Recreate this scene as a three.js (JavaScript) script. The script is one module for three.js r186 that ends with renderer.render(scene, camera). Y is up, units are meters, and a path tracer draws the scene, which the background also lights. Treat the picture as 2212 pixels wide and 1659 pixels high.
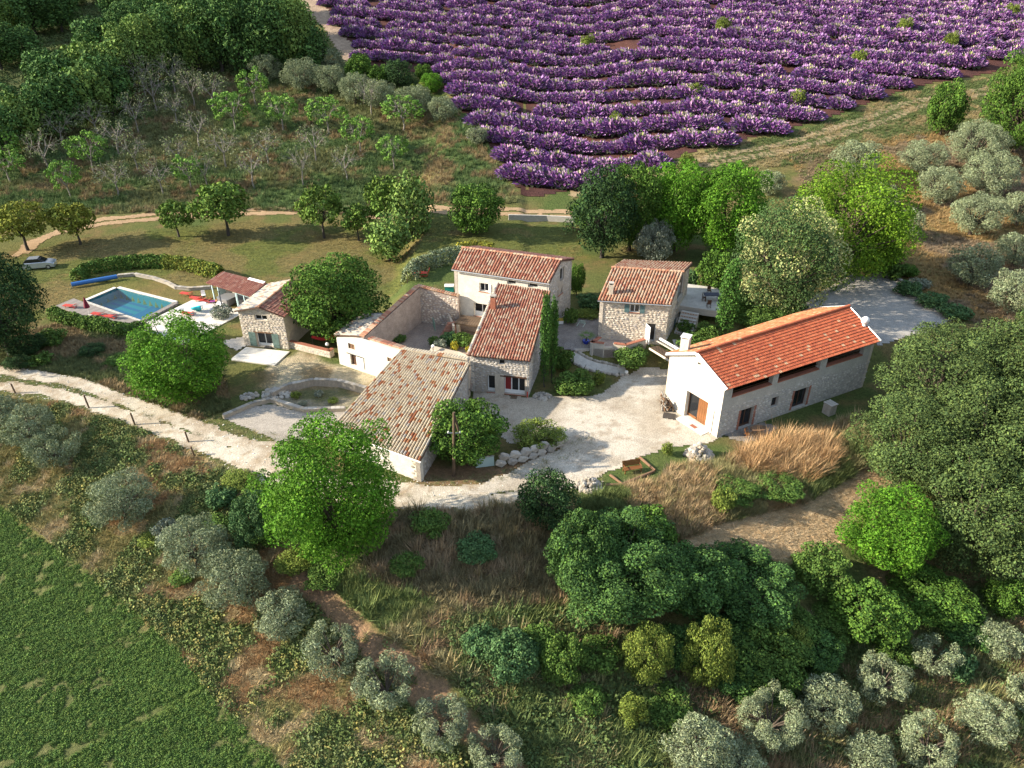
import * as THREE from 'three';
import { mergeGeometries } from 'three/addons/utils/BufferGeometryUtils.js';

// ---------- camera, sky, sun, exposure ----------
const scene = new THREE.Scene();
const PITCH = 30.5 * Math.PI / 180, CAM_Y = 40, FOC = 1593, CU = 1106, CV = 829.5;   // FOC, CU, CV: photo measured at 2212 px width
const camera = new THREE.PerspectiveCamera(2 * Math.atan(CV / FOC) * 180 / Math.PI, 4 / 3, 0.5, 3000);
camera.position.set(0, CAM_Y, 0);
camera.lookAt(0, CAM_Y - Math.sin(PITCH), -Math.cos(PITCH));
const renderer = new THREE.WebGLRenderer({ antialias: true });
renderer.toneMapping = THREE.LinearToneMapping;
renderer.toneMappingExposure = 3.7;
renderer.shadowMap.enabled = true;
const SUN_EL = 25 * Math.PI / 180, SUN_AZ = -4 * Math.PI / 180;   // SUN_AZ: heading of the shadows, from +x towards +z
const toSun = new THREE.Vector3(-Math.cos(SUN_EL) * Math.cos(SUN_AZ), Math.sin(SUN_EL), -Math.cos(SUN_EL) * Math.sin(SUN_AZ));
{ // hazy clear evening sky: pale towards the horizon, soft blue overhead, a mild glow round the sun
  const W = 256, Hh = 128, d = new Float32Array(W * Hh * 4);
  for (let j = 0; j < Hh; j++) for (let i = 0; i < W; i++) {
    const up = ((j + .5) / Hh - .5) * Math.PI, az = ((i + .5) / W - .5) * 2 * Math.PI, y = Math.sin(up), c = Math.cos(az) * Math.cos(up) * toSun.x + y * toSun.y + Math.sin(az) * Math.cos(up) * toSun.z;
    const t = Math.pow(Math.max(0, y), .55), glow = .35 * Math.exp((c - 1) * 5), k = (j * W + i) * 4, hz = [.285, .280, .265], zn = [.140, .198, .295], gl = [.30, .25, .17];
    for (let q = 0; q < 3; q++) d[k + q] = hz[q] + (zn[q] - hz[q]) * t + glow * gl[q];
    d[k + 3] = 1;
  }
  const sky = new THREE.DataTexture(d, W, Hh, THREE.RGBAFormat, THREE.FloatType); sky.mapping = THREE.EquirectangularReflectionMapping; sky.magFilter = THREE.LinearFilter; sky.needsUpdate = true;
  scene.background = sky; scene.environment = sky;
}
const sun = new THREE.DirectionalLight(new THREE.Color(1, 0.885, 0.72), 3.5);
sun.name = 'sun';
sun.position.copy(toSun).multiplyScalar(300).add(new THREE.Vector3(0, 0, -80));
sun.target.position.set(0, 0, -80);
sun.castShadow = true; sun.shadow.radius = 1.5;
Object.assign(sun.shadow.camera, { left: -180, right: 180, top: 180, bottom: -180, near: 1, far: 800 });
scene.add(sun, sun.target);

// ---------- small maths ----------
const V = (x, y, z) => new THREE.Vector3(x, y, z);
const C = (r, g, b) => new THREE.Color().setRGB(r, g, b);
function rng(seed) { let a = seed >>> 0; return () => { a = (a + 0x6D2B79F5) >>> 0; let t = a; t = Math.imul(t ^ (t >>> 15), t | 1); t ^= t + Math.imul(t ^ (t >>> 7), t | 61); return ((t ^ (t >>> 14)) >>> 0) / 4294967296; }; }
const rnd = rng(7);
const rr = (a, b, r = rnd) => a + (b - a) * r();
const pick = (a, r = rnd) => a[Math.floor(r() * a.length) % a.length];
const lerp = (a, b, t) => a + (b - a) * t;
const clamp = (x, a = 0, b = 1) => Math.min(b, Math.max(a, x));
const S = t => { t = clamp(t); return t * t * (3 - 2 * t); };
const NT = new Float32Array(65536); { const r = rng(99); for (let i = 0; i < 65536; i++) NT[i] = r(); }
function vn(x, y) {                                      // value noise 0..1
  const xi = Math.floor(x), yi = Math.floor(y); let fx = x - xi, fy = y - yi;
  fx = fx * fx * (3 - 2 * fx); fy = fy * fy * (3 - 2 * fy);
  const a = ((yi & 255) << 8), b = (((yi + 1) & 255) << 8), c = xi & 255, d = (xi + 1) & 255;
  return (NT[a + c] * (1 - fx) + NT[a + d] * fx) * (1 - fy) + (NT[b + c] * (1 - fx) + NT[b + d] * fx) * fy;
}
const fbm = (x, y, o = 4) => { let s = 0, a = .5, n = 0; for (let i = 0; i < o; i++) { s += a * vn(x + i * 17.3, y + i * 9.1); n += a; a *= .5; x *= 2.03; y *= 2.03; } return s / n; };

// ---------- the lie of the land ----------
const EDGE = [[-200, -120], [-120, -92], [-45, -65.5], [-18, -52.5], [-8.5, -47.5], [4.7, -49], [17.5, -54.5], [33, -61], [60, -68], [200, -100]];
function edgeZ(x) { for (let i = 1; i < EDGE.length; i++) if (x < EDGE[i][0]) { const [a, b] = EDGE[i - 1], [c, d] = EDGE[i]; return lerp(b, d, (x - a) / (c - a)); } return -100; }
const sp = (d, w = 5) => d > 6 * w ? d : w * Math.log(1 + Math.exp(d / w));
function H(x, z) {
  const e = (edgeZ(x - 4) + edgeZ(x) * 2 + edgeZ(x + 4)) / 4;
  const dropD = 5.5 + 1.5 * S((x - 5) / 20);
  let y = -dropD * S((z - e) / 24) - .06 * Math.max(0, z - e - 24);
  const zb = -104 + 16 * S((x - 12) / 26), d = zb - z;
  y += .05 * sp(d) + .17 * sp(d - 24) - .05 * sp(-20) ;
  y += 2 * Math.max(S((-z - 69.5) / 5) * S((x + 3) / 5), S((-z - 82) / 3) * S((x + 17) / 4) * (1 - S((x - 1) / 5)) * 1.2);
  y += (vn(x * .09 + 5, z * .09) - .5) * .5 * S((z - e + 2) / 12) + (vn(x * .05 + 9, z * .05) - .5) * .9 * S((d - 20) / 30);
  if (x > -62 && x < -40 && z < -80 && z > -98) { const k = inPit(x, z); if (k > 0) y -= 2.2; }
  return y;
}
let PIT = null; const inPit = (x, z) => { if (!PIT) return -1; let m = 1e9; for (let i = 0; i < 4; i++) { const [a, b] = PIT[i], [c, d] = PIT[(i + 1) % 4], L = Math.hypot(c - a, d - b); m = Math.min(m, ((x - a) * (d - b) - (z - b) * (c - a)) / L); } return m + .05; };
const cP = Math.cos(PITCH), sP = Math.sin(PITCH);
function ray(u, v) { const a = (u - CU) / FOC, b = -(v - CV) / FOC; return V(a, b * cP - sP, -cP - b * sP); }
function un(u, v, y = 0) { const d = ray(u, v), t = (y - CAM_Y) / d.y; return V(d.x * t, y, d.z * t); }   // photo pixel -> point at height y
function gp(u, v) {                                      // photo pixel -> point on the ground
  const d = ray(u, v); let t = 20, p = t;
  for (; t < 700; t += 1.5) { if (CAM_Y + d.y * t < H(d.x * t, d.z * t)) break; p = t; }
  let a = p, b = t; for (let i = 0; i < 18; i++) { const m = (a + b) / 2; if (CAM_Y + d.y * m < H(d.x * m, d.z * m)) b = m; else a = m; }
  const x = d.x * b, z = d.z * b; return V(x, H(x, z), z);
}
const depth = P => (CAM_Y - P.y) * sP - P.z * cP;
const mpp = P => depth(P) / FOC;                          // metres per photo pixel at P
const cosDep = P => { const dx = Math.hypot(P.x, P.z), dy = CAM_Y - P.y; return dx / Math.hypot(dx, dy); };
// readings taken in enlarged crops of the photograph
const Z1 = (x, y) => [x * .25202, 501.7 + y * .25202], Z2 = (x, y) => [473.9 + x * .20162, 529.6 + y * .20162], Z3 = (x, y) => [696.8 + x * .23522, 696.8 + y * .23522];
const Z4 = (x, y) => [947.7 + x * .168, 501.7 + y * .168], Z5 = (x, y) => [975.6 + x * .1848, 585.4 + y * .1848], Z6 = (x, y) => [1170.7 + x * .18486, 529.6 + y * .18486], Z7 = (x, y) => [1393.7 + x * .25202, 613.2 + y * .25202];
const ZP = (x, y) => [390.2 + x * .1318, 585.4 + y * .1318];   // pool house crop

// ---------- scene bookkeeping ----------
const used = {};
function numbered(n) { const k = used[n] = (used[n] || 0) + 1; return k === 1 ? n : n + '_' + String(k - 1).padStart(3, '0'); }
function tag(o, label, category, group, kind) { o.userData.label = label; o.userData.category = category; if (group) o.userData.group = group; if (kind) o.userData.kind = kind; return o; }
function shade(o) { o.castShadow = true; o.receiveShadow = true; return o; }
function thing(name, label, category, pos, group, turn = 0) { const g = new THREE.Group(); g.name = numbered(name); if (pos) g.position.copy(pos); g.rotation.y = turn; tag(g, label, category, group); scene.add(g); return g; }
function single(name, geo, mat, label, category, pos, group, turn = 0) { const m = shade(new THREE.Mesh(geo, mat)); m.name = numbered(name); if (pos) m.position.copy(pos); m.rotation.y = turn; tag(m, label, category, group); scene.add(m); return m; }
function structure(name, geo, mat, label, category) { const m = shade(new THREE.Mesh(geo, mat)); m.name = numbered(name); m.userData = { kind: 'structure', label, category }; scene.add(m); return m; }
function part(parent, name, geo, mat, label) { const m = shade(new THREE.Mesh(geo, mat)); m.name = name; if (label) m.userData.label = label; parent.add(m); return m; }
// a part given in world metres below a thing that stands at g.position (no turn)
function wpart(g, name, geo, mat, parent = g) { geo.translate(-g.position.x, -g.position.y, -g.position.z); return part(parent, name, geo, mat); }
function copyThing(src, pos, turn, scale, label, group) { const c = src.clone(); c.name = numbered(src.userData.base || src.name.replace(/_\d{3}$/, '')); c.userData = { ...src.userData }; c.position.copy(pos); c.rotation.y = turn || 0; if (scale) c.scale.set(...scale); if (label) c.userData.label = label; if (group) c.userData.group = group; scene.add(c); return c; }

// ---------- geometry helpers ----------
function clean(gs) { return gs.map(g => { g = g.index ? g.toNonIndexed() : g; for (const k of Object.keys(g.attributes)) if (!['position', 'normal', 'uv'].includes(k)) g.deleteAttribute(k); if (!g.attributes.uv) g.setAttribute('uv', new THREE.BufferAttribute(new Float32Array(g.attributes.position.count * 2), 2)); return g; }); }
const merge = gs => mergeGeometries(clean(gs));
function box(w, h, d, x = 0, y = 0, z = 0, ry = 0) { const g = new THREE.BoxGeometry(w, h, d); if (ry) g.rotateY(ry); g.translate(x, y, z); return g; }
function beam(a, b, w, h = w, w2 = w) { // box from a to b (Vector3)
  const d = b.clone().sub(a), L = d.length(), g = new THREE.BoxGeometry(w, L, h); const m = new THREE.Matrix4(), q = new THREE.Quaternion().setFromUnitVectors(V(0, 1, 0), d.normalize());
  m.compose(a.clone().add(b).multiplyScalar(.5), q, V(1, 1, 1)); return g.applyMatrix4(m);
}
function rod(a, b, r0, r1 = r0, n = 6) {
  const d = b.clone().sub(a), L = d.length(), g = new THREE.CylinderGeometry(r1, r0, L, n, 1); const m = new THREE.Matrix4(), q = new THREE.Quaternion().setFromUnitVectors(V(0, 1, 0), d.normalize());
  m.compose(a.clone().add(b).multiplyScalar(.5), q, V(1, 1, 1)); return g.applyMatrix4(m);
}
function quadGeo(pts, thick = 0) { // four corners, anticlockwise seen from outside; prism when thick
  const [a, b, c, d] = pts, n = b.clone().sub(a).cross(d.clone().sub(a)).normalize().multiplyScalar(-thick);
  const pos = [], uv = [], add = (p, q, r, s) => { const w = p.distanceTo(q), h = p.distanceTo(s); for (const [k, x, y] of [[p, 0, 0], [q, w, 0], [r, w, h], [p, 0, 0], [r, w, h], [s, 0, h]]) { pos.push(k.x, k.y, k.z); uv.push(x, y); } };
  add(a, b, c, d);
  if (thick) { const [e, f, g, h] = pts.map(p => p.clone().add(n)); add(h, g, f, e); add(a, e, f, b); add(b, f, g, c); add(c, g, h, d); add(d, h, e, a); }
  const G = new THREE.BufferGeometry(); G.setAttribute('position', new THREE.Float32BufferAttribute(pos, 3)); G.setAttribute('uv', new THREE.Float32BufferAttribute(uv, 2)); G.computeVertexNormals(); return G;
}

// ---------- textures and materials ----------
function tileTex(n, fn, srgb = true) { // fn(u,v in 0..1) -> [r,g,b] 0..1
  const d = new Uint8Array(n * n * 4); for (let y = 0; y < n; y++) for (let x = 0; x < n; x++) { const c = fn(x / n, y / n), i = (y * n + x) * 4; d[i] = clamp(c[0]) * 255; d[i + 1] = clamp(c[1]) * 255; d[i + 2] = clamp(c[2]) * 255; d[i + 3] = 255; }
  const t = new THREE.DataTexture(d, n, n); t.wrapS = t.wrapT = THREE.RepeatWrapping; t.magFilter = THREE.LinearFilter; t.minFilter = THREE.LinearMipmapLinearFilter; t.generateMipmaps = true; if (srgb) t.colorSpace = THREE.SRGBColorSpace; t.needsUpdate = true; return t;
}
// noise that repeats over the unit square
function tn(u, v, f, s = 0) { const x = u * f, y = v * f; const xi = Math.floor(x), yi = Math.floor(y); let fx = x - xi, fy = y - yi; fx = fx * fx * (3 - 2 * fx); fy = fy * fy * (3 - 2 * fy); const g = (i, j) => NT[((((i % f) + f) % f) * 131 + (((j % f) + f) % f) * 71 + s * 977) & 65535]; return (g(xi, yi) * (1 - fx) + g(xi + 1, yi) * fx) * (1 - fy) + (g(xi, yi + 1) * (1 - fx) + g(xi + 1, yi + 1) * fx) * fy; }
const tf = (u, v, f, s = 0) => tn(u, v, f, s) * .5 + tn(u, v, f * 2, s + 1) * .3 + tn(u, v, f * 4, s + 2) * .2;
const texGrass = tileTex(512, (u, v) => { const a = tf(u, v, 24, 1), b = tf(u, v, 96, 5), c = tn(u, v, 256, 9), k = .64 + .22 * a + .24 * b + .22 * (c - .5); return [k + .06 * (a - .5), k, k - .1 * b]; });
const texGravel = tileTex(512, (u, v) => { const a = tf(u, v, 12, 3), b = tn(u, v, 128, 7), c = tn(u, v, 256, 11); let k = .8 + .1 * (a - .5) + .16 * (b - .5) + .3 * (c - .5); if (b * c > .62) k -= .25; return [k, k * .985, k * .96]; });
const texSoil = tileTex(512, (u, v) => { const a = tf(u, v, 10, 4), b = tf(u, v, 80, 8), c = tn(u, v, 256, 2), k = .82 + .2 * (a - .5) + .26 * (b - .5) + .24 * (c - .5); return [k, k, k]; });
const texPlaster = tileTex(512, (u, v) => { const a = tf(u, v, 6, 6), b = tf(u, v, 40, 2), c = tn(u, v, 200, 4), k = .86 + .12 * (a - .5) + .14 * (b - .5) + .08 * (c - .5); return [k, k * .99, k * .97]; });
const texWood = tileTex(256, (u, v) => { const a = tn(u, v, 4, 3), b = tn(u * 1, v, 128, 5) * .5 + tn(u, v, 32, 6) * .5, k = .7 + .3 * (b - .5) + .2 * (a - .5); return [k, k * .97, k * .94]; });
const texBump = tileTex(256, (u, v) => { const k = tf(u, v, 16, 21) * .6 + tn(u, v, 128, 23) * .4; return [k, k, k]; }, false);
function rep(t, k) { const c = t.clone(); c.repeat.set(k, k); c.needsUpdate = true; return c; }
const M = {};
const mat = (c, o = {}) => new THREE.MeshStandardMaterial({ color: c, roughness: .9, ...o });
M.ground = new THREE.MeshPhysicalMaterial({ color: 0xffffff, specularIntensity: .15, vertexColors: true, map: rep(texGrass, 1 / 7), roughness: 1, bumpMap: rep(texBump, 1 / 3), bumpScale: .12 });
M.soil = new THREE.MeshPhysicalMaterial({ color: 0xffffff, specularIntensity: .15, vertexColors: true, map: rep(texSoil, 1 / 9), roughness: 1, bumpMap: rep(texBump, 1 / 4), bumpScale: .08 });
M.gravel = new THREE.MeshPhysicalMaterial({ color: 0xffffff, specularIntensity: .2, vertexColors: true, map: rep(texGravel, 1 / 8), roughness: 1, bumpMap: rep(texBump, 1 / 1.5), bumpScale: .03 });
M.leaf = new THREE.MeshPhysicalMaterial({ color: 0xffffff, vertexColors: true, roughness: .8, transmission: .25, thickness: 0, side: THREE.DoubleSide, specularIntensity: .2 });
M.flower = new THREE.MeshPhysicalMaterial({ color: 0xffffff, vertexColors: true, roughness: 1, specularIntensity: .15, side: THREE.DoubleSide }); M.leafGlow = M.leaf; M.leaf = new THREE.MeshPhysicalMaterial({ color: 0xffffff, vertexColors: true, roughness: .9, specularIntensity: .25, side: THREE.DoubleSide });
M.bark = mat(C(.16, .13, .10), { map: texWood, side: THREE.DoubleSide });
M.paleBark = mat(C(.52, .5, .47), { map: texWood });
M.darkBark = mat(C(.05, .042, .036));
M.plasterWhite = mat(C(.86, .83, .76), { map: rep(texPlaster, 1 / 3), bumpMap: rep(texBump, 1), bumpScale: .015 });
M.mortar = mat(C(.58, .53, .47), { map: rep(texPlaster, 1 / 2.5), bumpMap: rep(texBump, 1), bumpScale: .03 });
M.mortarPale = mat(C(.74, .67, .57), { map: rep(texPlaster, 1 / 2.5), bumpMap: rep(texBump, 1), bumpScale: .03 });
M.pinkRender = mat(C(.56, .45, .38), { map: rep(texSoil, 1 / 5), bumpMap: rep(texBump, 1), bumpScale: .02 });
M.greyRender = mat(C(.56, .55, .52), { map: rep(texPlaster, 1 / 4), bumpMap: rep(texBump, 1), bumpScale: .01 });
M.concrete = mat(C(.62, .6, .56), { map: rep(texPlaster, 1 / 3) });
M.slabWhite = mat(C(.85, .83, .78), { map: rep(texPlaster, 1 / 3) });
M.frameWhite = mat(C(.75, .76, .76), { roughness: .5 });
M.glass = mat(C(.015, .017, .02), { roughness: .06, metalness: 0 });
M.shutter = mat(C(.25, .42, .40), { roughness: .6, map: texWood });
M.blueShutter = mat(C(.18, .36, .40), { roughness: .6, map: texWood });
M.woodDark = mat(C(.16, .08, .045), { map: texWood, roughness: .6 });
M.woodOrange = mat(C(.42, .18, .06), { map: texWood, roughness: .55 });
M.woodOld = mat(C(.24, .17, .11), { map: texWood });
M.woodTan = mat(C(.40, .24, .14), { map: texWood });
M.terracotta = mat(C(.46, .17, .10), { map: rep(texSoil, .6) });
M.redPlastic = mat(C(.5, .06, .04), { roughness: .45 });
M.metalGrey = mat(C(.42, .44, .46), { roughness: .4, metalness: .6 });
M.black = mat(C(.02, .02, .02), { roughness: .7 });
M.ironGreen = mat(C(.13, .24, .19), { roughness: .5 });
M.paleGreen = mat(C(.42, .52, .46), { roughness: .6 });
M.white = mat(C(.82, .82, .8), { roughness: .6 });
M.globe = mat(C(.85, .85, .83), { roughness: .3 });
M.rock = [C(.46, .43, .39), C(.56, .53, .48), C(.34, .32, .29), C(.5, .44, .36)].map(c => mat(c, { map: rep(texPlaster, 1) }));
M.stone = [C(.50, .43, .35), C(.58, .5, .41), C(.42, .37, .32), C(.36, .33, .31), C(.64, .57, .47), C(.46, .38, .30)].map(c => mat(c));
M.stoneGrey = [C(.40, .38, .36), C(.48, .46, .43), C(.33, .32, .31), C(.54, .51, .47), C(.43, .40, .36)].map(c => mat(c));
PIT = [[186, 650], [306, 692], [378, 654], [252, 622]].map(p => { const q = un(...p, .12); return [q.x, q.z]; });
// ---------- ground ----------
const poly = pts => { const w = pts.map(p => { const g = gp(p[0], p[1]); return [g.x, g.z]; }); let a = 1e9, b = -1e9, c = 1e9, d = -1e9; for (const [x, z] of w) { a = Math.min(a, x); b = Math.max(b, x); c = Math.min(c, z); d = Math.max(d, z); } w.box = [a, b, c, d]; return w; };
const wpoly = w => { let a = 1e9, b = -1e9, c = 1e9, d = -1e9; for (const [x, z] of w) { a = Math.min(a, x); b = Math.max(b, x); c = Math.min(c, z); d = Math.max(d, z); } w.box = [a, b, c, d]; return w; };
function segD(x, z, a, b) { const dx = b[0] - a[0], dz = b[1] - a[1], t = clamp(((x - a[0]) * dx + (z - a[1]) * dz) / (dx * dx + dz * dz + 1e-9)); return Math.hypot(x - a[0] - dx * t, z - a[1] - dz * t); }
function sdPoly(w, x, z) { // positive inside
  let ins = false, d = 1e9; for (let i = 0, j = w.length - 1; i < w.length; j = i++) { const [xi, zi] = w[i], [xj, zj] = w[j]; if ((zi > z) !== (zj > z) && x < (xj - xi) * (z - zi) / (zj - zi) + xi) ins = !ins; d = Math.min(d, segD(x, z, w[i], w[j])); }
  return ins ? d : -d;
}
const inP = (w, x, z) => x > w.box[0] && x < w.box[1] && z > w.box[2] && z < w.box[3] && sdPoly(w, x, z) > 0;
const line = pts => pts.map(p => { const g = gp(p[0], p[1]); return [g.x, g.z]; });
const lineD = (w, x, z) => { let d = 1e9; for (let i = 1; i < w.length; i++) d = Math.min(d, segD(x, z, w[i - 1], w[i])); return d; };

const R = { // areas, traced on the ground
  crop: poly([[-60, 1050], [20, 1100], [90, 1165], [190, 1230], [270, 1300], [370, 1380], [440, 1440], [480, 1520], [560, 1590], [640, 1680], [560, 1800], [-200, 1800], [-300, 1200]]),
  dryBand: poly([[-60, 850], [120, 870], [260, 915], [420, 985], [520, 1035], [620, 1090], [640, 1250], [760, 1330], [900, 1420], [1010, 1520], [1140, 1659], [1180, 1800], [560, 1800], [640, 1680], [480, 1520], [370, 1380], [190, 1230], [20, 1100], [-60, 1050]]),
  brownPath: poly([[640, 1210], [720, 1270], [800, 1350], [890, 1410], [990, 1500], [1120, 1620], [1200, 1720], [1080, 1740], [1010, 1640], [900, 1540], [830, 1470], [760, 1400], [690, 1330], [620, 1270]]),
  bank: poly([[840, 1095], [1120, 1090], [1240, 1110], [1230, 1300], [1020, 1330], [880, 1280], [760, 1240], [820, 1180]]),
  redBank: poly([[1060, 1170], [1210, 1130], [1230, 1200], [1190, 1300], [1120, 1330], [1040, 1300]]),
  straw: poly([[1440, 1185], [1520, 1130], [1620, 1105], [1740, 1075], [1830, 1020], [1890, 980], [1940, 1010], [1900, 1090], [1850, 1160], [1740, 1195], [1600, 1215], [1480, 1215]]),
  dark: poly([[1180, 1330], [1480, 1370], [1900, 1260], [2300, 1150], [2300, 1420], [1900, 1400], [1700, 1520], [1500, 1500], [1300, 1470], [1020, 1480], [960, 1400]]),
  oliveHill: poly([[1700, 340], [1960, 290], [2300, 250], [2300, 720], [2100, 700], [1950, 590], [1880, 520], [1750, 420]]),
  lawn: poly([[-60, 560], [60, 545], [200, 510], [520, 478], [960, 468], [1110, 478], [1260, 490], [1260, 560], [1100, 545], [980, 530], [880, 590], [860, 640], [780, 560], [620, 590], [560, 640], [480, 680], [470, 740], [330, 690], [110, 690], [-60, 680]]),
  orchard: poly([[-60, 470], [560, 455], [1000, 445], [1120, 440], [1040, 290], [980, 230], [900, 170], [700, 140], [300, 180], [-60, 330]]),
  forest: poly([[-300, 420], [0, 330], [300, 190], [700, 145], [640, 10], [600, -60], [-400, -60]]),
  court: poly([[1735, 668], [1790, 630], [1850, 597], [1885, 596], [1925, 600], [2060, 690], [1985, 722], [1900, 745], [1835, 700]]),
  park: poly([[485, 905], [520, 885], [580, 872], [655, 890], [745, 885], [745, 925], [690, 950], [600, 950]]),
  yard: poly([[1018, 842], [1148, 862], [1165, 855], [1260, 858], [1300, 850], [1345, 815], [1395, 790], [1455, 800], [1458, 885], [1560, 945], [1530, 958], [1450, 965], [1390, 985], [1330, 1005], [1270, 1032], [1200, 1040], [1120, 1062], [1000, 1068], [1120, 1010], [1215, 965], [1190, 945], [1100, 960], [1040, 900]]),
  dusty: poly([[610, 775], [640, 762], [735, 792], [800, 795], [870, 770], [800, 850], [700, 842], [630, 848], [570, 835], [580, 795]]),
  earth: poly([[900, 1045], [925, 1005], [1000, 1000], [1090, 1012], [1225, 962], [1180, 990], [1100, 1040], [1010, 1052]]),
  bed: poly([[620, 850], [690, 842], [750, 845], [760, 880], [660, 885], [600, 872]]),
  lav: poly([[690, -4], [2260, -4], [2212, 128], [2150, 158], [1960, 190], [1770, 262], [1560, 312], [1330, 385], [1135, 430], [1085, 350], [1000, 240], [945, 162], [795, 150], [760, 95]]),
  stubble: poly([[625, -10], [700, -10], [760, 90], [810, 145], [740, 130], [700, 60]]),
  sideField: poly([[1330, 390], [1560, 318], [1770, 270], [1960, 197], [2150, 165], [2260, 150], [2260, 250], [2000, 290], [1700, 360], [1500, 385], [1300, 420], [1230, 430]]),
};
const K = { // centre lines
  trackA: line([[-80, 790], [0, 800], [90, 812], [170, 828], [260, 862], [340, 890], [430, 925], [520, 962], [620, 1008]]),
  trackB: line([[-80, 826], [0, 834], [110, 846], [190, 868], [270, 897], [360, 930], [440, 962], [520, 990], [620, 1025]]),
  trackC: line([[600, 1005], [700, 1040], [840, 1052], [930, 1062], [1010, 1064], [1090, 1052], [1170, 1030], [1240, 1002], [1300, 970]]),
  trackD: line([[600, 1025], [700, 1065], [840, 1083], [920, 1088], [1020, 1088], [1110, 1074], [1190, 1050], [1250, 1025], [1320, 1000]]),
  backA: line([[60, 545], [90, 515], [150, 490], [220, 474], [330, 463], [450, 458], [600, 451], [720, 446], [960, 450], [1100, 452], [1230, 458]]),
  backB: line([[40, 550], [70, 522], [140, 500], [220, 484], [330, 473], [450, 466], [600, 460], [720, 456], [960, 459], [1100, 463], [1230, 468]]),
  sideA: line([[1240, 412], [1390, 372], [1540, 340], [1700, 310], [1850, 262], [1960, 222], [2080, 200], [2160, 190]]),
  sideB: line([[1240, 422], [1400, 384], [1560, 352], [1720, 322], [1880, 272], [1980, 233], [2090, 210], [2160, 198]]),
};
function mixc(a, b, t) { return [lerp(a[0], b[0], t), lerp(a[1], b[1], t), lerp(a[2], b[2], t)]; }
const soft = (w, x, z, s = 1.5) => x < w.box[0] - s || x > w.box[1] + s || z < w.box[2] - s || z > w.box[3] + s ? 0 : S((sdPoly(w, x, z) + (fbm(x * .35, z * .35, 3) - .5) * s * 3 + s * .5) / s);
const G0 = { olive: [.17, .165, .065], green: [.105, .145, .05], brown: [.24, .165, .09], rust: [.33, .195, .095], straw: [.46, .35, .2], deep: [.10, .12, .055], ochre: [.32, .265, .11], grey: [.25, .21, .16] };
function groundCol(x, z) {
  const n1 = fbm(x * .11, z * .11), n2 = fbm(x * .33 + 40, z * .33), n3 = fbm(x * .9 + 7, z * .9, 3);
  let c = mixc(G0.green, G0.olive, S((n1 - .3) / .4)); c = mixc(c, G0.brown, S((n2 - .52) / .2) * .7);
  let k = soft(R.forest, x, z, 4); if (k) c = mixc(c, G0.deep, k);
  k = soft(R.orchard, x, z, 3); if (k) c = mixc(c, mixc(mixc([.105, .16, .055], [.17, .17, .075], S((n1 - .44) / .2)), [.25, .18, .09], S((n2 - .6) / .1) * .6), k);
  k = soft(R.oliveHill, x, z, 3); if (k) c = mixc(c, mixc(mixc([.25, .175, .125], [.32, .21, .09], S((n1 - .45) / .15)), [.15, .14, .06], S((n2 - .55) / .1) * .6), k);
  k = soft(R.sideField, x, z, 2); if (k) c = mixc(c, mixc(mixc([.25, .21, .10], [.11, .14, .05], S((n2 - .42) / .15)), [.34, .26, .15], S((n1 - .5) / .15) * .6), k);
  k = soft(R.lawn, x, z, 1.5); if (k) c = mixc(c, mixc(mixc([.15, .165, .05], [.21, .175, .075], S((n1 - .42) / .2)), [.27, .19, .09], S((n2 - .6) / .1) * .55), k);
  k = soft(R.dusty, x, z, 1.2); if (k) c = mixc(c, mixc([.56, .48, .37], [.34, .26, .17], S((n2 - .4) / .2)), k);
  k = soft(R.earth, x, z, .8); if (k) c = mixc(c, mixc([.34, .22, .15], [.25, .16, .1], n2), k);
  k = soft(R.bed, x, z, .8); if (k) c = mixc(c, mixc([.34, .3, .24], [.17, .17, .09], S((n2 - .42) / .15)), k);
  k = soft(R.dryBand, x, z, 1.5); if (k) { let b = mixc(G0.rust, G0.ochre, S((n1 - .4) / .2)); b = mixc(b, [.14, .17, .06], S((n2 - .43) / .12)); b = mixc(b, G0.straw, S((n3 - .6) / .1) * .5); c = mixc(c, b, k); }
  k = soft(R.bank, x, z, 2); if (k) c = mixc(c, mixc([.27, .19, .12], [.13, .12, .06], S((n2 - .45) / .15)), k);
  k = soft(R.redBank, x, z, 1.2); if (k) c = mixc(c, mixc([.25, .13, .08], [.33, .2, .1], S((n3 - .4) / .2)), k);
  k = soft(R.dark, x, z, 2); if (k) c = mixc(c, mixc([.125, .14, .06], [.2, .16, .09], S((n2 - .52) / .12)), k);
  k = soft(R.straw, x, z, 1); if (k) c = mixc(c, mixc([.64, .48, .28], [.5, .36, .2], S((n2 - .45) / .2)), k);
  k = soft(R.brownPath, x, z, .7); if (k) c = mixc(c, mixc([.40, .26, .18], [.30, .19, .12], n2), k);
  k = soft(R.crop, x, z, 1); if (k) c = mixc(c, mixc([.105, .16, .045], [.17, .165, .085], S((n3 - .55) / .15) * .7), k);
  return c;
}
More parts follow.
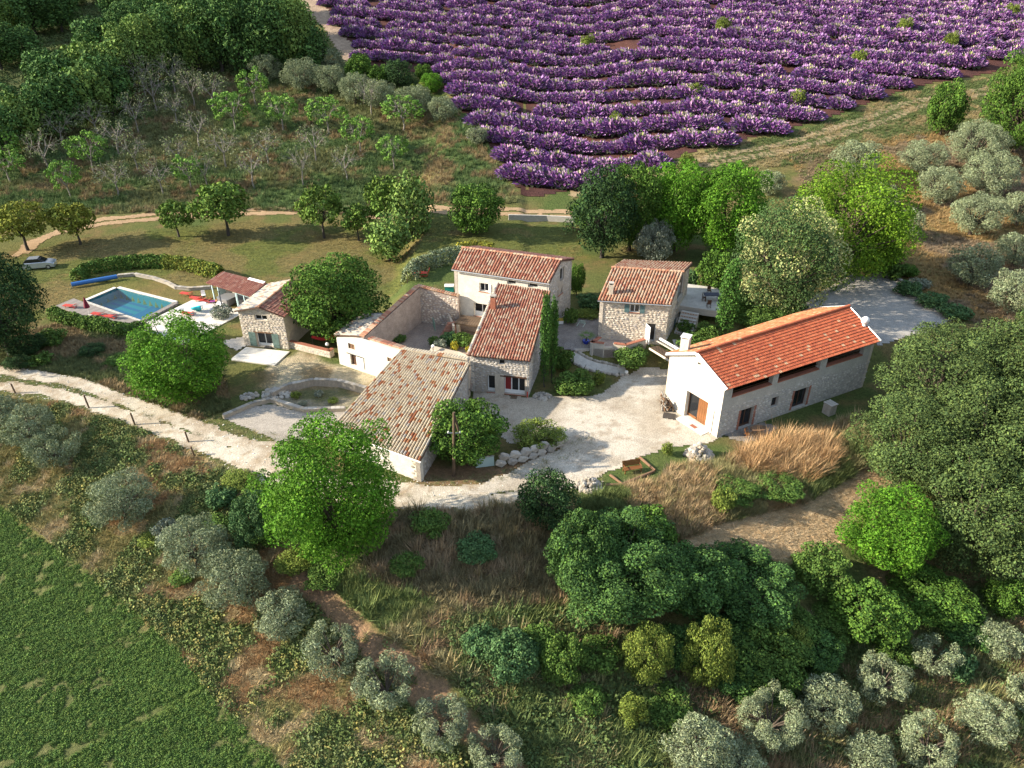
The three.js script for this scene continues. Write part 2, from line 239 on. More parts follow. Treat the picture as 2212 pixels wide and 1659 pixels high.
function gridGeo(x0, x1, z0, z1, step, hf, cf, keep) {
  const nx = Math.round((x1 - x0) / step), nz = Math.round((z1 - z0) / step), pos = [], col = [], uv = [], idx = [], id = new Int32Array((nx + 1) * (nz + 1)).fill(-1);
  const vert = (i, j) => { const q = j * (nx + 1) + i; if (id[q] < 0) { const x = x0 + (x1 - x0) * i / nx, z = z0 + (z1 - z0) * j / nz; id[q] = pos.length / 3; pos.push(x, hf(x, z), z); col.push(...cf(x, z)); uv.push(x, z); } return id[q]; };
  for (let j = 0; j < nz; j++) for (let i = 0; i < nx; i++) { if (keep && !keep(x0 + (x1 - x0) * (i + .5) / nx, z0 + (z1 - z0) * (j + .5) / nz)) continue; const a = vert(i, j), b = vert(i + 1, j), c = vert(i + 1, j + 1), d = vert(i, j + 1); idx.push(a, d, b, b, d, c); }
  const g = new THREE.BufferGeometry(); g.setAttribute('position', new THREE.Float32BufferAttribute(pos, 3)); g.setAttribute('color', new THREE.Float32BufferAttribute(col, 3)); g.setAttribute('uv', new THREE.Float32BufferAttribute(uv, 2)); g.setIndex(idx); g.computeVertexNormals(); return g;
}
structure('ground', gridGeo(-100, 100, -128, -8, .5, H, groundCol, (x, z) => inPit(x, z) < .3), M.ground, 'rough grassy ground of the farm, dry in places', 'ground');
structure('hillside', gridGeo(-260, 260, -330, -128, 2, H, groundCol), M.ground, 'grassy hillside rising behind the farm', 'hillside');
structure('valley_floor', gridGeo(-700, 700, -900, 500, 20, (x, z) => H(clamp(x, -260, 260), clamp(z, -330, 40)) - 7, (x, z) => mixc(G0.green, G0.olive, fbm(x * .02, z * .02))), M.ground, 'open green land around the farm', 'ground');

// sheets laid on the ground
function sheet(name, label, cat, w, mt, cf, step = .3, lift = .03, amp = .5, bound = w.box) {
  const f = typeof w === 'function' ? w : (x, z) => sdPoly(w, x, z);
  return structure(name, gridGeo(bound[0] - 1, bound[1] + 1, bound[2] - 1, bound[3] + 1, step, (x, z) => H(x, z) + lift, cf, (x, z) => f(x, z) + (fbm(x * .8, z * .8, 3) - .5) * amp * 2 > 0), mt, label, cat);
}
const boxOf = (...ls) => { let a = 1e9, b = -1e9, c = 1e9, d = -1e9; for (const l of ls) for (const [x, z] of l) { a = Math.min(a, x); b = Math.max(b, x); c = Math.min(c, z); d = Math.max(d, z); } return [a - 2, b + 2, c - 2, d + 2]; };
const chalk = (x, z) => { const n = fbm(x * .4, z * .4), m = fbm(x * 1.7 + 3, z * 1.7, 2); return mixc(mixc([.80, .74, .63], [.62, .54, .43], S((n - .45) / .25)), [.48, .38, .26], S((m - .62) / .12) * .7); };
const trackF = (x, z) => { const a = Math.min(lineD(K.trackA, x, z), lineD(K.trackB, x, z)), w = x > -27 ? lerp(.85, 2.1, S((x + 27) / 7)) : .85; return w - a; };
const trackG = (x, z) => .85 + .35 * S((x - 2) / 6) - Math.min(lineD(K.trackC, x, z), lineD(K.trackD, x, z));
sheet('gravel_track', 'pale chalk track with two wheel ruts passing the olive trees', 'track', trackF, M.gravel, chalk, .25, .03, .45, boxOf(K.trackA, K.trackB));
sheet('gravel_track', 'pale chalk track curving below the stone barn towards the yard', 'track', trackG, M.gravel, chalk, .25, .036, .4, boxOf(K.trackC, K.trackD));
sheet('gravel_yard', 'bright gravel yard between the farm buildings', 'yard', R.yard, M.gravel, (x, z) => { const n = fbm(x * .3, z * .3), m = fbm(x * 1.3 + 9, z * 1.3, 3), t = fbm((x + z * .4) * .35, (z - x * .4) * 1.6 + 5, 2); return mixc(mixc(mixc([.78, .73, .64], [.6, .54, .45], S((n - .4) / .3)), [.46, .38, .29], S((m - .62) / .1) * .6), [.56, .5, .42], S((t - .6) / .1) * .5); }, .25, .042, .3);
sheet('parking_gravel', 'grey gravel parking place beside the chalk track', 'parking', R.park, M.gravel, (x, z) => mixc([.62, .58, .53], [.5, .46, .41], fbm(x * .5, z * .5)), .25, .042, .25);
sheet('gravel_court', 'grey gravel court edged with stones behind the barn', 'court', R.court, M.gravel, (x, z) => mixc([.62, .61, .6], [.5, .49, .47], fbm(x * .4, z * .4)), .3, .035, .12);
sheet('dirt_road', 'sandy dirt road with two ruts along the orchard', 'road', (x, z) => .75 - Math.min(lineD(K.backA, x, z), lineD(K.backB, x, z)), M.gravel, (x, z) => mixc([.62, .44, .28], [.5, .36, .22], fbm(x * .6, z * .6)), .3, .05, .4, boxOf(K.backA, K.backB));
sheet('field_path', 'dry two-rut path between the lavender and the olive grove', 'path', (x, z) => .8 - Math.min(lineD(K.sideA, x, z), lineD(K.sideB, x, z)), M.gravel, (x, z) => mixc([.58, .46, .31], [.44, .35, .2], fbm(x * .6, z * .6)), .4, .06, .5, boxOf(K.sideA, K.sideB));
sheet('lavender_soil', 'reddish soil under the lavender rows', 'field', R.lav, M.soil, (x, z) => mixc([.16, .07, .05], [.08, .045, .05], fbm(x * .3, z * .3)), 1, .08, .6);
sheet('stubble_field', 'pale stubble strip between the wood and the lavender', 'field', R.stubble, M.soil, (x, z) => mixc([.56, .42, .30], [.42, .31, .22], fbm(x * .15 + z * .1, (x - z) * .9)), .8, .07, .4);
// ---------- foliage templates ----------
// each leaf (or leaf spray) is a small four-cornered blade with its own tilt and tone
function Leaves() { this.p = []; this.c = []; this.i = []; }
Leaves.prototype.leaf = function (P, n, len, wid, col, r) {
  const a = V(r() - .5, r() - .5, r() - .5).normalize(), t = a.cross(n).normalize(), b = n.clone().cross(t).normalize(), k = this.p.length / 3, bend = len * .12;
  const q = [[t, -.5 * len, b, 0, 0], [t, 0, b, -.5 * wid, bend], [t, .5 * len, b, 0, 0], [t, 0, b, .5 * wid, bend]];
  for (const [e, x, f, y, z] of q) { this.p.push(P.x + e.x * x + f.x * y + n.x * z, P.y + e.y * x + f.y * y + n.y * z, P.z + e.z * x + f.z * y + n.z * z); this.c.push(col[0], col[1], col[2]); }
  this.i.push(k, k + 1, k + 2, k, k + 2, k + 3);
};
Leaves.prototype.blade = function (a, b, w, col) { // thin upright blade from a to b
  const d = b.clone().sub(a), s = V(-d.z, 0, d.x); if (s.lengthSq() < 1e-8) s.set(1, 0, 0); s.normalize().multiplyScalar(w / 2); const k = this.p.length / 3;
  for (const q of [a.clone().sub(s), a.clone().add(s), b]) { this.p.push(q.x, q.y, q.z); this.c.push(...col); } this.i.push(k, k + 1, k + 2);
};
Leaves.prototype.spike = function (P, d, len, w, col, flat1 = 0) { // crossed, or one blade when flat1 flower spike
  const e = P.clone().addScaledVector(d, len), m = P.clone().addScaledVector(d, len * .6); let s = V(-d.z, .01, d.x).normalize(), t = d.clone().cross(s);
  for (const v of flat1 ? [s.multiplyScalar(.7).addScaledVector(t, .7 * flat1)] : [s, t]) { const k = this.p.length / 3; for (const q of [P, m.clone().addScaledVector(v, -w / 2), e, m.clone().addScaledVector(v, w / 2)]) { this.p.push(q.x, q.y, q.z); this.c.push(...col); } this.i.push(k, k + 1, k + 2, k, k + 2, k + 3); }
};
Leaves.prototype.geo = function () { const g = new THREE.BufferGeometry(); g.setAttribute('position', new THREE.Float32BufferAttribute(this.p, 3)); g.setAttribute('color', new THREE.Float32BufferAttribute(this.c, 3)); g.setIndex(this.i); g.computeVertexNormals(); return g; };
const jit = (c, r, a = .3) => { const k = 1 + (r() - .5) * 2 * a, h = (r() - .5) * a * .5; return [c[0] * k * (1 + h), c[1] * k, c[2] * k * (1 - h)]; };
const dirv = r => { const z = r() * 2 - 1, a = r() * 6.2832, s = Math.sqrt(1 - z * z); return V(s * Math.cos(a), z, s * Math.sin(a)); };

// crown of overlapping leaf clumps. o: W width, Hc height, y0 underside, blobs, n leaves, leaf size, pal, hollow (olive cup), gap (share of clumps left out)
function crownGeo(o, seed) {
  const r = rng(seed), L = new Leaves(), R0 = o.W / 2, Rh = o.Hc / 2, blobs = [];
  const nb = o.blobs;
  for (let i = 0; i < nb; i++) {
    const t = (i + .5) / nb, y = o.low ? lerp(-.95, .95, t) : lerp(-.75, .95, t), a = i * 2.39996 + r() * .7, s = Math.sqrt(Math.max(0.02, 1 - y * y)), k = o.br || .42, rad = k * (.7 + .6 * r());
    const kk = (o.even ? 1 : .78 + .42 * vn(Math.cos(a) * 1.3 + seed, y * 1.3 + Math.sin(a) * 1.3 + 20)) * (.92 + .2 * r()); let q = V(s * Math.cos(a), y, s * Math.sin(a)).multiplyScalar((1 - rad * .75) * kk);
    if (o.hollow && y > .1) { q.x *= 1.1; q.z *= 1.1; q.y *= .55; if (s < .55) continue; }
    if (o.gap && r() < o.gap) continue;
    if (o.cone) { const f = 1 - .75 * clamp((y + .6) / 1.6); q.x *= f; q.z *= f; }
    q = V(q.x * R0 * (1 + (r() - .5) * .25), q.y * Rh, q.z * R0 * (1 + (r() - .5) * .25));
    blobs.push({ q, rx: rad * R0, ry: rad * lerp(R0, Rh, .6) * .85, tone: 1 + (r() - .5) * (o.toneVar ?? .35), pale: r() < (o.paleShare || 0) });
  }
  if (!o.hollow && !o.noCore) blobs.push({ q: V(0, 0, 0), rx: R0 * .7, ry: Rh * .72, tone: 1, core: true });
  let area = 0; for (const b of blobs) if (!b.core) area += b.rx * b.ry; const per = o.n / area;
  for (const b of blobs) {
    const m = Math.round(b.rx * b.ry * per * (b.core ? .6 : 1));
    for (let i = 0; i < m; i++) {
      const d = dirv(r); if (d.y < -.55 && r() < .5) d.y = -d.y;
      const lump = .8 + .28 * vn(d.x * 2.2 + b.q.x * 3 + 50, d.y * 2.2 + d.z * 2 + b.q.z * 3 + 50) + (r() - .5) * .22, inner = r() < .16 ? .55 : 1;
      const P = V(b.q.x + d.x * b.rx * lump * inner, b.q.y + d.y * b.ry * lump * inner, b.q.z + d.z * b.rx * lump * inner);
      const n = d.clone().multiplyScalar(.8).add(dirv(r).multiplyScalar(.9)).add(V(0, .35, 0)).normalize();
      const base = b.pale && r() < .9 ? o.pale : pick(o.pal, r), c = jit(base, r, .28), s = o.leaf * (.45 + 1.1 * r() * r() + .25 * r());
      P.y += o.y0 + Rh; if (P.y < .03) P.y = .03 + r() * .1;
      L.leaf(P, n, s * (o.long || 1.25), s * (o.wide || .8), [c[0] * b.tone, c[1] * b.tone, c[2] * b.tone], r);
    }
  }
  o.centres = blobs.map(b => V(b.q.x, b.q.y + o.y0 + Rh, b.q.z));
  return L.geo();
}
function trunkGeo(o, seed, th, tr) { // trunk with limbs that reach into the clumps
  const r = rng(seed + 5), gs = [], fork = V((r() - .5) * .3, th, (r() - .5) * .3);
  const stems = o.stems || 1;
  for (let s = 0; s < stems; s++) { const a = s * 6.283 / stems, base = stems > 1 ? V(Math.cos(a) * tr * 1.3, -.25, Math.sin(a) * tr * 1.3) : V(0, -.3, 0), f = stems > 1 ? V(Math.cos(a) * tr * 3, th, Math.sin(a) * tr * 3) : fork, mid = base.clone().lerp(f, .5).add(V((r() - .5) * .25, 0, (r() - .5) * .25)); gs.push(rod(base, mid, tr * 1.25, tr * .95, 7), rod(mid, f, tr * .97, tr * .75, 7)); }
  if (o.branchy) { // a few limbs that fork twice
    const mains = []; for (let k = 0; k < 5; k++) { const a = k * 1.257 + r() * .6, e = V(fork.x + Math.cos(a) * o.W * .2, th + (o.T - th) * (.3 + .2 * r()), fork.z + Math.sin(a) * o.W * .2); mains.push(e); gs.push(rod(fork, e, tr * .6, tr * .35, 5)); }
    for (const c of o.centres) { let b = mains[0]; for (const e of mains) if (e.distanceTo(c) < b.distanceTo(c)) b = e; const m = b.clone().lerp(c, .55).add(V((r() - .5) * .4, .2, (r() - .5) * .4)); gs.push(rod(b, m, tr * .32, tr * .18, 4), rod(m, c, tr * .18, tr * .05, 4)); for (let k = 0; k < 3; k++) { const t = c.clone().add(dirv(r).multiplyScalar(.7)).add(V(0, .35, 0)); gs.push(rod(m.clone().lerp(c, .3 + .5 * r()), t, tr * .1, tr * .03, 3)); } }
    return merge(gs);
  }
  for (const [i, c] of o.centres.entries()) { if (i % (o.limbEvery || 2)) continue; const m = fork.clone().lerp(c, .5).add(V(0, .25, 0)); gs.push(rod(fork, m, tr * .5, tr * .3, 5), rod(m, c, tr * .3, tr * .08, 5)); }
  return merge(gs);
}
// real dimensions of each kind: W crown width, T total height
const KINDS = {
  locust: { low: true, glow: true, W: 9, T: 10, th: 1.2, tr: .26, blobs: 54, br: .28, n: 27000, leaf: .2, pal: [[.105, .25, .018], [.08, .205, .015], [.135, .28, .026], [.06, .155, .014]], toneVar: .5, bark: 'bark' },
  locustLime: { low: true, glow: true, W: 9, T: 10, th: 2, tr: .26, blobs: 44, br: .3, n: 17000, leaf: .21, pal: [[.135, .245, .016], [.105, .205, .014], [.165, .265, .025], [.075, .155, .012]], toneVar: .45, bark: 'bark' },
  broad: { W: 8, T: 7, th: 1.2, tr: .25, blobs: 44, br: .28, n: 15000, leaf: .21, wide: 1, pal: [[.075, .15, .022], [.056, .118, .02], [.1, .18, .028], [.04, .088, .016]], toneVar: .45, bark: 'bark', low: true },
  thicket: { W: 10, T: 7, th: .6, tr: .2, blobs: 64, br: .22, n: 30000, leaf: .19, wide: 1, pal: [[.075, .15, .03], [.048, .105, .03], [.08, .155, .042], [.036, .08, .024]], toneVar: .5, bark: 'bark', low: true },
  dark: { W: 8, T: 8, th: 1.4, tr: .26, blobs: 44, br: .27, n: 14000, leaf: .2, pal: [[.035, .075, .024], [.028, .06, .022], [.05, .095, .028], [.022, .048, .018]], toneVar: .6, bark: 'darkBark', low: true },
  oak: { W: 9, T: 9, th: 1.6, tr: .3, blobs: 60, br: .24, n: 19000, leaf: .19, pal: [[.078, .12, .036], [.06, .098, .03], [.1, .145, .042], [.042, .07, .025]], toneVar: .5, bark: 'bark', low: true },
  chestnut: { W: 9, T: 9, th: 1.8, tr: .28, blobs: 50, br: .26, n: 16000, leaf: .2, pal: [[.06, .11, .035], [.048, .088, .03], [.075, .125, .04]], pale: [.32, .35, .14], paleShare: .42, toneVar: .35, bark: 'bark', low: true },
  forest: { W: 8, T: 10, th: 1.5, tr: .24, blobs: 26, br: .36, n: 4200, leaf: .42, pal: [[.075, .15, .04], [.058, .122, .034], [.095, .175, .045], [.042, .09, .028]], toneVar: .5, bark: 'darkBark', low: true },
  forestLight: { W: 8, T: 9, th: 1.5, tr: .22, blobs: 26, br: .36, n: 4200, leaf: .42, pal: [[.135, .215, .05], [.105, .18, .045], [.16, .235, .06]], toneVar: .4, bark: 'darkBark', low: true },
  olive: { low: true, W: 5, T: 4, th: .9, tr: .2, blobs: 46, br: .25, gap: .08, n: 8500, leaf: .14, long: 1.7, wide: .5, pal: [[.235, .28, .16], [.185, .225, .12], [.285, .325, .2], [.14, .175, .09]], toneVar: .3, bark: 'bark', limbEvery: 2 },
  oliveOpen: { low: true, W: 5, T: 3.8, th: .9, tr: .2, blobs: 48, br: .23, gap: .08, n: 8000, leaf: .14, long: 1.7, wide: .5, pal: [[.235, .28, .16], [.185, .225, .12], [.285, .325, .2], [.14, .175, .09]], toneVar: .3, hollow: true, bark: 'bark' },
  orchard: { branchy: true, W: 6, T: 6.5, th: 2, tr: .12, blobs: 30, br: .18, n: 1500, leaf: .31, pal: [[.13, .25, .04], [.10, .205, .035], [.16, .28, .06]], toneVar: .4, bark: 'paleBark', noCore: true, limbEvery: 1 },
  orchardThin: { branchy: true, W: 5.5, T: 6, th: 2, tr: .12, blobs: 34, br: .2, n: 520, leaf: .22, pal: [[.15, .19, .08], [.19, .2, .12], [.12, .17, .06]], toneVar: .3, bark: 'paleBark', noCore: true, limbEvery: 1 },
  lawnTree: { W: 6, T: 6.2, th: 1.8, tr: .17, blobs: 26, br: .3, n: 3600, leaf: .32, pal: [[.10, .17, .03], [.08, .14, .028], [.125, .195, .035]], toneVar: .45, bark: 'darkBark', noCore: true },
  lawnTreeGold: { W: 6, T: 6.2, th: 1.8, tr: .17, blobs: 26, br: .3, n: 3600, leaf: .32, pal: [[.17, .19, .03], [.13, .155, .028], [.2, .22, .035]], toneVar: .4, bark: 'darkBark', noCore: true },
  shrub: { W: 3, T: 2, th: .2, tr: .05, blobs: 18, br: .36, n: 2200, leaf: .2, pal: [[.075, .14, .028], [.058, .11, .024], [.1, .165, .033]], toneVar: .4, bark: 'bark', low: true },
  shrubTeal: { W: 3, T: 2, th: .2, tr: .05, blobs: 18, br: .36, n: 2400, leaf: .2, pal: [[.07, .14, .05], [.055, .112, .042], [.09, .16, .06]], toneVar: .4, bark: 'bark', low: true },
  shrubYellow: { W: 1.6, T: 1.4, th: .2, tr: .04, blobs: 14, br: .4, n: 1100, leaf: .15, pal: [[.42, .36, .03], [.34, .3, .03], [.26, .26, .04]], toneVar: .25, bark: 'bark', low: true },
  shrubGold: { W: 3, T: 2, th: .2, tr: .05, blobs: 18, br: .36, n: 2200, leaf: .17, pal: [[.13, .175, .032], [.10, .145, .028], [.165, .205, .04]], toneVar: .35, bark: 'bark', low: true },
  shrubGrey: { W: 3, T: 1.6, th: .2, tr: .05, blobs: 18, br: .36, n: 2200, leaf: .16, pal: [[.2, .23, .17], [.15, .18, .13], [.25, .27, .21]], toneVar: .35, bark: 'bark', low: true },
  cypress: { even: true, W: 2, T: 9, th: .3, tr: .14, blobs: 40, br: .42, n: 6500, leaf: .17, pal: [[.05, .12, .022], [.035, .09, .018], [.075, .16, .03]], toneVar: .4, bark: 'darkBark', low: true, column: true },
};
const templates = {};
function template(kind, v, q = 1) { // q: finer foliage for plants that stand larger
  const key = kind + v + '_' + q; if (templates[key]) return templates[key];
  const o = { ...KINDS[kind] }, seed = v * 137 + kind.length * 31 + kind.charCodeAt(0) * 7 + kind.charCodeAt(kind.length - 1);
  o.leaf /= q; o.n = Math.round(o.n * q * q); if (q > 1.4) { o.blobs = Math.round(o.blobs * Math.min(3, q * 1.2)); o.br = (o.br || .42) / Math.sqrt(Math.min(3, q)); }
  o.y0 = o.low ? Math.min(.3, o.th * .3) : o.th * .75; o.Hc = o.T - o.y0;
  let crown = crownGeo(o, seed); const bb = (crown.computeBoundingBox(), crown.boundingBox);
  const trunk = trunkGeo(o, seed, o.th, o.tr);
  return templates[key] = { crown, trunk, W: (bb.max.x - bb.min.x + bb.max.z - bb.min.z) / 2 * .96, T: bb.max.y, bark: M[o.bark] };
}
let treeCount = 0;
const QS = [.7, .85, 1, 1.35, 1.8, 2.4, 3.2];
function plant(kind, name, label, category, group, base, w, h, opt = {}) { // base: Vector3, w, h metres
  const K0 = KINDS[kind], rel = Math.sqrt(w / K0.W * Math.max(w / K0.W, h / K0.T)), near = clamp(80 / base.distanceTo(camera.position), .8, 1.25), q = QS.reduce((a, b) => Math.abs(b - rel * near) < Math.abs(a - rel * near) ? b : a);
  const v = q > 2 ? 0 : opt.v ?? (treeCount++ % 3), t = template(kind, v, q), g = thing(name, label, category, base, group, opt.turn ?? rr(0, 6.28));
  const sx = w / t.W, sy = h / t.T; g.scale.set(sx, sy, sx);
  part(g, opt.trunkName || 'trunk', t.trunk, opt.bark || t.bark); part(g, opt.crownName || 'crown', t.crown, K0.glow ? M.leafGlow : M.leaf);
  return g;
}
// u,v: foot of the tree in the photo; w, h: its size there
function plantPx(kind, name, label, category, group, u, v, w, h, opt) {
  if (!KINDS[kind].low) { const P = gp(u, v), m = mpp(P); return plant(kind, name, label, category, group, P, w * m, h * m / cosDep(P) * .95, opt); }
  // leafy to the ground: v is the lower edge of the outline, so the foot lies farther up the picture
  let P = gp(u, v); for (let i = 0; i < 2; i++) { const m = mpp(P), c = cosDep(P), sn = Math.sqrt(1 - c * c), T = h * m, b = w * m * sn, a = Math.sqrt(Math.max(T * T - b * b, .2 * T * T)); P = gp(u, v - (T - a) / 2 / m); opt = { ...opt, _h: a / c }; }
  return plant(kind, name, label, category, group, P, w * mpp(P), opt._h, opt);
}
// u,v: centre of the crown
function crownPx(kind, name, label, category, group, u, v, w, asp = .8, opt = {}) { const P0 = gp(u, v + w * .28), m = mpp(P0); return plant(kind, name, label, category, group, P0, w * m, w * m * asp, opt); }

// hedge: leaf clumps along a line (world points), fixed width and height
function hedge(name, label, pts, wid, hgt, pal, dens = 60, leaf = .2, seed = 3, group) {
  const r = rng(seed), L = new Leaves(), P0 = pts[0], o = V(P0.x, H(P0.x, P0.z), P0.z); let stems = [];
  for (let i = 1; i < pts.length; i++) {
    const a = pts[i - 1], b = pts[i], len = a.distanceTo(b), n = Math.round(len * dens), dx = (b.x - a.x) / len, dz = (b.z - a.z) / len;
    for (let k = 0; k < n; k++) {
      const t = r(), ang = r() * Math.PI, rad = .82 + .3 * vn(t * len * .8 + i * 9, ang * 1.5 + seed) + (r() - .5) * .25, sx = Math.cos(ang) * wid / 2 * rad, sy = Math.sin(ang) ** .6 * hgt * rad;
      const x = a.x + (b.x - a.x) * t - dz * sx, z = a.z + (b.z - a.z) * t + dx * sx, P = V(x, H(x, z) + Math.max(.05, sy * (r() < .15 ? r() : 1)), z).sub(o);
      const nn = V(-dz * Math.cos(ang), Math.sin(ang), dx * Math.cos(ang)).add(dirv(r).multiplyScalar(.9)).normalize(), c = jit(pick(pal, r), r, .35), s = leaf * (.6 + .8 * r());
      const tone = .8 + .5 * vn(t * len * .7 + i * 5, ang + 3); L.leaf(P, nn, s * 1.25, s * .85, [c[0] * tone, c[1] * tone, c[2] * tone], r);
    }
    for (let k = 0; k < len; k++) { const x = lerp(a.x, b.x, k / len), z = lerp(a.z, b.z, k / len), q = V(x, H(x, z), z).sub(o); stems.push(rod(q.clone().add(V(0, -.1, 0)), q.clone().add(V(.1, hgt * .7, .05)), .04, .02, 4)); }
  }
  const g = thing(name, label, 'hedge', o, group); part(g, 'foliage', L.geo(), M.leaf); part(g, 'stems', merge(stems), M.bark); return g;
}
// ground cover scattered over an area, one object nobody could count
function scatter(name, label, category, n, w, geos, pal, smin, smax, opt = {}) {
  const r = rng(opt.seed || n), b = w.box, per = geos.map(() => []); let tries = 0, made = 0; const m4 = new THREE.Matrix4(), q = new THREE.Quaternion(), up = V(0, 1, 0);
  while (made < n && tries++ < n * 12) {
    const x = lerp(b[0], b[1], r()), z = lerp(b[2], b[3], r()); if (sdPoly(w, x, z) < 0) continue; if (opt.skip && opt.skip(x, z, r)) continue; made++;
    const s = lerp(smin, smax, r() * r()); q.setFromAxisAngle(up, r() * 6.283); m4.compose(V(x, H(x, z) - .02, z), q, V(s, s * lerp(.7, 1.3, r()), s));
    const c = jit(typeof pal === 'function' ? pal(x, z, r) : pick(pal, r), r, .3); per[Math.floor(r() * geos.length)].push([m4.clone(), C(c[0], c[1], c[2])]);
  }
  per.forEach((list, k) => { if (!list.length) return; const im = new THREE.InstancedMesh(geos[k], opt.mat || M.leaf, list.length); list.forEach(([m, c], i) => { im.setMatrixAt(i, m); im.setColorAt(i, c); }); im.name = numbered(name); shade(im); tag(im, label, category, null, 'stuff'); scene.add(im); });
}
function tuftGeo(seed, n = 16, hgt = .55, spread = .35, w = .05) { const r = rng(seed), L = new Leaves(); for (let i = 0; i < n; i++) { const a = r() * 6.283, d = r() * spread * .5, t = r() * 6.283, l = hgt * (.5 + .6 * r()), lean = spread * (.3 + r()); const k = .75 + .5 * r(); L.blade(V(Math.cos(a) * d, 0, Math.sin(a) * d), V(Math.cos(a) * d + Math.cos(t) * lean, l, Math.sin(a) * d + Math.sin(t) * lean), w * (.7 + .8 * r()), [k, k, k]); } return L.geo(); }
function clumpGeo(seed, n = 26, rad = .3, leaf = .12) { const r = rng(seed), L = new Leaves(); for (let i = 0; i < n; i++) { const d = dirv(r); d.y = Math.abs(d.y); const P = V(d.x * rad * (.5 + .6 * r()), d.y * rad * .8 * (.4 + .7 * r()) + .02, d.z * rad * (.5 + .6 * r())), k = .75 + .5 * r(); L.leaf(P, d.add(dirv(r).multiplyScalar(.7)).normalize(), leaf * (.8 + .7 * r()), leaf * (.6 + .5 * r()), [k, k, k], r); } return L.geo(); }
// ---------- building helpers ----------
const UP = V(0, 1, 0);
// an upright wall seen from outside with P0 at its left foot; s runs along it, y is height above sea level of the scene
function Wall(P0, P1) { const d = V(P1.x - P0.x, 0, P1.z - P0.z), L = d.length(); d.normalize(); const n = d.clone().cross(UP); return { P0: V(P0.x, 0, P0.z), d, n, L, at: (s, y, o = 0) => V(P0.x + d.x * s + n.x * o, y, P0.z + d.z * s + n.z * o), m: new THREE.Matrix4().makeBasis(d, UP, n).setPosition(P0.x, 0, P0.z) }; }
function onWall(w, uv) { const d = ray(uv[0], uv[1]), c = V(0, CAM_Y, 0), t = w.P0.clone().setY(0).sub(c.clone().setY(0)).dot(w.n) / d.dot(w.n), P = c.addScaledVector(d, t); return [P.x * w.d.x + P.z * w.d.z - (w.P0.x * w.d.x + w.P0.z * w.d.z), P.y]; }
const rect = (w, a, b) => { const p = onWall(w, a), q = onWall(w, b); return [Math.min(p[0], q[0]), Math.max(p[0], q[0]), Math.min(p[1], q[1]), Math.max(p[1], q[1])]; };
function wallGeo(w, y0, top, holes = [], thick = .4) { // top: [[s,y],...] from left to right
  const sh = new THREE.Shape(); sh.moveTo(top[0][0], y0); for (const [s, y] of top) sh.lineTo(s, y); sh.lineTo(top[top.length - 1][0], y0); sh.closePath();
  for (const [a, b, c, d] of holes) { const h = new THREE.Path(); h.moveTo(a, c); h.lineTo(a, d); h.lineTo(b, d); h.lineTo(b, c); h.closePath(); sh.holes.push(h); }
  const g = new THREE.ExtrudeGeometry(sh, { depth: thick, bevelEnabled: false }); g.translate(0, 0, -thick); return g.applyMatrix4(w.m);
}
// box in wall coordinates: s0..s1, y0..y1, out from o0 to o1
function wbox(w, s0, s1, y0, y1, o0, o1) { const g = new THREE.BoxGeometry(s1 - s0, y1 - y0, o1 - o0); g.translate((s0 + s1) / 2, (y0 + y1) / 2, (o0 + o1) / 2); return g.applyMatrix4(w.m); }
function windowIn(g, w, [a, b, c, d], o = {}) { // frame, panes, sill, shutters in an opening
  const dep = o.dep ?? .22, fr = o.frame || M.frameWhite, t = o.t || .07, n = o.leaves || 2, bars = [wbox(w, a, a + t, c, d, -dep - .05, -dep), wbox(w, b - t, b, c, d, -dep - .05, -dep), wbox(w, a + t, b - t, d - t, d, -dep - .05, -dep), wbox(w, a + t, b - t, c, c + (o.foot || t), -dep - .05, -dep)];
  for (let i = 1; i < n; i++) { const s = lerp(a, b, i / n); bars.push(wbox(w, s - t * .6, s + t * .6, c + (o.foot || t), d - t, -dep - .045, -dep + .01)); }
  const f = wpart(g, o.name || 'window', merge(bars), fr);
  for (let i = 0; i < n; i++) { const s0 = lerp(a, b, i / n) + t * .7, s1 = lerp(a, b, (i + 1) / n) - t * .7; wpart(g, 'pane', wbox(w, s0, s1, c + (o.foot || t), d - t, -dep - .04, -dep - .02), o.panes ? o.panes[i] || M.glass : M.glass, f); }
  if (o.sill) wpart(g, 'sill', wbox(w, a - .08, b + .08, c - .08, c - .002, -dep, .06), o.sill, f);
  if (o.shutters) for (const [s0, s1] of o.shutters) { const sh = wpart(g, 'shutter', merge([wbox(w, s0, s1, c - .02, d + .02, .03, .075), wbox(w, s0 + .02, s1 - .02, lerp(c, d, .2), lerp(c, d, .25), .075, .1), wbox(w, s0 + .02, s1 - .02, lerp(c, d, .75), lerp(c, d, .8), .075, .1)]), o.shutterMat || M.shutter); }
  return f;
}
// ----- roof tiles -----
function canalTile(seg = 6) { const pos = [], idx = [], L = .5; for (let j = 0; j < 2; j++) for (let i = 0; i <= seg; i++) { const a = Math.PI * i / seg, r = j ? .155 : .13; pos.push(-Math.cos(a) * r, Math.sin(a) * r * .85 + (j ? .03 : 0), j ? L / 2 : -L / 2); } for (let i = 0; i < seg; i++) idx.push(i, i + seg + 1, i + 1, i + 1, i + seg + 1, i + seg + 2); const k = pos.length / 3; pos.push(0, -.01, L / 2); for (let i = 0; i < seg; i++) idx.push(k, seg + 2 + i, seg + 1 + i); let g = new THREE.BufferGeometry(); g.setAttribute('position', new THREE.Float32BufferAttribute(pos, 3)); g.setAttribute('uv', new THREE.Float32BufferAttribute(new Float32Array(pos.length / 3 * 2), 2)); g.setIndex(idx); g = g.toNonIndexed(); g.computeVertexNormals(); return g; }
const CANAL = canalTile();
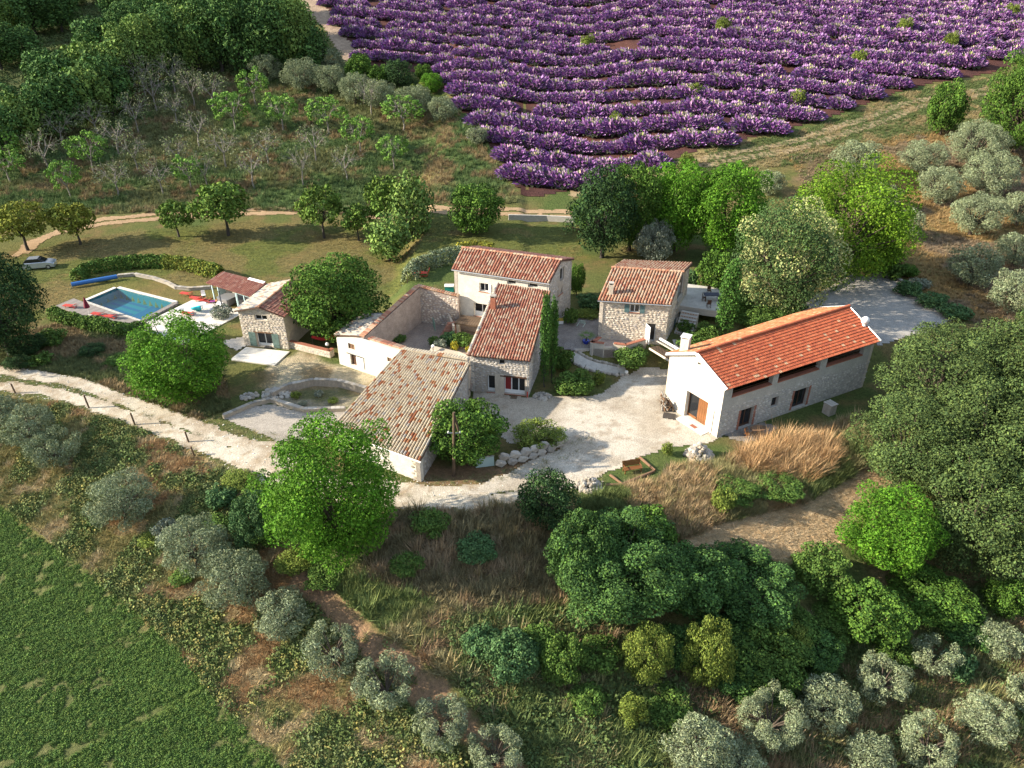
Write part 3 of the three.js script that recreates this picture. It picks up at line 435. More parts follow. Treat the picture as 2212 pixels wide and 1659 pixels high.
const FLAT = (() => { const g = merge([box(.335, .03, .46, 0, .015, 0), box(.07, .035, .46, -.09, .045, 0), box(.07, .035, .46, .09, .045, 0), box(.335, .03, .05, 0, .045, .2)]); return g; })();
const tilePal = { red: [[.47, .2, .13, 4], [.57, .39, .28, 4], [.40, .15, .095, 3], [.6, .46, .35, 1], [.52, .27, .18, 4], [.34, .15, .11, 1]], cream: [[.70, .59, .43, 7], [.76, .66, .50, 6], [.52, .23, .1, 2], [.62, .5, .36, 3], [.44, .16, .07, 1], [.56, .52, .47, 1]], warm: [[.59, .36, .235, 4], [.62, .45, .32, 3], [.47, .2, .12, 3], [.54, .28, .17, 3], [.41, .17, .11, 1], [.6, .4, .28, 3]], flat: [[.60, .155, .065, 8], [.54, .135, .058, 6], [.64, .19, .085, 5], [.66, .42, .26, 1], [.57, .145, .06, 6], [.49, .12, .055, 3]], grey: [[.62, .58, .5, 4], [.68, .63, .54, 3], [.3, .31, .33, 2], [.5, .44, .37, 2], [.45, .3, .22, 1], [.22, .24, .27, 1]], rose: [[.46, .2, .15, 4], [.52, .27, .2, 3], [.4, .16, .12, 3], [.58, .36, .28, 1], [.36, .15, .12, 2], [.5, .23, .16, 2]], gold: [[.62, .28, .12, 5], [.66, .38, .2, 2], [.57, .22, .09, 4], [.68, .48, .29, 1], [.48, .18, .09, 2], [.6, .3, .15, 3]] };
const tileMats = {}; for (const k in tilePal) { tileMats[k] = []; for (const [r, g, b, n] of tilePal[k]) { const m = mat(C(r, g, b), { side: THREE.DoubleSide, map: rep(texPlaster, 1), roughness: .85 }); for (let i = 0; i < n; i++) tileMats[k].push(m); } }
M.channel = mat(C(.115, .05, .036), { map: rep(texSoil, 1) }); M.channelPale = mat(C(.17, .105, .07), { map: rep(texSoil, 1) });
const tileWhite = mat(C(1, 1, 1), { side: THREE.DoubleSide, map: rep(texPlaster, 1), roughness: .85 });
// e0,e1 eave left and right, r1,r0 ridge right and left (seen from the eave side)
function roofSlope(g, e0, e1, r1, r0, o = {}) {
  const rand = rng(o.seed || 11), pal = tileMats[o.pal || 'red'], gap = o.gap || .32, row = o.row || .42, tile = o.flat ? FLAT : CANAL;
  const slab = wpart(g, 'roof', quadGeo([e0, e1, r1, r0], .12), o.bed || M.channel);
  const W = Math.max(e0.distanceTo(e1), r0.distanceTo(r1)), Ls = (e0.distanceTo(r0) + e1.distanceTo(r1)) / 2, nc = Math.round(W / gap), nr = Math.max(2, Math.round(Ls / row));
  const list = [], m4 = new THREE.Matrix4();
  for (let i = 0; i < nc; i++) {
    const t = (i + .5) / nc, E = e0.clone().lerp(e1, t), Rr = r0.clone().lerp(r1, t), dn = E.clone().sub(Rr).normalize(), X = e1.clone().sub(e0).lerp(r1.clone().sub(r0), .5).normalize(), N = dn.clone().cross(X).normalize(), XX = N.clone().cross(dn).normalize();
    const kx = E.clone().lerp(Rr, .5).distanceTo(e0.clone().lerp(e1, (i + 1.5) / nc).lerp(r0.clone().lerp(r1, (i + 1.5) / nc), .5)) / (o.flat ? .335 : .32);
    for (let j = 0; j < nr; j++) {
      const f = (j + .42) / nr, P = E.clone().lerp(Rr, f).addScaledVector(N, (o.flat ? .02 : .02) + rand() * (o.flat ? .008 : .02)).addScaledVector(XX, (rand() - .5) * (o.flat ? .006 : .02));
      const q = dn.clone().addScaledVector(N, o.flat ? .11 : -.02).addScaledVector(XX, (rand() - .5) * (o.flat ? .01 : .04)).normalize(), n2 = q.clone().cross(XX).normalize(), x2 = n2.clone().cross(q).normalize();
      const s = Ls / nr / row; m4.makeBasis(x2.multiplyScalar(kx * (o.flat ? .99 : .78)), n2.multiplyScalar(1 + (rand() - .5) * .2), q.multiplyScalar(s)); m4.setPosition(P.x - g.position.x, P.y - g.position.y, P.z - g.position.z);
      const streak = o.patch ? vn(i * .35 + (o.seed || 0), j * .6) : .5; let mt = pal[Math.floor(rand() * pal.length)]; if (o.patch && streak > .8) mt = pal[pal.length - 1 - Math.floor(rand() * o.patch)];
      list.push({ m: m4.clone(), mt, d: P.distanceTo(camera.position) });
    }
  }
  list.sort((a, b) => a.d - b.d);
  const most = o.most ?? 300;
  for (const t of list.slice(0, most)) { const k = part(slab, 'roof_tile', tile, t.mt); k.applyMatrix4(t.m); }
  const rest = list.slice(most); if (rest.length) { const im = new THREE.InstancedMesh(tile, tileWhite, rest.length); rest.forEach((t, i) => { im.setMatrixAt(i, t.m); im.setColorAt(i, t.mt.color); }); im.name = 'roof_tiles'; im.userData.kind = 'stuff'; shade(im); slab.add(im); }
  return slab;
}
function capRow(g, a, b, pal, name = 'ridge_tile', parent = g, sc = 1.1, seed = 5, across = false) { // tiles laid along a line, or across it as a coping
  const r = rng(seed), d = b.clone().sub(a), L = d.length(), n = Math.max(1, Math.round(L / (across ? .3 : .42))), z = d.clone().normalize(), x = V(0, 1, 0).cross(z).normalize(), y = z.clone().cross(x);
  for (let i = 0; i < n; i++) { const P = a.clone().lerp(b, (i + .5) / n).sub(g.position), k = part(parent, name, CANAL, pick(tileMats[pal], r)), m = across ? new THREE.Matrix4().makeBasis(z.clone().multiplyScalar(sc), y.clone().multiplyScalar(sc), x.clone().multiplyScalar(-sc)) : new THREE.Matrix4().makeBasis(x.clone().multiplyScalar(sc), y.clone().multiplyScalar(sc), z.clone().multiplyScalar(sc)); m.setPosition(P); k.applyMatrix4(m); }
}
// ----- rubble stones set in a wall face -----
const STONES = [1, 2, 3, 4].map(s => { const r = rng(s * 31), g = new THREE.IcosahedronGeometry(.5, 0), p = g.attributes.position, seen = {}; for (let i = 0; i < p.count; i++) { const k = [p.getX(i), p.getY(i), p.getZ(i)].map(v => v.toFixed(3)).join(); const f = seen[k] ??= [.8 + .4 * r(), .8 + .4 * r(), .8 + .4 * r()]; p.setXYZ(i, p.getX(i) * f[0], p.getY(i) * f[1], p.getZ(i) * f[2]); } g.computeVertexNormals(); return g; });
function stones(g, parent, w, s0, s1, y0, y1, o = {}) {
  const r = rng(o.seed || 17), list = [], sw = o.sw || .42, sh = o.sh || .25, m4 = new THREE.Matrix4(), mats = o.mats || M.stone;
  let row = 0; for (let y = y0 + sh / 2; y < y1; y += sh * .98, row++) for (let s = s0 + (row % 2) * sw * .4; s < s1; s += sw * (.75 + .5 * r())) {
    const S0 = s + sw * .4, Y = y + (r() - .5) * sh * .4; if (S0 > s1 - .05 || (o.top && Y > o.top(S0) - .15) || (o.holes || []).some(h => S0 > h[0] - .2 && S0 < h[1] + .2 && Y > h[2] - .16 && Y < h[3] + .16) || r() < (o.skip ?? .06)) continue;
    const a = (r() - .5) * .5, wd = sw * (.62 + .4 * r()), ht = sh * (.62 + .42 * r()), X = w.d.clone().multiplyScalar(Math.cos(a)).addScaledVector(UP, Math.sin(a)), Y1 = UP.clone().multiplyScalar(Math.cos(a)).addScaledVector(w.d, -Math.sin(a)), P = w.at(S0, Y, -.005).sub(g.position);
    m4.makeBasis(X.multiplyScalar(wd), Y1.multiplyScalar(ht), w.n.clone().multiplyScalar((o.proud || .11) * (.7 + .6 * r()))); m4.setPosition(P); list.push({ m: m4.clone(), mt: pick(mats, r), g: Math.floor(r() * 4), d: w.at(S0, Y).distanceTo(camera.position) });
  }
  list.sort((a, b) => a.d - b.d); const most = o.most ?? 300;
  for (const t of list.slice(0, most)) part(parent, 'stone', STONES[t.g], t.mt).applyMatrix4(t.m);
  const rest = list.slice(most); if (rest.length) { const im = new THREE.InstancedMesh(STONES[0], o.restMat || stoneWhite, rest.length); rest.forEach((t, i) => { im.setMatrixAt(i, t.m); im.setColorAt(i, t.mt.color); }); im.name = 'stones'; im.userData.kind = 'stuff'; shade(im); parent.add(im); }
}
const stoneWhite = mat(C(1, 1, 1));
function inset(P, Q, d) { // moves the line P-Q inwards (to its left hand side seen from above is outside)
  const v = V(Q.x - P.x, 0, Q.z - P.z).normalize(), n = v.clone().cross(UP); return [P.clone().addScaledVector(n, -d).addScaledVector(v, d), Q.clone().addScaledVector(n, -d).addScaledVector(v, -d)]; }
const flat = P => V(P.x, 0, P.z);
const isect = (p, d, q, e) => { const k = d.x * e.z - d.z * e.x, t = ((q.x - p.x) * e.z - (q.z - p.z) * e.x) / k; return V(p.x + d.x * t, 0, p.z + d.z * t); };
// shrinks a closed outline (listed anticlockwise seen from outside: front-left, front-right, rear-right, rear-left)
function shrink(pts, ds) { const n = pts.length, ln = pts.map((p, i) => { const q = pts[(i + 1) % n], d = V(q.x - p.x, 0, q.z - p.z).normalize(), o = d.clone().cross(UP); return { p: flat(p).addScaledVector(o, -(Array.isArray(ds) ? ds[i] : ds)), d }; }); return ln.map((l, i) => { const k = ln[(i + n - 1) % n]; return isect(k.p, k.d, l.p, l.d); }); }
function chimney(g, P, w, h, m, capM, d = w, ry = 0) { const c = part(g, 'chimney', merge([box(w, h, d, 0, h / 2 - .3, 0)]), m); c.position.copy(P).sub(g.position); c.rotation.y = ry; part(c, 'cap', merge([box(w * 1.15, .07, d * 1.15, 0, h - .3 + .2, 0), box(.1, .2, d, -w / 2 + .05, h - .3 + .08, 0), box(.1, .2, d, w / 2 - .05, h - .3 + .08, 0)]), capM); part(c, 'flue', box(w * .5, .12, d * .6, 0, h - .25, 0), M.black); return c; }

// ---------- A: the long house at the back ----------
{
  const hE = 8, hR = 9.6, hB = 8.5, yb = 1.2;
  const e0 = un(975.4, 580.7, hE), e1 = un(1187.1, 611.7, hE), r0 = un(998.1, 535.3, hR), r1 = un(1213.1, 562.5, hR), b1 = un(1240.9, 559.7, hB), b0 = b1.clone().add(r0).sub(r1).addScaledVector(V(e0.x - e1.x, 0, e0.z - e1.z).normalize(), .2).setY(hB);
  const g = thing('stone_house', 'long two-storey house with red tile roof and white front behind the courtyard', 'house', V(e0.x, H(e1.x, e1.z), e0.z));
  const [q0, q1, q2, q3] = shrink([e0, e1, b1, b0], [.3, .15, .3, .15]), front = Wall(q0, q1), right = Wall(q1, q2), back = Wall(q2, q3), left = Wall(q3, q0);
  const ridgeS = flat(r1).sub(q1).dot(right.d), ft = hE - .1;
  const w1 = rect(front, Z4(520, 648), Z4(640, 775)), d1 = rect(front, Z4(450, 905), Z4(650, 1100)), w2 = rect(front, Z4(878, 612), Z4(990, 655)), w3 = rect(front, Z4(1148, 652), Z4(1270, 700));
  for (const w of [w2, w3]) { w[3] = Math.min(w[3], ft - .25); w[2] = Math.min(w[2], w[3] - .5); }
  wpart(g, 'wall', wallGeo(front, yb, [[0, ft], [front.L, ft]], [w1, d1, w2, w3]), M.plasterWhite);
  windowIn(g, front, w1, { sill: M.terracotta, dep: .3, shutters: [[w1[1] + .05, w1[1] + .35]], shutterMat: M.frameWhite }); windowIn(g, front, d1, { name: 'door', dep: .35, sill: M.terracotta, leaves: 2, foot: .5 });
  windowIn(g, front, w2, { leaves: 1, dep: .3, sill: M.mortarPale }); windowIn(g, front, w3, { leaves: 1, dep: .3, sill: M.mortarPale });
  const w4 = rect(right, Z4(1562, 478), Z4(1610, 595)), w5 = rect(right, Z4(1545, 635), Z4(1588, 775)), d6 = rect(right, Z4(1492, 1010), Z4(1528, 1190));
  const fix = h => { if (h[1] - h[0] < .7) h[1] = h[0] + .8; return h; }; [w4, w5, d6].forEach(fix);
  const gable = [[0, ft], [ridgeS, hR - .1], [right.L, hB - .1]];
  const rw = wpart(g, 'wall', wallGeo(right, yb - 1, gable, [w4, w5, d6]), M.mortar);
  stones(g, rw, right, 0, right.L, yb + .5, hR, { holes: [w4, w5, d6], top: s => s < ridgeS ? lerp(ft, hR, s / ridgeS) : lerp(hR, hB, (s - ridgeS) / (right.L - ridgeS)), mats: M.stoneGrey, most: 220, seed: 3 });
  windowIn(g, right, w4, { leaves: 1 }); windowIn(g, right, w5, { leaves: 1, sill: M.terracotta }); windowIn(g, right, d6, { leaves: 1, name: 'door', frame: M.woodOld });
  wpart(g, 'wall', wallGeo(back, yb - 1, [[0, hB - .1], [back.L, hB - .1]]), M.mortar); wpart(g, 'wall', wallGeo(left, yb - 1, [[0, hB - .1], [left.L - ridgeS, hR - .1], [left.L, ft]]), M.mortar);
  const rf = roofSlope(g, e0, e1, r1, r0, { pal: 'red', seed: 5, gap: .34 }); roofSlope(g, b1, b0, r0, r1, { pal: 'rose', seed: 6, gap: .34, most: 120 });
  capRow(g, r0.clone().add(V(0, .06, 0)), r1.clone().add(V(0, .06, 0)), 'warm', 'ridge_tile', rf);
  wpart(g, 'gutter', merge([rod(e0.clone().add(V(0, -.1, .12)), e1.clone().add(V(0, -.1, .12)), .07, .07, 8), rod(front.at(front.L - .2, hE - .15, .12), front.at(front.L - .2, hE - 2.2, .12), .05)]), M.metalGrey);
}
// ---------- B: the wing with the glazed front ----------
{
  const hE = 4.4, hT = 7.25;
  const e0 = un(1010.7, 767.4, hE), e1 = un(1145.6, 780.4, hE), t1 = un(1190, 629.8, hT), t0 = un(1075.4, 613.1, hT);
  const g = thing('stone_house', 'stone wing with sloping red and cream tile roof and glazed yard doors', 'house', V(e0.x, 0, e0.z));
  const [q0, q1, q2, q3] = shrink([e0, e1, t1, t0], [.3, .2, .02, .12]), front = Wall(q0, q1), right = Wall(q1, q2), back = Wall(q2, q3), left = Wall(q3, q0), ft = hE - .12, bt = hT - .2;
  const d1 = rect(front, Z5(415, 1218), Z5(512, 1400)), d2 = rect(front, Z5(612, 1232), Z5(862, 1435)), w1 = rect(front, Z5(548, 1035), Z5(620, 1100)); d1[2] = d2[2] = .12; if (w1[3] > ft - .15) w1[3] = ft - .15;
  const fw = wpart(g, 'wall', wallGeo(front, -.6, [[0, ft], [front.L, ft]], [d1, d2, w1]), M.mortar);
  stones(g, fw, front, 0, front.L, .1, ft, { holes: [d1, d2, w1, [d1[1], d2[0], 0, d2[3]]], mats: M.stoneGrey, most: 240, seed: 8, sw: .4, sh: .24 });
  wpart(g, 'pier', wbox(front, d1[1] - .02, d2[0] + .02, -.2, d1[3] + .3, -.1, .09), M.mortarPale);
  windowIn(g, front, d1, { name: 'glass_door', leaves: 1, dep: .3, foot: .35, t: .1, sill: M.terracotta }); windowIn(g, front, w1, { leaves: 1, dep: .2, t: .05, sill: M.mortarPale });
  M.curtain = mat(C(.22, .02, .02)); windowIn(g, front, d2, { name: 'glass_door', leaves: 3, dep: .3, foot: .4, t: .09, sill: M.terracotta, panes: [M.curtain] });
  wpart(g, 'lintel', wbox(front, d2[0] - .4, d2[1] + .12, d2[3], d2[3] + .14, -.05, .1), M.woodDark);
  wpart(g, 'door_mat', wbox(front, lerp(d2[0], d2[1], .35), lerp(d2[0], d2[1], .65), .02, .06, .15, .75), M.woodOld);
  const rw = wpart(g, 'wall', wallGeo(right, -.6, [[0, ft], [right.L, bt]]), M.mortar); stones(g, rw, right, 0, right.L, .2, bt, { top: s => lerp(ft, bt, s / right.L), mats: M.stoneGrey, most: 60, seed: 9 });
  wpart(g, 'wall', wallGeo(back, 0, [[0, bt], [back.L, bt]]), M.mortar); wpart(g, 'wall', wallGeo(left, -.6, [[0, bt], [left.L, ft]]), M.plasterWhite);
  const rf = roofSlope(g, e0, e1, t1, t0, { pal: 'red', seed: 21, gap: .3 });
  capRow(g, t0.clone().add(V(0, .05, 0)), e0.clone().add(V(0, .05, 0)), 'grey', 'verge_tile', rf, 1.15, 7);
  chimney(g, un(...Z4(702, 985), 6.2), .55, 1.7, M.terracotta, M.rock[0], .55, -.2);
  wpart(g, 'downpipe', merge([rod(front.at(front.L - .1, ft, .12), front.at(front.L - .1, .6, .12), .05), rod(front.at(front.L * .75, ft - .05, .1), front.at(front.L, ft - .1, .12), .06)]), M.metalGrey);
  wpart(g, 'pipe_foot', rod(front.at(front.L - .1, .7, .12), front.at(front.L - .1, 0, .12), .075), M.redPlastic);
}
// ---------- C: the small square house ----------
let CW;
{
  const yb = 2, hE = 6.9, hR = 8.6, hB = 7.6;
  const e0 = un(1290.9, 647.9, hE), e1 = un(1449.8, 658.1, hE), r1 = un(1476.6, 588.4, hR), r0 = un(1321.4, 578, hR), b1 = un(1496, 569.3, hB), b0 = un(1346, 562.9, hB);
  const g = thing('stone_house', 'square rubble stone house with blue shutters and an open white door', 'house', V(e0.x, yb, e0.z));
  const [q0, q1, q2, q3] = shrink([e0, e1, b1, b0], [.28, .25, .25, .2]), front = Wall(q0, q1), right = Wall(q1, q2), back = Wall(q2, q3), left = Wall(q3, q0), ft = hE - .12, rS = flat(r1).sub(q1).dot(right.d); CW = { front, right, q0, q1, q2, g };
  const w1 = rect(front, Z6(1032, 683), Z6(1135, 790)), d1 = rect(front, Z6(1212, 912), Z6(1312, 1130)); if (w1[3] > ft - .3) w1[3] = ft - .3; d1[2] = yb + .15;
  const fw = wpart(g, 'wall', wallGeo(front, -.5, [[0, ft], [front.L, ft]], [w1, d1]), M.mortarPale);
  stones(g, fw, front, 0, front.L, yb, ft, { holes: [w1, d1], most: 300, seed: 12, sw: .44, sh: .26, proud: .14 });
  windowIn(g, front, w1, { leaves: 2, dep: .2, sill: M.terracotta, shutters: [[w1[0] - .58, w1[0] - .06], [w1[1] + .06, w1[1] + .58]], shutterMat: M.blueShutter });
  const dr = windowIn(g, front, d1, { name: 'door_frame', leaves: 1, dep: .3 });
  { // leaf standing open
    const lw = d1[1] - d1[0] - .1, hing = front.at(d1[0] + .05, 0, 0), dir = front.d.clone().multiplyScalar(.45).addScaledVector(front.n, .9).normalize(), ww = Wall(hing, hing.clone().addScaledVector(dir, lw));
    const lf = wpart(g, 'door', wbox(ww, 0, lw, d1[2] + .02, d1[3] - .03, -.05, 0), M.frameWhite); wpart(g, 'hinge', merge([wbox(ww, 0, lw * .6, d1[2] + .5, d1[2] + .55, 0, .015), wbox(ww, 0, lw * .6, d1[3] - .5, d1[3] - .45, 0, .015)]), M.black, lf);
  }
  const w2 = rect(right, Z6(1605, 410), Z6(1648, 590)), w3 = rect(right, Z6(1595, 655), Z6(1640, 760)), w4 = rect(right, Z6(1560, 850), Z6(1580, 960)), d2 = rect(right, Z6(1682, 520), Z6(1702, 670)), d3 = rect(right, Z6(1500, 1040), Z6(1530, 1130));
  for (const h of [w2, w3, w4, d2, d3]) if (h[1] - h[0] < .8) { const m = (h[0] + h[1]) / 2; h[0] = m - .42; h[1] = m + .42; }
  const top = s => s < rS ? lerp(ft, hR - .15, s / rS) : lerp(hR - .15, hB - .15, (s - rS) / (right.L - rS));
  const hs = [w2, w3, w4, d2].filter(h => h[0] > .2 && h[1] < right.L - .2 && h[3] < top(h[0]) - .1);
  const rw = wpart(g, 'wall', wallGeo(right, -.5, [[0, ft], [rS, hR - .15], [right.L, hB - .15]], hs), M.mortarPale); stones(g, rw, right, 0, right.L, yb, hR, { holes: hs, top, most: 160, seed: 13 });
  hs.forEach((h, i) => windowIn(g, right, h, { leaves: 1, shutters: h === w4 ? [[h[0] - .65, h[0] - .03], [h[1] + .03, h[1] + .65]] : null, shutterMat: M.blueShutter, sill: M.mortarPale }));
  wpart(g, 'wall', wallGeo(back, -.5, [[0, hB - .15], [back.L, hB - .15]]), M.mortar); wpart(g, 'wall', wallGeo(left, -.5, [[0, hB - .15], [left.L - rS, hR - .15], [left.L, ft]]), M.mortar);
  const rf = roofSlope(g, e0, e1, r1, r0, { pal: 'warm', seed: 31, gap: .33 }); roofSlope(g, b1, b0, r0, r1, { pal: 'warm', seed: 32, gap: .33, most: 200 });
  capRow(g, r0.clone().add(V(0, .06, 0)), r1.clone().add(V(0, .06, 0)), 'warm', 'ridge_tile', rf);
  chimney(g, un(...Z6(805, 545), 7.5), .5, 1.2, M.mortarPale, M.rock[1], .5, -.15);
  wpart(g, 'gutter', rod(e0.clone().add(V(0, -.1, .1)), e1.clone().add(V(0, -.1, .1)), .06, .06, 8), M.metalGrey);
}
// ---------- D: low barn with the big pale tile roof ----------
let DT = {};
{
  const hE = 2.6, hT = 4.4;
  const e0 = un(714.4, 925, hE), e1 = un(908.5, 995.5, hE), t1 = un(1015.5, 787.4, hT), t0 = un(866.2, 755.6, hT); DT = { t0, t1, e0, e1 };
  const g = thing('stone_barn', 'low barn with a wide cream and orange tile roof beside the track', 'barn', V(e0.x, 0, e0.z));
  const q = shrink([e0, e1, t1, t0], [.3, .25, .1, .25]), front = Wall(q[0], q[1]), right = Wall(q[1], q[2]), back = Wall(q[2], q[3]), left = Wall(q[3], q[0]), ft = hE - .14, bt = hT - .14;
  wpart(g, 'wall', wallGeo(front, -1.5, [[0, ft], [front.L, ft]]), M.plasterWhite);
  const rw = wpart(g, 'wall', wallGeo(right, -1.5, [[0, ft], [right.L, bt]]), M.mortar); stones(g, rw, right, 0, right.L, 0, bt, { top: s => lerp(ft, bt, s / right.L), mats: M.stoneGrey, most: 160, seed: 19 });
  stones(g, rw, front, front.L - 1.0, front.L, -.2, ft, { most: 30, seed: 20, sw: .5, sh: .34, mats: M.rock });
  wpart(g, 'wall', wallGeo(back, -.5, [[0, bt], [back.L, bt]]), M.plasterWhite); wpart(g, 'wall', wallGeo(left, -1.5, [[0, bt], [left.L, ft]]), M.plasterWhite);
  const rf = roofSlope(g, e0, e1, t1, t0, { pal: 'cream', seed: 41, gap: .31, row: .45, patch: 4, bed: M.channelPale });
  wpart(g, 'eave_board', beam(e0.clone().add(V(0, -.16, 0)), e1.clone().add(V(0, -.16, 0)), .1, .14), M.frameWhite);
}
// ---------- E: white workshop, courtyard walls ----------
{
  const A0 = un(736, 780.6, .15), e0 = un(721.9, 724.2, 3.5), k1 = un(778.3, 726.2, 4.1), k2 = un(828.7, 677.8, 4.3), e3 = un(785.4, 678.8, 3.7);
  const cR = un(868, 757, 4.3);   // where the front meets the low barn
  const g = thing('workshop', 'whitewashed workshop with small shuttered window and open wooden door', 'outbuilding', V(e0.x, 0, e0.z));
  const q0 = V(e0.x + .25, 0, e0.z + .2), q1 = V(k1.x, 0, k1.z + .15), q2 = V(k2.x, 0, k2.z), q3 = V(e3.x + .2, 0, e3.z);
  const fr = Wall(q0, flat(cR)), sK = flat(k1).sub(q0).dot(fr.d), dn = rect(fr, Z2(1398, 1165), Z2(1478, 1300)), wn = rect(fr, Z2(1375, 1045), Z2(1452, 1128)), w2 = rect(fr, Z2(1795, 1198), Z2(1850, 1260));
  wpart(g, 'wall', wallGeo(fr, -.5, [[0, 3.3], [sK, 3.95], [fr.L, 4.15]], [dn, wn, w2]), M.plasterWhite);
  windowIn(g, fr, wn, { frame: M.woodTan, leaves: 2, dep: .12, panes: [M.woodTan, M.woodTan] }); windowIn(g, fr, w2, { frame: M.woodTan, leaves: 1, dep: .12, panes: [M.woodTan] });
  const df = windowIn(g, fr, dn, { name: 'door', frame: M.woodTan, leaves: 1, dep: .2, panes: [M.woodDark] });
  wpart(g, 'door', wbox(fr, dn[1] + .05, dn[1] + 1.05, dn[2], dn[3] - .05, .03, .08), M.white);
  wpart(g, 'rail', wbox(fr, dn[0] - .4, dn[1] + 1.1, dn[3] + .04, dn[3] + .1, .03, .1), M.black);
  wpart(g, 'wall', wallGeo(Wall(q3, q0), -.5, [[0, 3.5], [Wall(q3, q0).L, 3.3]]), M.mortarPale); wpart(g, 'wall', wallGeo(Wall(q2, q3), -.5, [[0, 4], [Wall(q2, q3).L, 3.5]]), M.mortarPale);
  roofSlope(g, e3, e0, k1, k2, { pal: 'grey', seed: 51, gap: .32, most: 140, bed: M.channelPale });
}
{ // tall ruined barn wall that closes the courtyard
  const a = un(778.3, 726.2, 4.1), b = un(899.3, 618.3, 5.6), c = un(990, 641, 4.9), d = un(792.5, 734.2, 4.1), e = un(868, 757, 4.35), f = un(1009.6, 779, 4.4);
  const g = thing('courtyard_wall', 'tall pink rendered courtyard wall with a tile coping', 'wall', flat(a));
  const w1 = Wall(flat(b), flat(a)), w2 = Wall(flat(b), flat(c)), th = .45;
  wpart(g, 'wall', wallGeo(w1, -.3, [[0, 5.45], [w1.L, 4]], [], th).translate(w1.n.x * 0, 0, 0), M.pinkRender);
  const rw = wpart(g, 'wall', wallGeo(w2, -.3, [[.0, 5.45], [w2.L, 4.75]], [], th), M.pinkRender); stones(g, rw, w2, .2, w2.L, .9, 5.4, { top: s => lerp(5.4, 4.7, s / w2.L), most: 120, seed: 61, skip: .15, mats: M.stone });
  capRow(g, b.clone().addScaledVector(w1.n, -.22), a.clone().addScaledVector(w1.n, -.22), 'warm', 'coping_tile', g, 1.25, 8, true); capRow(g, b.clone().addScaledVector(w2.n, -.22), c.clone().addScaledVector(w2.n, -.22), 'warm', 'coping_tile', g, 1.25, 9, true);
  const g2 = thing('courtyard_wall', 'courtyard front wall with a red and cream tile coping above the low barn roof', 'wall', flat(d));
  const w3 = Wall(flat(d), flat(e)), w4 = Wall(flat(e), flat(f));
  wpart(g2, 'wall', wallGeo(w3, -.3, [[0, 4], [w3.L, 4.2]], [], .4).translate(-w3.n.x * .42, 0, -w3.n.z * .42), M.plasterWhite); wpart(g2, 'wall', wallGeo(w4, -.3, [[0, 4.2], [w4.L, 4.28]], [], .4).translate(-w4.n.x * .12, 0, -w4.n.z * .12), M.mortarPale);
  capRow(g2, d.clone().addScaledVector(w3.n, -.5), e.clone().addScaledVector(w3.n, -.5), 'red', 'coping_tile', g2, 1.3, 10, true); capRow(g2, e.clone().addScaledVector(w4.n, -.3), f.clone().addScaledVector(w4.n, -.3), 'cream', 'coping_tile', g2, 1.3, 11, true);
  // floor of the courtyard
  const i0 = flat(d).addScaledVector(w3.n, -1), pts = [d, f, un(1075, 760, 1.2), un(1010, 690, 1.2), c, b].map(p => [p.x, p.z]);
  structure('courtyard_floor', gridGeo(...wpoly(pts).box, .5, () => .95, (x, z) => mixc([.5, .42, .36], [.38, .31, .27], fbm(x, z)), (x, z) => sdPoly(pts, x, z) > -.1), M.gravel, 'pinkish gravel floor of the walled courtyard', 'courtyard');
  M.brickA = mat(C(.4, .19, .13), { map: rep(texSoil, .6) }); M.brickB = mat(C(.45, .24, .17), { map: rep(texSoil, .6) });
  // stairs up to the terrace door
  const st = thing('brick_stairs', 'red brick garden stairs in the courtyard beside the planting bed', 'stairs', un(...Z4(75, 1345), .95));
  const s0 = un(...Z4(85, 1350), .95), s1 = un(...Z4(200, 1170), 2.4); for (let i = 0; i < 8; i++) { const P = s0.clone().lerp(s1, (i + .5) / 8).sub(st.position), k = part(st, 'step', box(1.5, .2 * (i + 1), .42, 0, .1 * (i + 1), 0), i % 2 ? M.brickA : M.brickB); k.position.set(P.x, 0, P.z); k.rotation.y = .25; }
  part(st, 'side_wall', box(.22, 1.8, 3.2, 1.05, .7, -1), M.mortar).rotation.y = .25; part(st, 'gate', box(.06, 1.1, 1.6, -1.0, 1.2, -1.2), M.ironGreen).rotation.y = .25;
  // balcony before the door
  const bp = un(...Z4(430, 1150), 2.5), bl = thing('terrace_balcony', 'small timber balcony on plastered piers before the house door', 'balcony', V(bp.x, .95, bp.z));
  part(bl, 'deck', box(3.6, .14, 2.2, 0, 1.55, 0), M.woodOld).rotation.y = -.3; for (let i = 0; i < 12; i++) { const k = part(bl, 'plank', box(.26, .05, 2.3, -1.65 + i * .3, 1.65, 0), M.woodOld); k.position.set(0, 0, 0); k.rotation.y = -.3; }
  part(bl, 'pier', box(.35, 1.5, .35, -1.4, .75, .9), M.mortarPale).rotation.y = -.3; part(bl, 'pier', box(.35, 1.5, .35, 1.2, .75, .9), M.mortarPale).rotation.y = -.3; part(bl, 'back_wall', box(3.4, 1.5, .2, 0, .75, -.6), M.pinkRender).rotation.y = -.3;
  const lw = thing('curved_wall', 'low curved rendered wall round the courtyard planting bed', 'wall', un(...Z3(1150, 270), .95)); { const pts = [[1000, 235], [1120, 265], [1240, 290], [1310, 320], [1335, 350]].map(p => un(...Z3(...p), 1.75)); for (let i = 1; i < pts.length; i++) { const a2 = pts[i - 1], b2 = pts[i]; wpart(lw, 'segment', beam(a2.clone().setY(1.35), b2.clone().setY(1.35), .9, .35).translate(0, 0, 0), M.mortarPale); wpart(lw, 'capstone', beam(a2.clone().setY(1.84), b2.clone().setY(1.84), .1, .5), M.rock[3]); } }
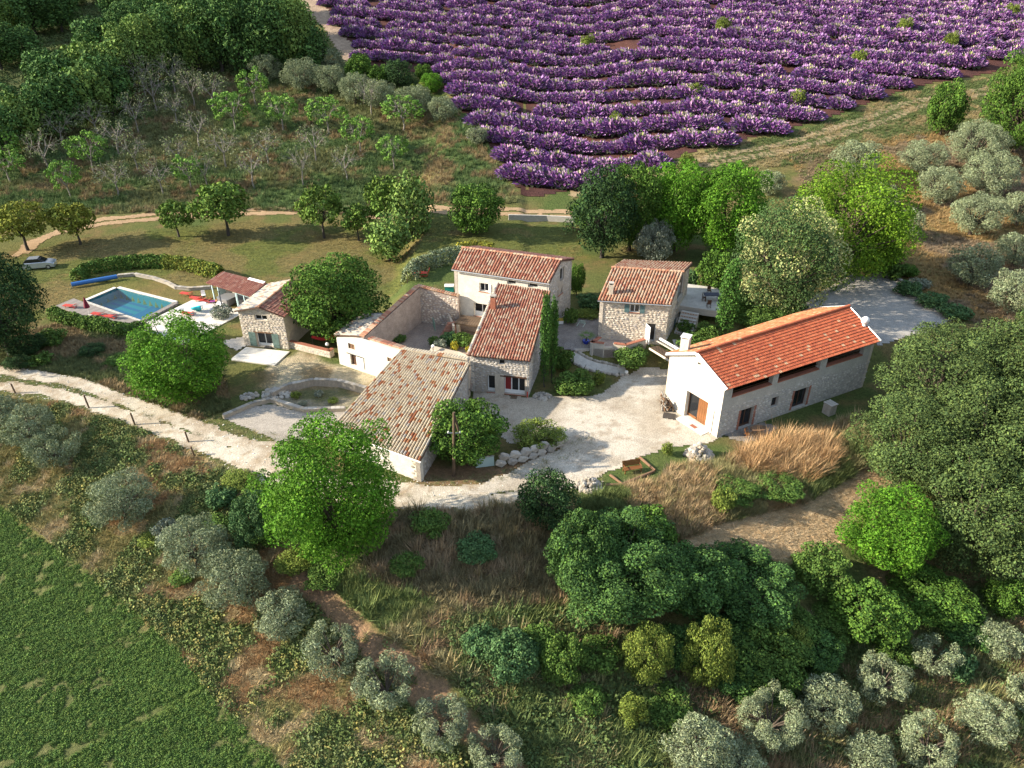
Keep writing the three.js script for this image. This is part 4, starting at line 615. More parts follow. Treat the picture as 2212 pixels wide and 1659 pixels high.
  const globe = (u, y, n, label) => { const k = thing('garden_lamp', label, 'lamp', un(...u, y), 'globe lamps'); part(k, 'post', rod(V(0, -.02, 0), V(0, .45, 0), .04), M.black); part(k, 'globe', new THREE.SphereGeometry(.2, 14, 10).translate(0, .6, 0), M.globe); };
  globe(Z3(1016, 262), 1.75, 0, 'white globe lamp on the courtyard wall'); { const P = gp(...Z2(1168, 1150)); const k = thing('garden_lamp', 'white globe lamp on the brick-capped garden wall', 'lamp', P.clone().setY(P.y + .8), 'globe lamps'); part(k, 'post', rod(V(0, -.1, 0), V(0, .1, 0), .05), M.black); part(k, 'globe', new THREE.SphereGeometry(.22, 14, 10).translate(0, .28, 0), M.globe); }
}
// ---------- F: gable cottage with pale green shutters ----------
{
  const hL = 4.5, hR = 5.35, hX = 4.3;
  const e0 = un(505, 672.7, hL), r0 = un(558.6, 663.7, hR), x0 = un(613, 684.9, hX);
  const back = V(.22, 0, -.976).multiplyScalar(8.2), e1 = e0.clone().add(back), r1 = r0.clone().add(back), x1 = x0.clone().add(back);
  const q = shrink([e0, x0, x1, e1], [.25, .2, .2, .35]), fr = Wall(q[0], q[1]), rt = Wall(q[1], q[2]), g = thing('stone_cottage', 'small rubble stone cottage with pale green shutters and a white terrace', 'cottage', flat(q[0]));
  const rS = flat(r0).sub(q[0]).dot(fr.d), top = s => s < rS ? lerp(hL, hR, s / rS) - .12 : lerp(hR, hX, (s - rS) / (fr.L - rS)) - .12;
  const w1 = rect(fr, Z2(370, 745), Z2(515, 812)), d1 = rect(fr, Z2(385, 935), Z2(580, 1085)); d1[2] = .15;
  const fw = wpart(g, 'wall', wallGeo(fr, -.8, [[0, top(0)], [rS, top(rS)], [fr.L, top(fr.L)]], [w1, d1]), M.mortarPale);
  stones(g, fw, fr, 0, fr.L, .1, hR, { holes: [w1, d1, [d1[0] - .8, d1[1] + .8, 0, d1[3]]], top, most: 300, seed: 71, sw: .42, sh: .24, proud: .13 });
  windowIn(g, fr, w1, { leaves: 2, dep: .25, sill: M.mortarPale }); const dw = d1[1] - d1[0];
  windowIn(g, fr, d1, { name: 'glass_door', leaves: 2, dep: .35, foot: .3, shutters: [[d1[0] - .85, d1[0] - .05], [d1[1] + .05, d1[1] + .85]] }); wpart(g, 'lintel', wbox(fr, d1[0] - .2, d1[1] + .2, d1[3] + .001, d1[3] + .16, -.05, .03), M.woodTan);
  wpart(g, 'wall', wallGeo(rt, -.8, [[0, hX - .12], [rt.L, hX - .12]]), M.mortarPale); wpart(g, 'wall', wallGeo(Wall(q[2], q[3]), -.8, [[0, hX - .12], [fr.L - rS, hR - .12], [fr.L, hL - .12]]), M.mortarPale); const lf = Wall(q[3], q[0]); wpart(g, 'wall', wallGeo(lf, -.8, [[0, hL - .12], [lf.L, hL - .12]]), M.mortarPale);
  roofSlope(g, e1, e0, r0, r1, { pal: 'grey', seed: 73, gap: .32, bed: M.channelPale }); const rf = roofSlope(g, x0, x1, r1, r0, { pal: 'rose', seed: 74, gap: .32, most: 220 }); capRow(g, r1.clone().add(V(0, .06, 0)), r0.clone().add(V(0, .06, 0)), 'warm', 'ridge_tile', rf);
  const tz = [Z2(285, 1090), Z2(752, 1138), Z2(590, 1285), Z2(115, 1225)].map(p => un(...p, .12)); structure('terrace', quadGeo([tz[3], tz[2], tz[1], tz[0]], .3), M.slabWhite, 'bright white concrete terrace in front of the cottage', 'terrace');
  const mt = thing('door_mat', 'dark mat on the cottage terrace at the glass door', 'mat', un(...Z2(525, 1093), .125)); part(mt, 'mat', box(.9, .03, .5, 0, .015, 0), M.black).rotation.y = -.2;
  const sl = [Z2(30, 1030), Z2(100, 1020), Z2(275, 985), Z2(285, 1085), Z2(195, 1135), Z2(90, 1090)].map(p => gp(...p));
  structure('side_path', gridGeo(...wpoly(sl.map(p => [p.x, p.z])).box, .3, (x, z) => H(x, z) + .1, () => [.78, .75, .69], (x, z) => sdPoly(sl.map(p => [p.x, p.z]), x, z) > 0), M.gravel, 'pale paved path along the cottage side', 'path');
  { const a = gp(...Z2(745, 1100)), b = gp(...Z2(1190, 1210)), c = gp(...Z2(1235, 1180)), lw = thing('garden_wall', 'low stone garden wall capped with red brick beside the cottage', 'wall', flat(a)); for (const [p, q2] of [[a, b], [b, c]]) { const w = Wall(p, q2), m = wpart(lw, 'wall', wallGeo(w, -.3, [[0, .85], [w.L, .85]], [], .35), M.mortarPale); stones(lw, m, w, 0, w.L, .05, .8, { most: 60, seed: 77, sw: .35, sh: .22 }); const n = Math.round(w.L / .3); for (let i = 0; i < n; i++) wpart(lw, 'brick', wbox(w, w.L * i / n + .01, w.L * (i + 1) / n - .01, .85, .92, -.4, .05), M.terracotta); } }
}
// ---------- G: pool house ----------
{
  const hE = 2.45, hT = 3.2, e0 = un(446, 611.3, hE), e1 = un(541.9, 641.6, hE), t1 = un(576.7, 612.3, hT), t0 = un(481.4, 587.4, hT), g = thing('pool_house', 'open pool house with red tile roof and pale blue posts', 'shelter', flat(e0));
  const q = shrink([e0, e1, t1, t0], .3), bk = Wall(q[2], q[3]), lt = Wall(q[3], q[0]), rt = Wall(q[1], q[2]), fr = Wall(q[0], q[1]);
  M.paleBlue = mat(C(.5, .66, .68), { roughness: .7 });
  wpart(g, 'wall', wallGeo(bk, -.5, [[0, 2.9], [bk.L, 2.9]], [], .2), M.mortarPale); wpart(g, 'wall', wallGeo(lt, -.5, [[0, 2.9], [lt.L * .6, 2.5]], [], .15), M.paleBlue); wpart(g, 'wall', wallGeo(rt, -.5, [[0, 2.4], [rt.L, 2.9]], [], .2), M.mortarPale);
  for (const s of [.05, fr.L * .6, fr.L - .15]) wpart(g, 'post', wbox(fr, s, s + .14, -.2, 2.3, -.14, 0), M.paleBlue); wpart(g, 'beam', wbox(fr, 0, fr.L, 2.2, 2.38, -.16, .02), M.paleBlue);
  const wn = [fr.L * .62, fr.L - .2, .1, 2.15]; windowIn(g, fr, wn, { frame: M.paleBlue, leaves: 2, dep: .05, t: .1 });
  roofSlope(g, e0, e1, t1, t0, { pal: 'rose', seed: 81, gap: .33, row: .4 });
  wpart(g, 'skylight', quadGeo([t0.clone().lerp(t1, .62).lerp(e0.clone().lerp(e1, .62), .14), t0.clone().lerp(t1, .97).lerp(e0.clone().lerp(e1, .97), .14), t0.clone().lerp(t1, .97), t0.clone().lerp(t1, .62)].map(p => p.add(V(0, .22, 0))), .05), M.white);
}
// ---------- H: the large barn ----------
{
  const hL = 5.75, hR = 7.55, hX = 5.6;
  const e0 = un(1439, 764.4, hL), r0 = un(1504.6, 763.2, hR), x0 = un(1570, 841.3, hX), x1 = un(1901.5, 736.7, hX), r1 = un(1833.5, 662.3, hR), e1 = un(1757.9, 666.1, hL);
  const g = thing('large_barn', 'large white gabled barn with bright orange flat-tile roof', 'barn', V(x0.x, 0, x0.z)), q = shrink([e0, x0, x1, e1], [.2, .4, .2, .3]), fr = Wall(q[0], q[1]), rt = Wall(q[1], q[2]), bk = Wall(q[2], q[3]), lf = Wall(q[3], q[0]);
  const rS = flat(r0).sub(q[0]).dot(fr.d), fl = [[0, hL - .18], [rS, hR - .18], [fr.L, hX - .18]];
  const dn = rect(fr, Z7(360, 912), Z7(530, 1100)), vn_ = rect(fr, Z7(452, 668), Z7(482, 706)); dn[2] = .12;
  wpart(g, 'wall', wallGeo(fr, -.8, fl, [dn, vn_], .55), M.plasterWhite);
  wpart(g, 'vent', wbox(fr, vn_[0], vn_[1], vn_[2], vn_[3], -.35, -.3), M.woodTan);
  { const df = wpart(g, 'door_frame', merge([wbox(fr, dn[0], dn[0] + .08, dn[2], dn[3], -.5, -.45), wbox(fr, dn[1] - .08, dn[1], dn[2], dn[3], -.5, -.45), wbox(fr, dn[0], dn[1], dn[3] - .08, dn[3], -.5, -.45)]), M.woodOrange); wpart(g, 'pane', wbox(fr, dn[0] + .1, lerp(dn[0], dn[1], .45), dn[2] + .3, dn[3] - .1, -.5, -.47), M.glass, df); wpart(g, 'panel', wbox(fr, dn[0] + .08, lerp(dn[0], dn[1], .42), dn[2], dn[2] + .3, -.5, -.46), M.woodOrange, df); const nb = 5; for (let i = 0; i < nb; i++) { const a = lerp(dn[0], dn[1], .46 + .52 * i / nb), b = lerp(dn[0], dn[1], .46 + .52 * (i + 1) / nb) - .015; wpart(g, 'door_board', wbox(fr, a, b, dn[2] + .02, dn[3] - .1, -.48, -.43), M.woodOrange, df); } }
  wpart(g, 'threshold', wbox(fr, dn[0] - .1, fr.L * .86, -.1, .1, .0, 1.0), M.slabWhite); wpart(g, 'tile_mat', wbox(fr, lerp(dn[0], dn[1], .55), lerp(dn[0], dn[1], .8), .101, .12, .35, .75), M.terracotta);
  wpart(g, 'cable', wbox(fr, fr.L - .75, fr.L - .71, 0, 2.6, .01, .04), M.black);
  // right long side: stone below, render and three openings above
  const o = [[[752, 912], [1090, 845]], [[1150, 770], [1500, 700]], [[1562, 660], [1870, 590]]].map(([a, b]) => { const p = onWall(rt, Z7(...a)), k = onWall(rt, Z7(...b)); return [p[0], k[0], 4.15, hX - .22]; }).filter(h => h[0] > 0); if (o.length) o[o.length - 1][1] = Math.min(o[o.length - 1][1], rt.L - .8);
  const d1 = rect(rt, Z7(825, 1085), Z7(905, 1205)), w1 = rect(rt, Z7(1090, 980), Z7(1130, 1045)), d2 = rect(rt, Z7(1285, 920), Z7(1370, 1035)); d1[2] = .12;
  const rw = wpart(g, 'wall', wallGeo(rt, -1, [[0, hX - .18], [rt.L, hX - .18]], [...o, d1, w1, d2], .5), M.greyRender);
  stones(g, rw, rt, 0, rt.L, 0, 3.1, { holes: [d1, w1, d2], mats: M.stoneGrey, most: 300, seed: 91, sw: .42, sh: .25, proud: .08 });
  o.forEach((h, i) => { wpart(g, 'sill', wbox(rt, h[0], h[1], h[2] - .001, h[2] + .1, -.45, .04), M.terracotta, rw); wpart(g, 'loft_rail', wbox(rt, h[0], h[1], h[2] + .32, h[2] + .37, -.4, -.36), M.woodDark, rw); });
  windowIn(g, rt, d1, { name: 'door', frame: M.woodDark, leaves: 2, dep: .3, t: .1, foot: .25 }); windowIn(g, rt, w1, { frame: M.woodDark, leaves: 1, dep: .3, sill: M.mortarPale }); windowIn(g, rt, d2, { name: 'window', frame: M.woodDark, leaves: 2, dep: .3, t: .1, sill: M.concrete });
  for (const h of [d1, d2]) for (const s of [h[0] - .16, h[1] + .16]) for (let y = h[2]; y < h[3]; y += .16) wpart(g, 'brick', wbox(rt, s - .14 + (Math.round(y / .16) % 2) * .04, s + .14, y, y + .11, -.01, .035), M.terracotta, rw);
  wpart(g, 'wall', wallGeo(bk, -1, [[0, hX - .18], [fr.L - rS, hR - .18], [bk.L, hL - .18]]), M.mortarPale); wpart(g, 'wall', wallGeo(lf, -1, [[0, hL - .18], [lf.L, hL - .18]]), M.mortarPale);
  const rf = roofSlope(g, x0, x1, r1, r0, { pal: 'flat', seed: 93, flat: true, gap: .335, row: .34, bed: M.channel }); roofSlope(g, e1, e0, r0, r1, { pal: 'gold', seed: 94, flat: true, gap: .335, row: .34, most: 200 });
  capRow(g, r0.clone().add(V(0, .08, 0)), r1.clone().add(V(0, .08, 0)), 'flat', 'ridge_tile', rf);
  for (const [a, b] of [[e0, r0], [r0, x0], [e1, r1], [r1, x1]]) wpart(g, 'verge_board', beam(a.clone().add(V(0, -.02, 0)), b.clone().add(V(0, -.02, 0)), .16, .3), M.metalGrey);
  chimney(g, un(...Z7(337, 575), 6.25), .8, 1.75, M.plasterWhite, M.frameWhite, .8, -.5);
  const cw = part(g, 'roof_cowl', merge([box(.7, .12, .7, 0, .1, 0), new THREE.CylinderGeometry(.2, .22, .6, 10).translate(0, .4, 0), new THREE.SphereGeometry(.42, 14, 10).scale(1, 1.05, .8).translate(0, .95, 0)]), M.white); cw.position.copy(un(...Z7(1868, 385), 6.15)).sub(g.position);
}
// ---------- pool garden ----------
const yP = .12;
{
  const c = [[186, 650], [306, 692], [378, 654], [252, 622]].map(p => un(...p, yP)), [p0, p1, p2, p3] = c, ux = p1.clone().sub(p0).normalize(), uz = p0.clone().sub(p3).normalize();
  const g = thing('swimming_pool', 'rectangular swimming pool with dark teal water and pale coping', 'pool', V(p0.x, yP, p0.z));
  M.liner = mat(C(.02, .15, .19), { roughness: .6 }); M.linerDeep = mat(C(.012, .09, .19), { roughness: .6 });
  const dn = (p, d) => p.clone().add(V(0, -d, 0)), A = (s, t, y) => p0.clone().lerp(p1, s).lerp(p3.clone().lerp(p2, s), t).setY(yP + y);
  const basin = wpart(g, 'basin', merge([quadGeo([dn(p3, 1.4), dn(p2, 1.4), p2, p3]), quadGeo([dn(p0, 1.4), dn(p3, 1.4), p3, p0]), quadGeo([dn(p1, 1.4), dn(p0, 1.4), p0, p1]), quadGeo([dn(p2, 1.4), dn(p1, 1.4), p1, p2]), quadGeo([A(0, 0, -1.39), A(.58, 0, -1.39), A(.58, 1, -1.39), A(0, 1, -1.39)])]), M.liner);
  wpart(g, 'deep_end', quadGeo([A(.58, 0, -1.39), A(.8, 0, -1.39), A(.8, 1, -1.39), A(.58, 1, -1.39)]), M.linerDeep); wpart(g, 'bench_step', quadGeo([A(.8, 0, -1.2), A(1, 0, -1.2), A(1, 1, -1.2), A(.8, 1, -1.2)]), M.liner);
  for (let i = 0; i < 4; i++) wpart(g, 'floor_strip', quadGeo([A(.06, .1 + i * .24, -1.37), A(.56, .1 + i * .24, -1.37), A(.56, .2 + i * .24, -1.37), A(.06, .2 + i * .24, -1.37)]), M.linerDeep);
  M.water = new THREE.MeshPhysicalMaterial({ color: C(.6, .9, .92), roughness: .04, transmission: 1, thickness: 0, ior: 1.2, bumpMap: rep(texBump, .4), bumpScale: .003 });
  wpart(g, 'water', quadGeo([A(0, 0, -.14), A(1, 0, -.14), A(1, 1, -.14), A(0, 1, -.14)]), M.water);
  const cop = (a, b, out, w, m, n, y = 0, h = .16) => { for (let i = 0; i < n; i++) { const q0 = a.clone().lerp(b, (i + .03) / n), q1 = a.clone().lerp(b, (i + .97) / n), top = [q0.clone().addScaledVector(out, w), q1.clone().addScaledVector(out, w), q1, q0].map(p => p.clone().add(V(0, .05 + y, 0))); let k = quadGeo(top, h); wpart(g, 'coping_stone', k, m); } };
  cop(p0, p1, uz, .35, M.concrete, 14); cop(p2, p3, uz.clone().negate(), .5, M.slabWhite, 14); cop(p3, p0, ux.clone().negate(), .55, M.slabWhite, 8);
  M.deckGrey = mat(C(.46, .44, .43), { map: texWood }); cop(p1, p2, ux, .7, M.deckGrey, 8, .12, .34);
  // timber deck on the near side, stone paving on the right
  const dk = thing('timber_deck', 'weathered grey timber deck along the near side of the pool', 'deck', V(p0.x, 0, p0.z)); { const a = p0.clone().addScaledVector(uz, .4).addScaledVector(ux, -2.2), b = p1.clone().addScaledVector(uz, .4).addScaledVector(ux, 1), n = 13; for (let i = 0; i < n; i++) { const q0 = a.clone().addScaledVector(uz, i * .2), q1 = b.clone().addScaledVector(uz, i * .2); wpart(dk, 'plank', quadGeo([q0.clone().addScaledVector(uz, .185), q1.clone().addScaledVector(uz, .185), q1, q0].map(p => p.setY(.16)), .2), M.deckGrey); } }
  const pv = thing('paved_patio', 'pale stone patio between the pool and the pool house', 'patio', V(p1.x, 0, p1.z)); { const o = p1.clone().addScaledVector(ux, .9).addScaledVector(uz, 1.6), nx = 9, nz = 10; for (let i = 0; i < nx; i++) for (let j = 0; j < nz; j++) { const q = o.clone().addScaledVector(ux, i * 1.0).addScaledVector(uz, -j * 1.0), r1 = Math.abs(vn(i * 3.1, j * 2.7)); wpart(pv, 'paving_slab', quadGeo([q, q.clone().addScaledVector(ux, .97), q.clone().addScaledVector(ux, .97).addScaledVector(uz, -.97), q.clone().addScaledVector(uz, -.97)].map(p => p.setY(.1 + r1 * .012)), .2), r1 > .6 ? M.concrete : M.slabWhite); } }
  // sun loungers
  const lounger = (label, P, turn) => { const t = thing('sun_lounger', label, 'sun lounger', P, 'red sun loungers', turn); for (const x of [-.6, .6]) for (const z of [-.25, .25]) part(t, 'leg', box(.05, .28, .05, x, .14, z), M.redPlastic); part(t, 'frame', merge([box(1.9, .05, .05, 0, .28, -.3), box(1.9, .05, .05, 0, .28, .3)]), M.redPlastic); for (let i = 0; i < 7; i++) part(t, 'slat', box(.14, .03, .6, -.9 + i * .17, .31, 0), M.redPlastic); const b = part(t, 'backrest', merge([0, 1, 2, 3].map(i => box(.14, .03, .6, .09 + i * .17, 0, 0))), M.redPlastic); b.position.set(.25, .31, 0); b.rotation.z = .45; return t; };
  const base = lounger('red slatted sun lounger', un(...Z1(850, 715), .16), -.25); base.userData.label = 'red slatted sun lounger on the timber deck beside the closed parasol';
  const LG = 'red sun loungers', lp = (u, y, t, l) => copyThing(base, un(...u, y), t, null, l, LG);
  lp(Z1(955, 735), .16, -.3, 'red slatted sun lounger on the timber deck by the hedge'); lp(Z1(610, 645), .16, -.2, 'red slatted sun lounger at the far end of the deck behind the parasol'); lp(Z1(1605, 540), .16, -.3, 'red sun lounger alone on the grass edge behind the pool');
  lp(ZP(270, 470), .12, -.3, 'red sun lounger in the row on the patio by the white chair'); lp(ZP(340, 500), .12, -.3, 'red sun lounger in the middle of the patio row'); lp(ZP(420, 510), .12, -.3, 'red sun lounger of the patio row beside the purple towel'); lp(ZP(130, 720), .12, -.25, 'red sun lounger beside the turquoise float');
  // parasol, closed
  const um = thing('parasol', 'closed dark red parasol on the pool deck', 'parasol', un(...Z1(768, 715), .16)); part(um, 'pole', rod(V(0, 0, 0), V(0, 2.6, 0), .03), M.white); part(um, 'canopy', new THREE.LatheGeometry([[.02, 2.62], [.09, 2.45], [.16, 2.1], [.27, 1.6], [.36, 1.2], [.34, 1.12], [.05, 1.2]].map(p => new THREE.Vector2(...p)), 10), mat(C(.16, .012, .03))); part(um, 'base', new THREE.CylinderGeometry(.28, .3, .08, 12).translate(0, .04, 0), M.concrete);
  // pool cover on its roller
  { const a = gp(...Z1(622, 478)), b = gp(...Z1(1012, 408)), t = thing('pool_cover_roller', 'rolled blue pool cover on its stand behind the pool', 'pool cover', a); M.coverBlue = mat(C(.02, .12, .36), { roughness: .5 }); const k = V(0, .5, 0); wpart(t, 'roll', rod(a.clone().add(k), b.clone().add(k), .3, .3, 14), M.coverBlue); wpart(t, 'stand', merge([beam(a.clone(), a.clone().add(V(0, .6, 0)), .1), beam(b.clone(), b.clone().add(V(0, .6, 0)), .1)]), M.metalGrey); }
  // hot tub
  { const P = un(...ZP(790, 510), .12), t = thing('hot_tub', 'square grey hot tub with its cover closed under the pool house', 'hot tub', P, null, -.5); const sh = new THREE.Shape(); sh.absarc(.75, .75, .25, 0, Math.PI / 2); sh.absarc(-.75, .75, .25, Math.PI / 2, Math.PI); sh.absarc(-.75, -.75, .25, Math.PI, Math.PI * 1.5); sh.absarc(.75, -.75, .25, Math.PI * 1.5, Math.PI * 2); const e = (d, y) => new THREE.ExtrudeGeometry(sh, { depth: d, bevelEnabled: false, curveSegments: 4 }).rotateX(-Math.PI / 2).translate(0, y, 0); part(t, 'cabinet', e(.75, 0), mat(C(.17, .16, .155), { roughness: .6 })); part(t, 'cover', e(.12, .76).scale(1.04, 1, 1.04), mat(C(.2, .205, .215), { roughness: .5 })); for (let i = 0; i < 2; i++) part(t, 'step', box(.9, .2 * (2 - i), .3, -.2, .1 * (2 - i), 1.2 + i * .3), M.white); }
  const po = thing('patio_post', 'dark timber post at the edge of the pool patio', 'post', un(...ZP(692, 640), .1)); part(po, 'shaft', box(.13, 2.6, .13, 0, 1.3, 0), mat(C(.12, .13, .16))); part(po, 'bracket', box(.3, .06, .06, 0, 2.57, 0), M.black);
  { const t = thing('garden_chair', 'white plastic garden chair among the red loungers', 'chair', un(...ZP(385, 440), .12), null, .4); part(t, 'seat', box(.5, .05, .5, 0, .42, 0), M.white); const b = part(t, 'backrest', box(.5, .55, .05, 0, .7, -.25), M.white); for (const [x, z] of [[-.2, -.2], [.2, -.2], [-.2, .2], [.2, .2]]) part(t, 'leg', box(.05, .42, .05, x, .21, z), M.white); }
  { const t = thing('inflatable_float', 'turquoise inflatable float on the patio edge', 'float', un(...ZP(265, 665), .12)); part(t, 'ring', new THREE.TorusGeometry(.5, .17, 8, 18).rotateX(Math.PI / 2 - .6).translate(0, .42, 0), mat(C(.02, .45, .5), { roughness: .4 })); part(t, 'cushion', new THREE.SphereGeometry(.3, 10, 8).scale(1.2, .5, 1).translate(.2, .5, -.3), mat(C(.02, .5, .55), { roughness: .4 })); }
  { const t = thing('round_table', 'round pale patio table beside the turquoise float', 'table', un(...ZP(360, 620), .12)); part(t, 'top', new THREE.CylinderGeometry(.6, .6, .05, 18).translate(0, .72, 0), mat(C(.5, .56, .57), { roughness: .4 })); part(t, 'leg', rod(V(0, 0, 0), V(0, .72, 0), .05), M.metalGrey); }
  { const t = thing('beach_towel', 'purple and orange towel lying over a red sun lounger', 'towel', un(...ZP(540, 490), .5), null, .3); part(t, 'cloth', box(.9, .05, .5, 0, 0, 0), mat(C(.32, .06, .26))); part(t, 'stripe', box(.2, .056, .5, .3, .01, 0), mat(C(.6, .25, .06))); }
  { const t = thing('folding_stool', 'dark folding stool leaning at the raised pool edge', 'stool', un(...ZP(40, 690), .12)); part(t, 'leg', beam(V(-.25, 0, 0), V(.25, .6, 0), .05), M.black); part(t, 'leg', beam(V(.25, 0, .3), V(-.25, .6, .3), .05), M.black); part(t, 'seat', box(.6, .06, .4, 0, .62, .15), M.metalGrey); }
}
// parked car
{
  const P = gp(88, 578), t = thing('parked_car', 'silver hatchback car parked under the dark tree by the lawn', 'car', P, null, .25);
  M.carPaint = new THREE.MeshPhysicalMaterial({ color: C(.42, .46, .52), roughness: .3, metalness: .5, clearcoat: 1 });
  const sh = new THREE.Shape(); sh.moveTo(-2, .25); sh.lineTo(-2.02, .75); sh.quadraticCurveTo(-1.95, .9, -1.7, .95); sh.lineTo(1.1, .98); sh.quadraticCurveTo(1.9, .9, 2.02, .65); sh.lineTo(2.0, .28); sh.closePath();
  part(t, 'body', new THREE.ExtrudeGeometry(sh, { depth: 1.56, bevelEnabled: true, bevelSize: .08, bevelThickness: .08, bevelSegments: 3 }).translate(0, .02, -.78), M.carPaint);
  const cb = new THREE.Shape(); cb.moveTo(-1.85, .93); cb.quadraticCurveTo(-1.6, 1.45, -1.2, 1.5); cb.lineTo(.1, 1.5); cb.quadraticCurveTo(.5, 1.4, 1.15, .95); cb.closePath(); part(t, 'cabin', new THREE.ExtrudeGeometry(cb, { depth: 1.3, bevelEnabled: true, bevelSize: .05, bevelThickness: .06, bevelSegments: 2 }).translate(0, 0, -.65), M.glass); part(t, 'roof', box(1.4, .06, 1.3, -.55, 1.54, 0), M.carPaint);
  for (const x of [-1.25, 1.3]) for (const z of [-.8, .8]) { const w = part(t, 'wheel', new THREE.CylinderGeometry(.32, .32, .22, 18).rotateX(Math.PI / 2), M.black); w.position.set(x, .32, z); part(w, 'rim', new THREE.CylinderGeometry(.19, .19, .24, 12).rotateX(Math.PI / 2), M.metalGrey); }
  for (const z of [-.6, .6]) part(t, 'headlight', box(.1, .14, .34, 2.03, .72, z), M.frameWhite);
}
// ---------- rocks, walls, heaps ----------
function rockHeap(label, u, v, wpx, n, hgt = .9, size = .3, seed = 1) {
  const P = gp(u, v), rad = wpx * mpp(P) / 2, r = rng(seed), t = thing('stone_heap', label, 'stone heap', P); const m = new THREE.Matrix4();
  for (let i = 0; i < n; i++) { const a = r() * 6.283, d = Math.sqrt(r()) * rad, x = Math.cos(a) * d, z = Math.sin(a) * d * .8, y = H(P.x + x, P.z + z) - P.y + hgt * Math.max(0, 1 - d / rad) * (.55 + .45 * r()), s = size * (.6 + .8 * r()); const k = part(t, 'stone', STONES[i % 4], pick(M.rock, r)); k.position.set(x, y + s * .1, z); k.scale.set(s * 1.2, s * .8, s); k.rotation.set(r(), r() * 6, r()); }
  return t;
}
rockHeap('heap of white stones beside the log-framed bench plot', 1272, 1052, 56, 150, 1.1, .34, 3); rockHeap('tall heap of white field stones by the young pine', 1508, 985, 62, 190, 1.5, .36, 4); rockHeap('loose white stones at the end of the curved wall', 598, 852, 60, 110, .5, .4, 5); rockHeap('scatter of white stones under the green tree by the track', 540, 858, 34, 40, .3, .4, 6); rockHeap('pale stones banked at the corner of the glazed wing', 1172, 858, 40, 90, .4, .28, 7); rockHeap('pale rocks in the shade behind the square house', 1543, 600, 36, 40, .7, .5, 8);
M.mortarDim = mat(C(.44, .39, .33), { map: rep(texSoil, .7) });
function lowWall(label, pts, h, th, m, o = {}) { const W = pts.map(p => gp(...p)), t = thing('low_wall', label, 'wall', W[0].clone()); for (let i = 1; i < W.length; i++) { const a = W[i - 1], b = W[i], y = Math.min(a.y, b.y); const w = Wall(a, b), yt = (s) => lerp(a.y, b.y, s / w.L) + h, geo = wallGeo(w, y - .5, [[-.1, yt(0)], [w.L + .1, yt(w.L)]], [], th), k = wpart(t, 'wall', geo, m); if (o.stones) stones(t, k, w, 0, w.L, y + .05, Math.max(a.y, b.y) + h - .05, { most: 40, seed: 100 + i, mats: o.mats || M.stone, sw: .4, sh: .24, top: s => yt(s) }); if (o.cap) { const n = Math.max(1, Math.round(w.L / .45)); for (let j = 0; j < n; j++) { const g2 = wbox(w, w.L * j / n + .01, w.L * (j + 1) / n - .01, yt(w.L * (j + .5) / n) + .002, yt(w.L * (j + .5) / n) + .08, -th - .04, .05); wpart(t, 'capstone', g2, pick(M.rock)); } } } return t; }
lowWall('curved rendered retaining wall above the gravel parking', [[592, 862], [625, 845], [680, 834], [730, 836], [790, 852]], .75, .35, M.mortarDim, { cap: true }); lowWall('low stone edging along the back of the gravel parking', [[487, 905], [550, 878], [585, 870], [655, 892], [745, 890]], .4, .35, M.rock[3], { cap: true });
lowWall('winding dry stone border on the grass behind the pool', [[255, 600], [290, 597], [330, 605], [360, 615], [378, 625], [410, 628], [455, 625]], .35, .4, M.rock[0], { cap: true }); lowWall('long white concrete wall along the sandy road', [[1100, 476], [1180, 478], [1252, 482]], .9, .3, M.concrete);
lowWall('stone edging round the left side of the grey court', [[1735, 670], [1790, 632], [1850, 598]], .35, .4, M.rock[2], { cap: true }); lowWall('stone edging round the right side of the grey court', [[1885, 597], [1928, 601], [1990, 644], [2062, 690]], .35, .4, M.rock[2], { cap: true });
{ // retaining wall of large blocks under the yard hedge
  const t = thing('block_wall', 'curved retaining wall of large white limestone blocks beside the utility pole', 'wall', gp(1090, 1005)), r = rng(33), pts = [[1070, 1008], [1095, 1005], [1118, 1000], [1140, 993], [1160, 986], [1180, 979], [1200, 970], [1214, 958]].map(p => gp(...p)); for (let row = 0; row < 2; row++) for (let i = 1; i < pts.length; i++) { if (row && i > 5) continue; const a = pts[i - 1], b = pts[i], L = a.distanceTo(b) * .98, k = part(t, 'block', STONES[(i + row) % 4], M.rock[(i + row) % 2 ? 1 : 0]); k.position.copy(a.clone().lerp(b, .5 + (row ? .25 : 0)).sub(t.position)).add(V(0, .3 + row * .55, -.2 * row)); k.scale.set(L * 1.15, .75 + .2 * r(), .8); k.rotation.y = -Math.atan2(b.z - a.z, b.x - a.x); }
  const p = thing('glass_panel', 'leaning pale green glass panel beside the block wall', 'panel', gp(1048, 1008), null, .2); part(p, 'pane', box(1.7, .9, .04, 0, .4, 0), mat(C(.4, .52, .48), { roughness: .15 })).rotation.x = -.35; part(p, 'frame', box(1.8, .06, .07, 0, .86, -.3), M.metalGrey);
}
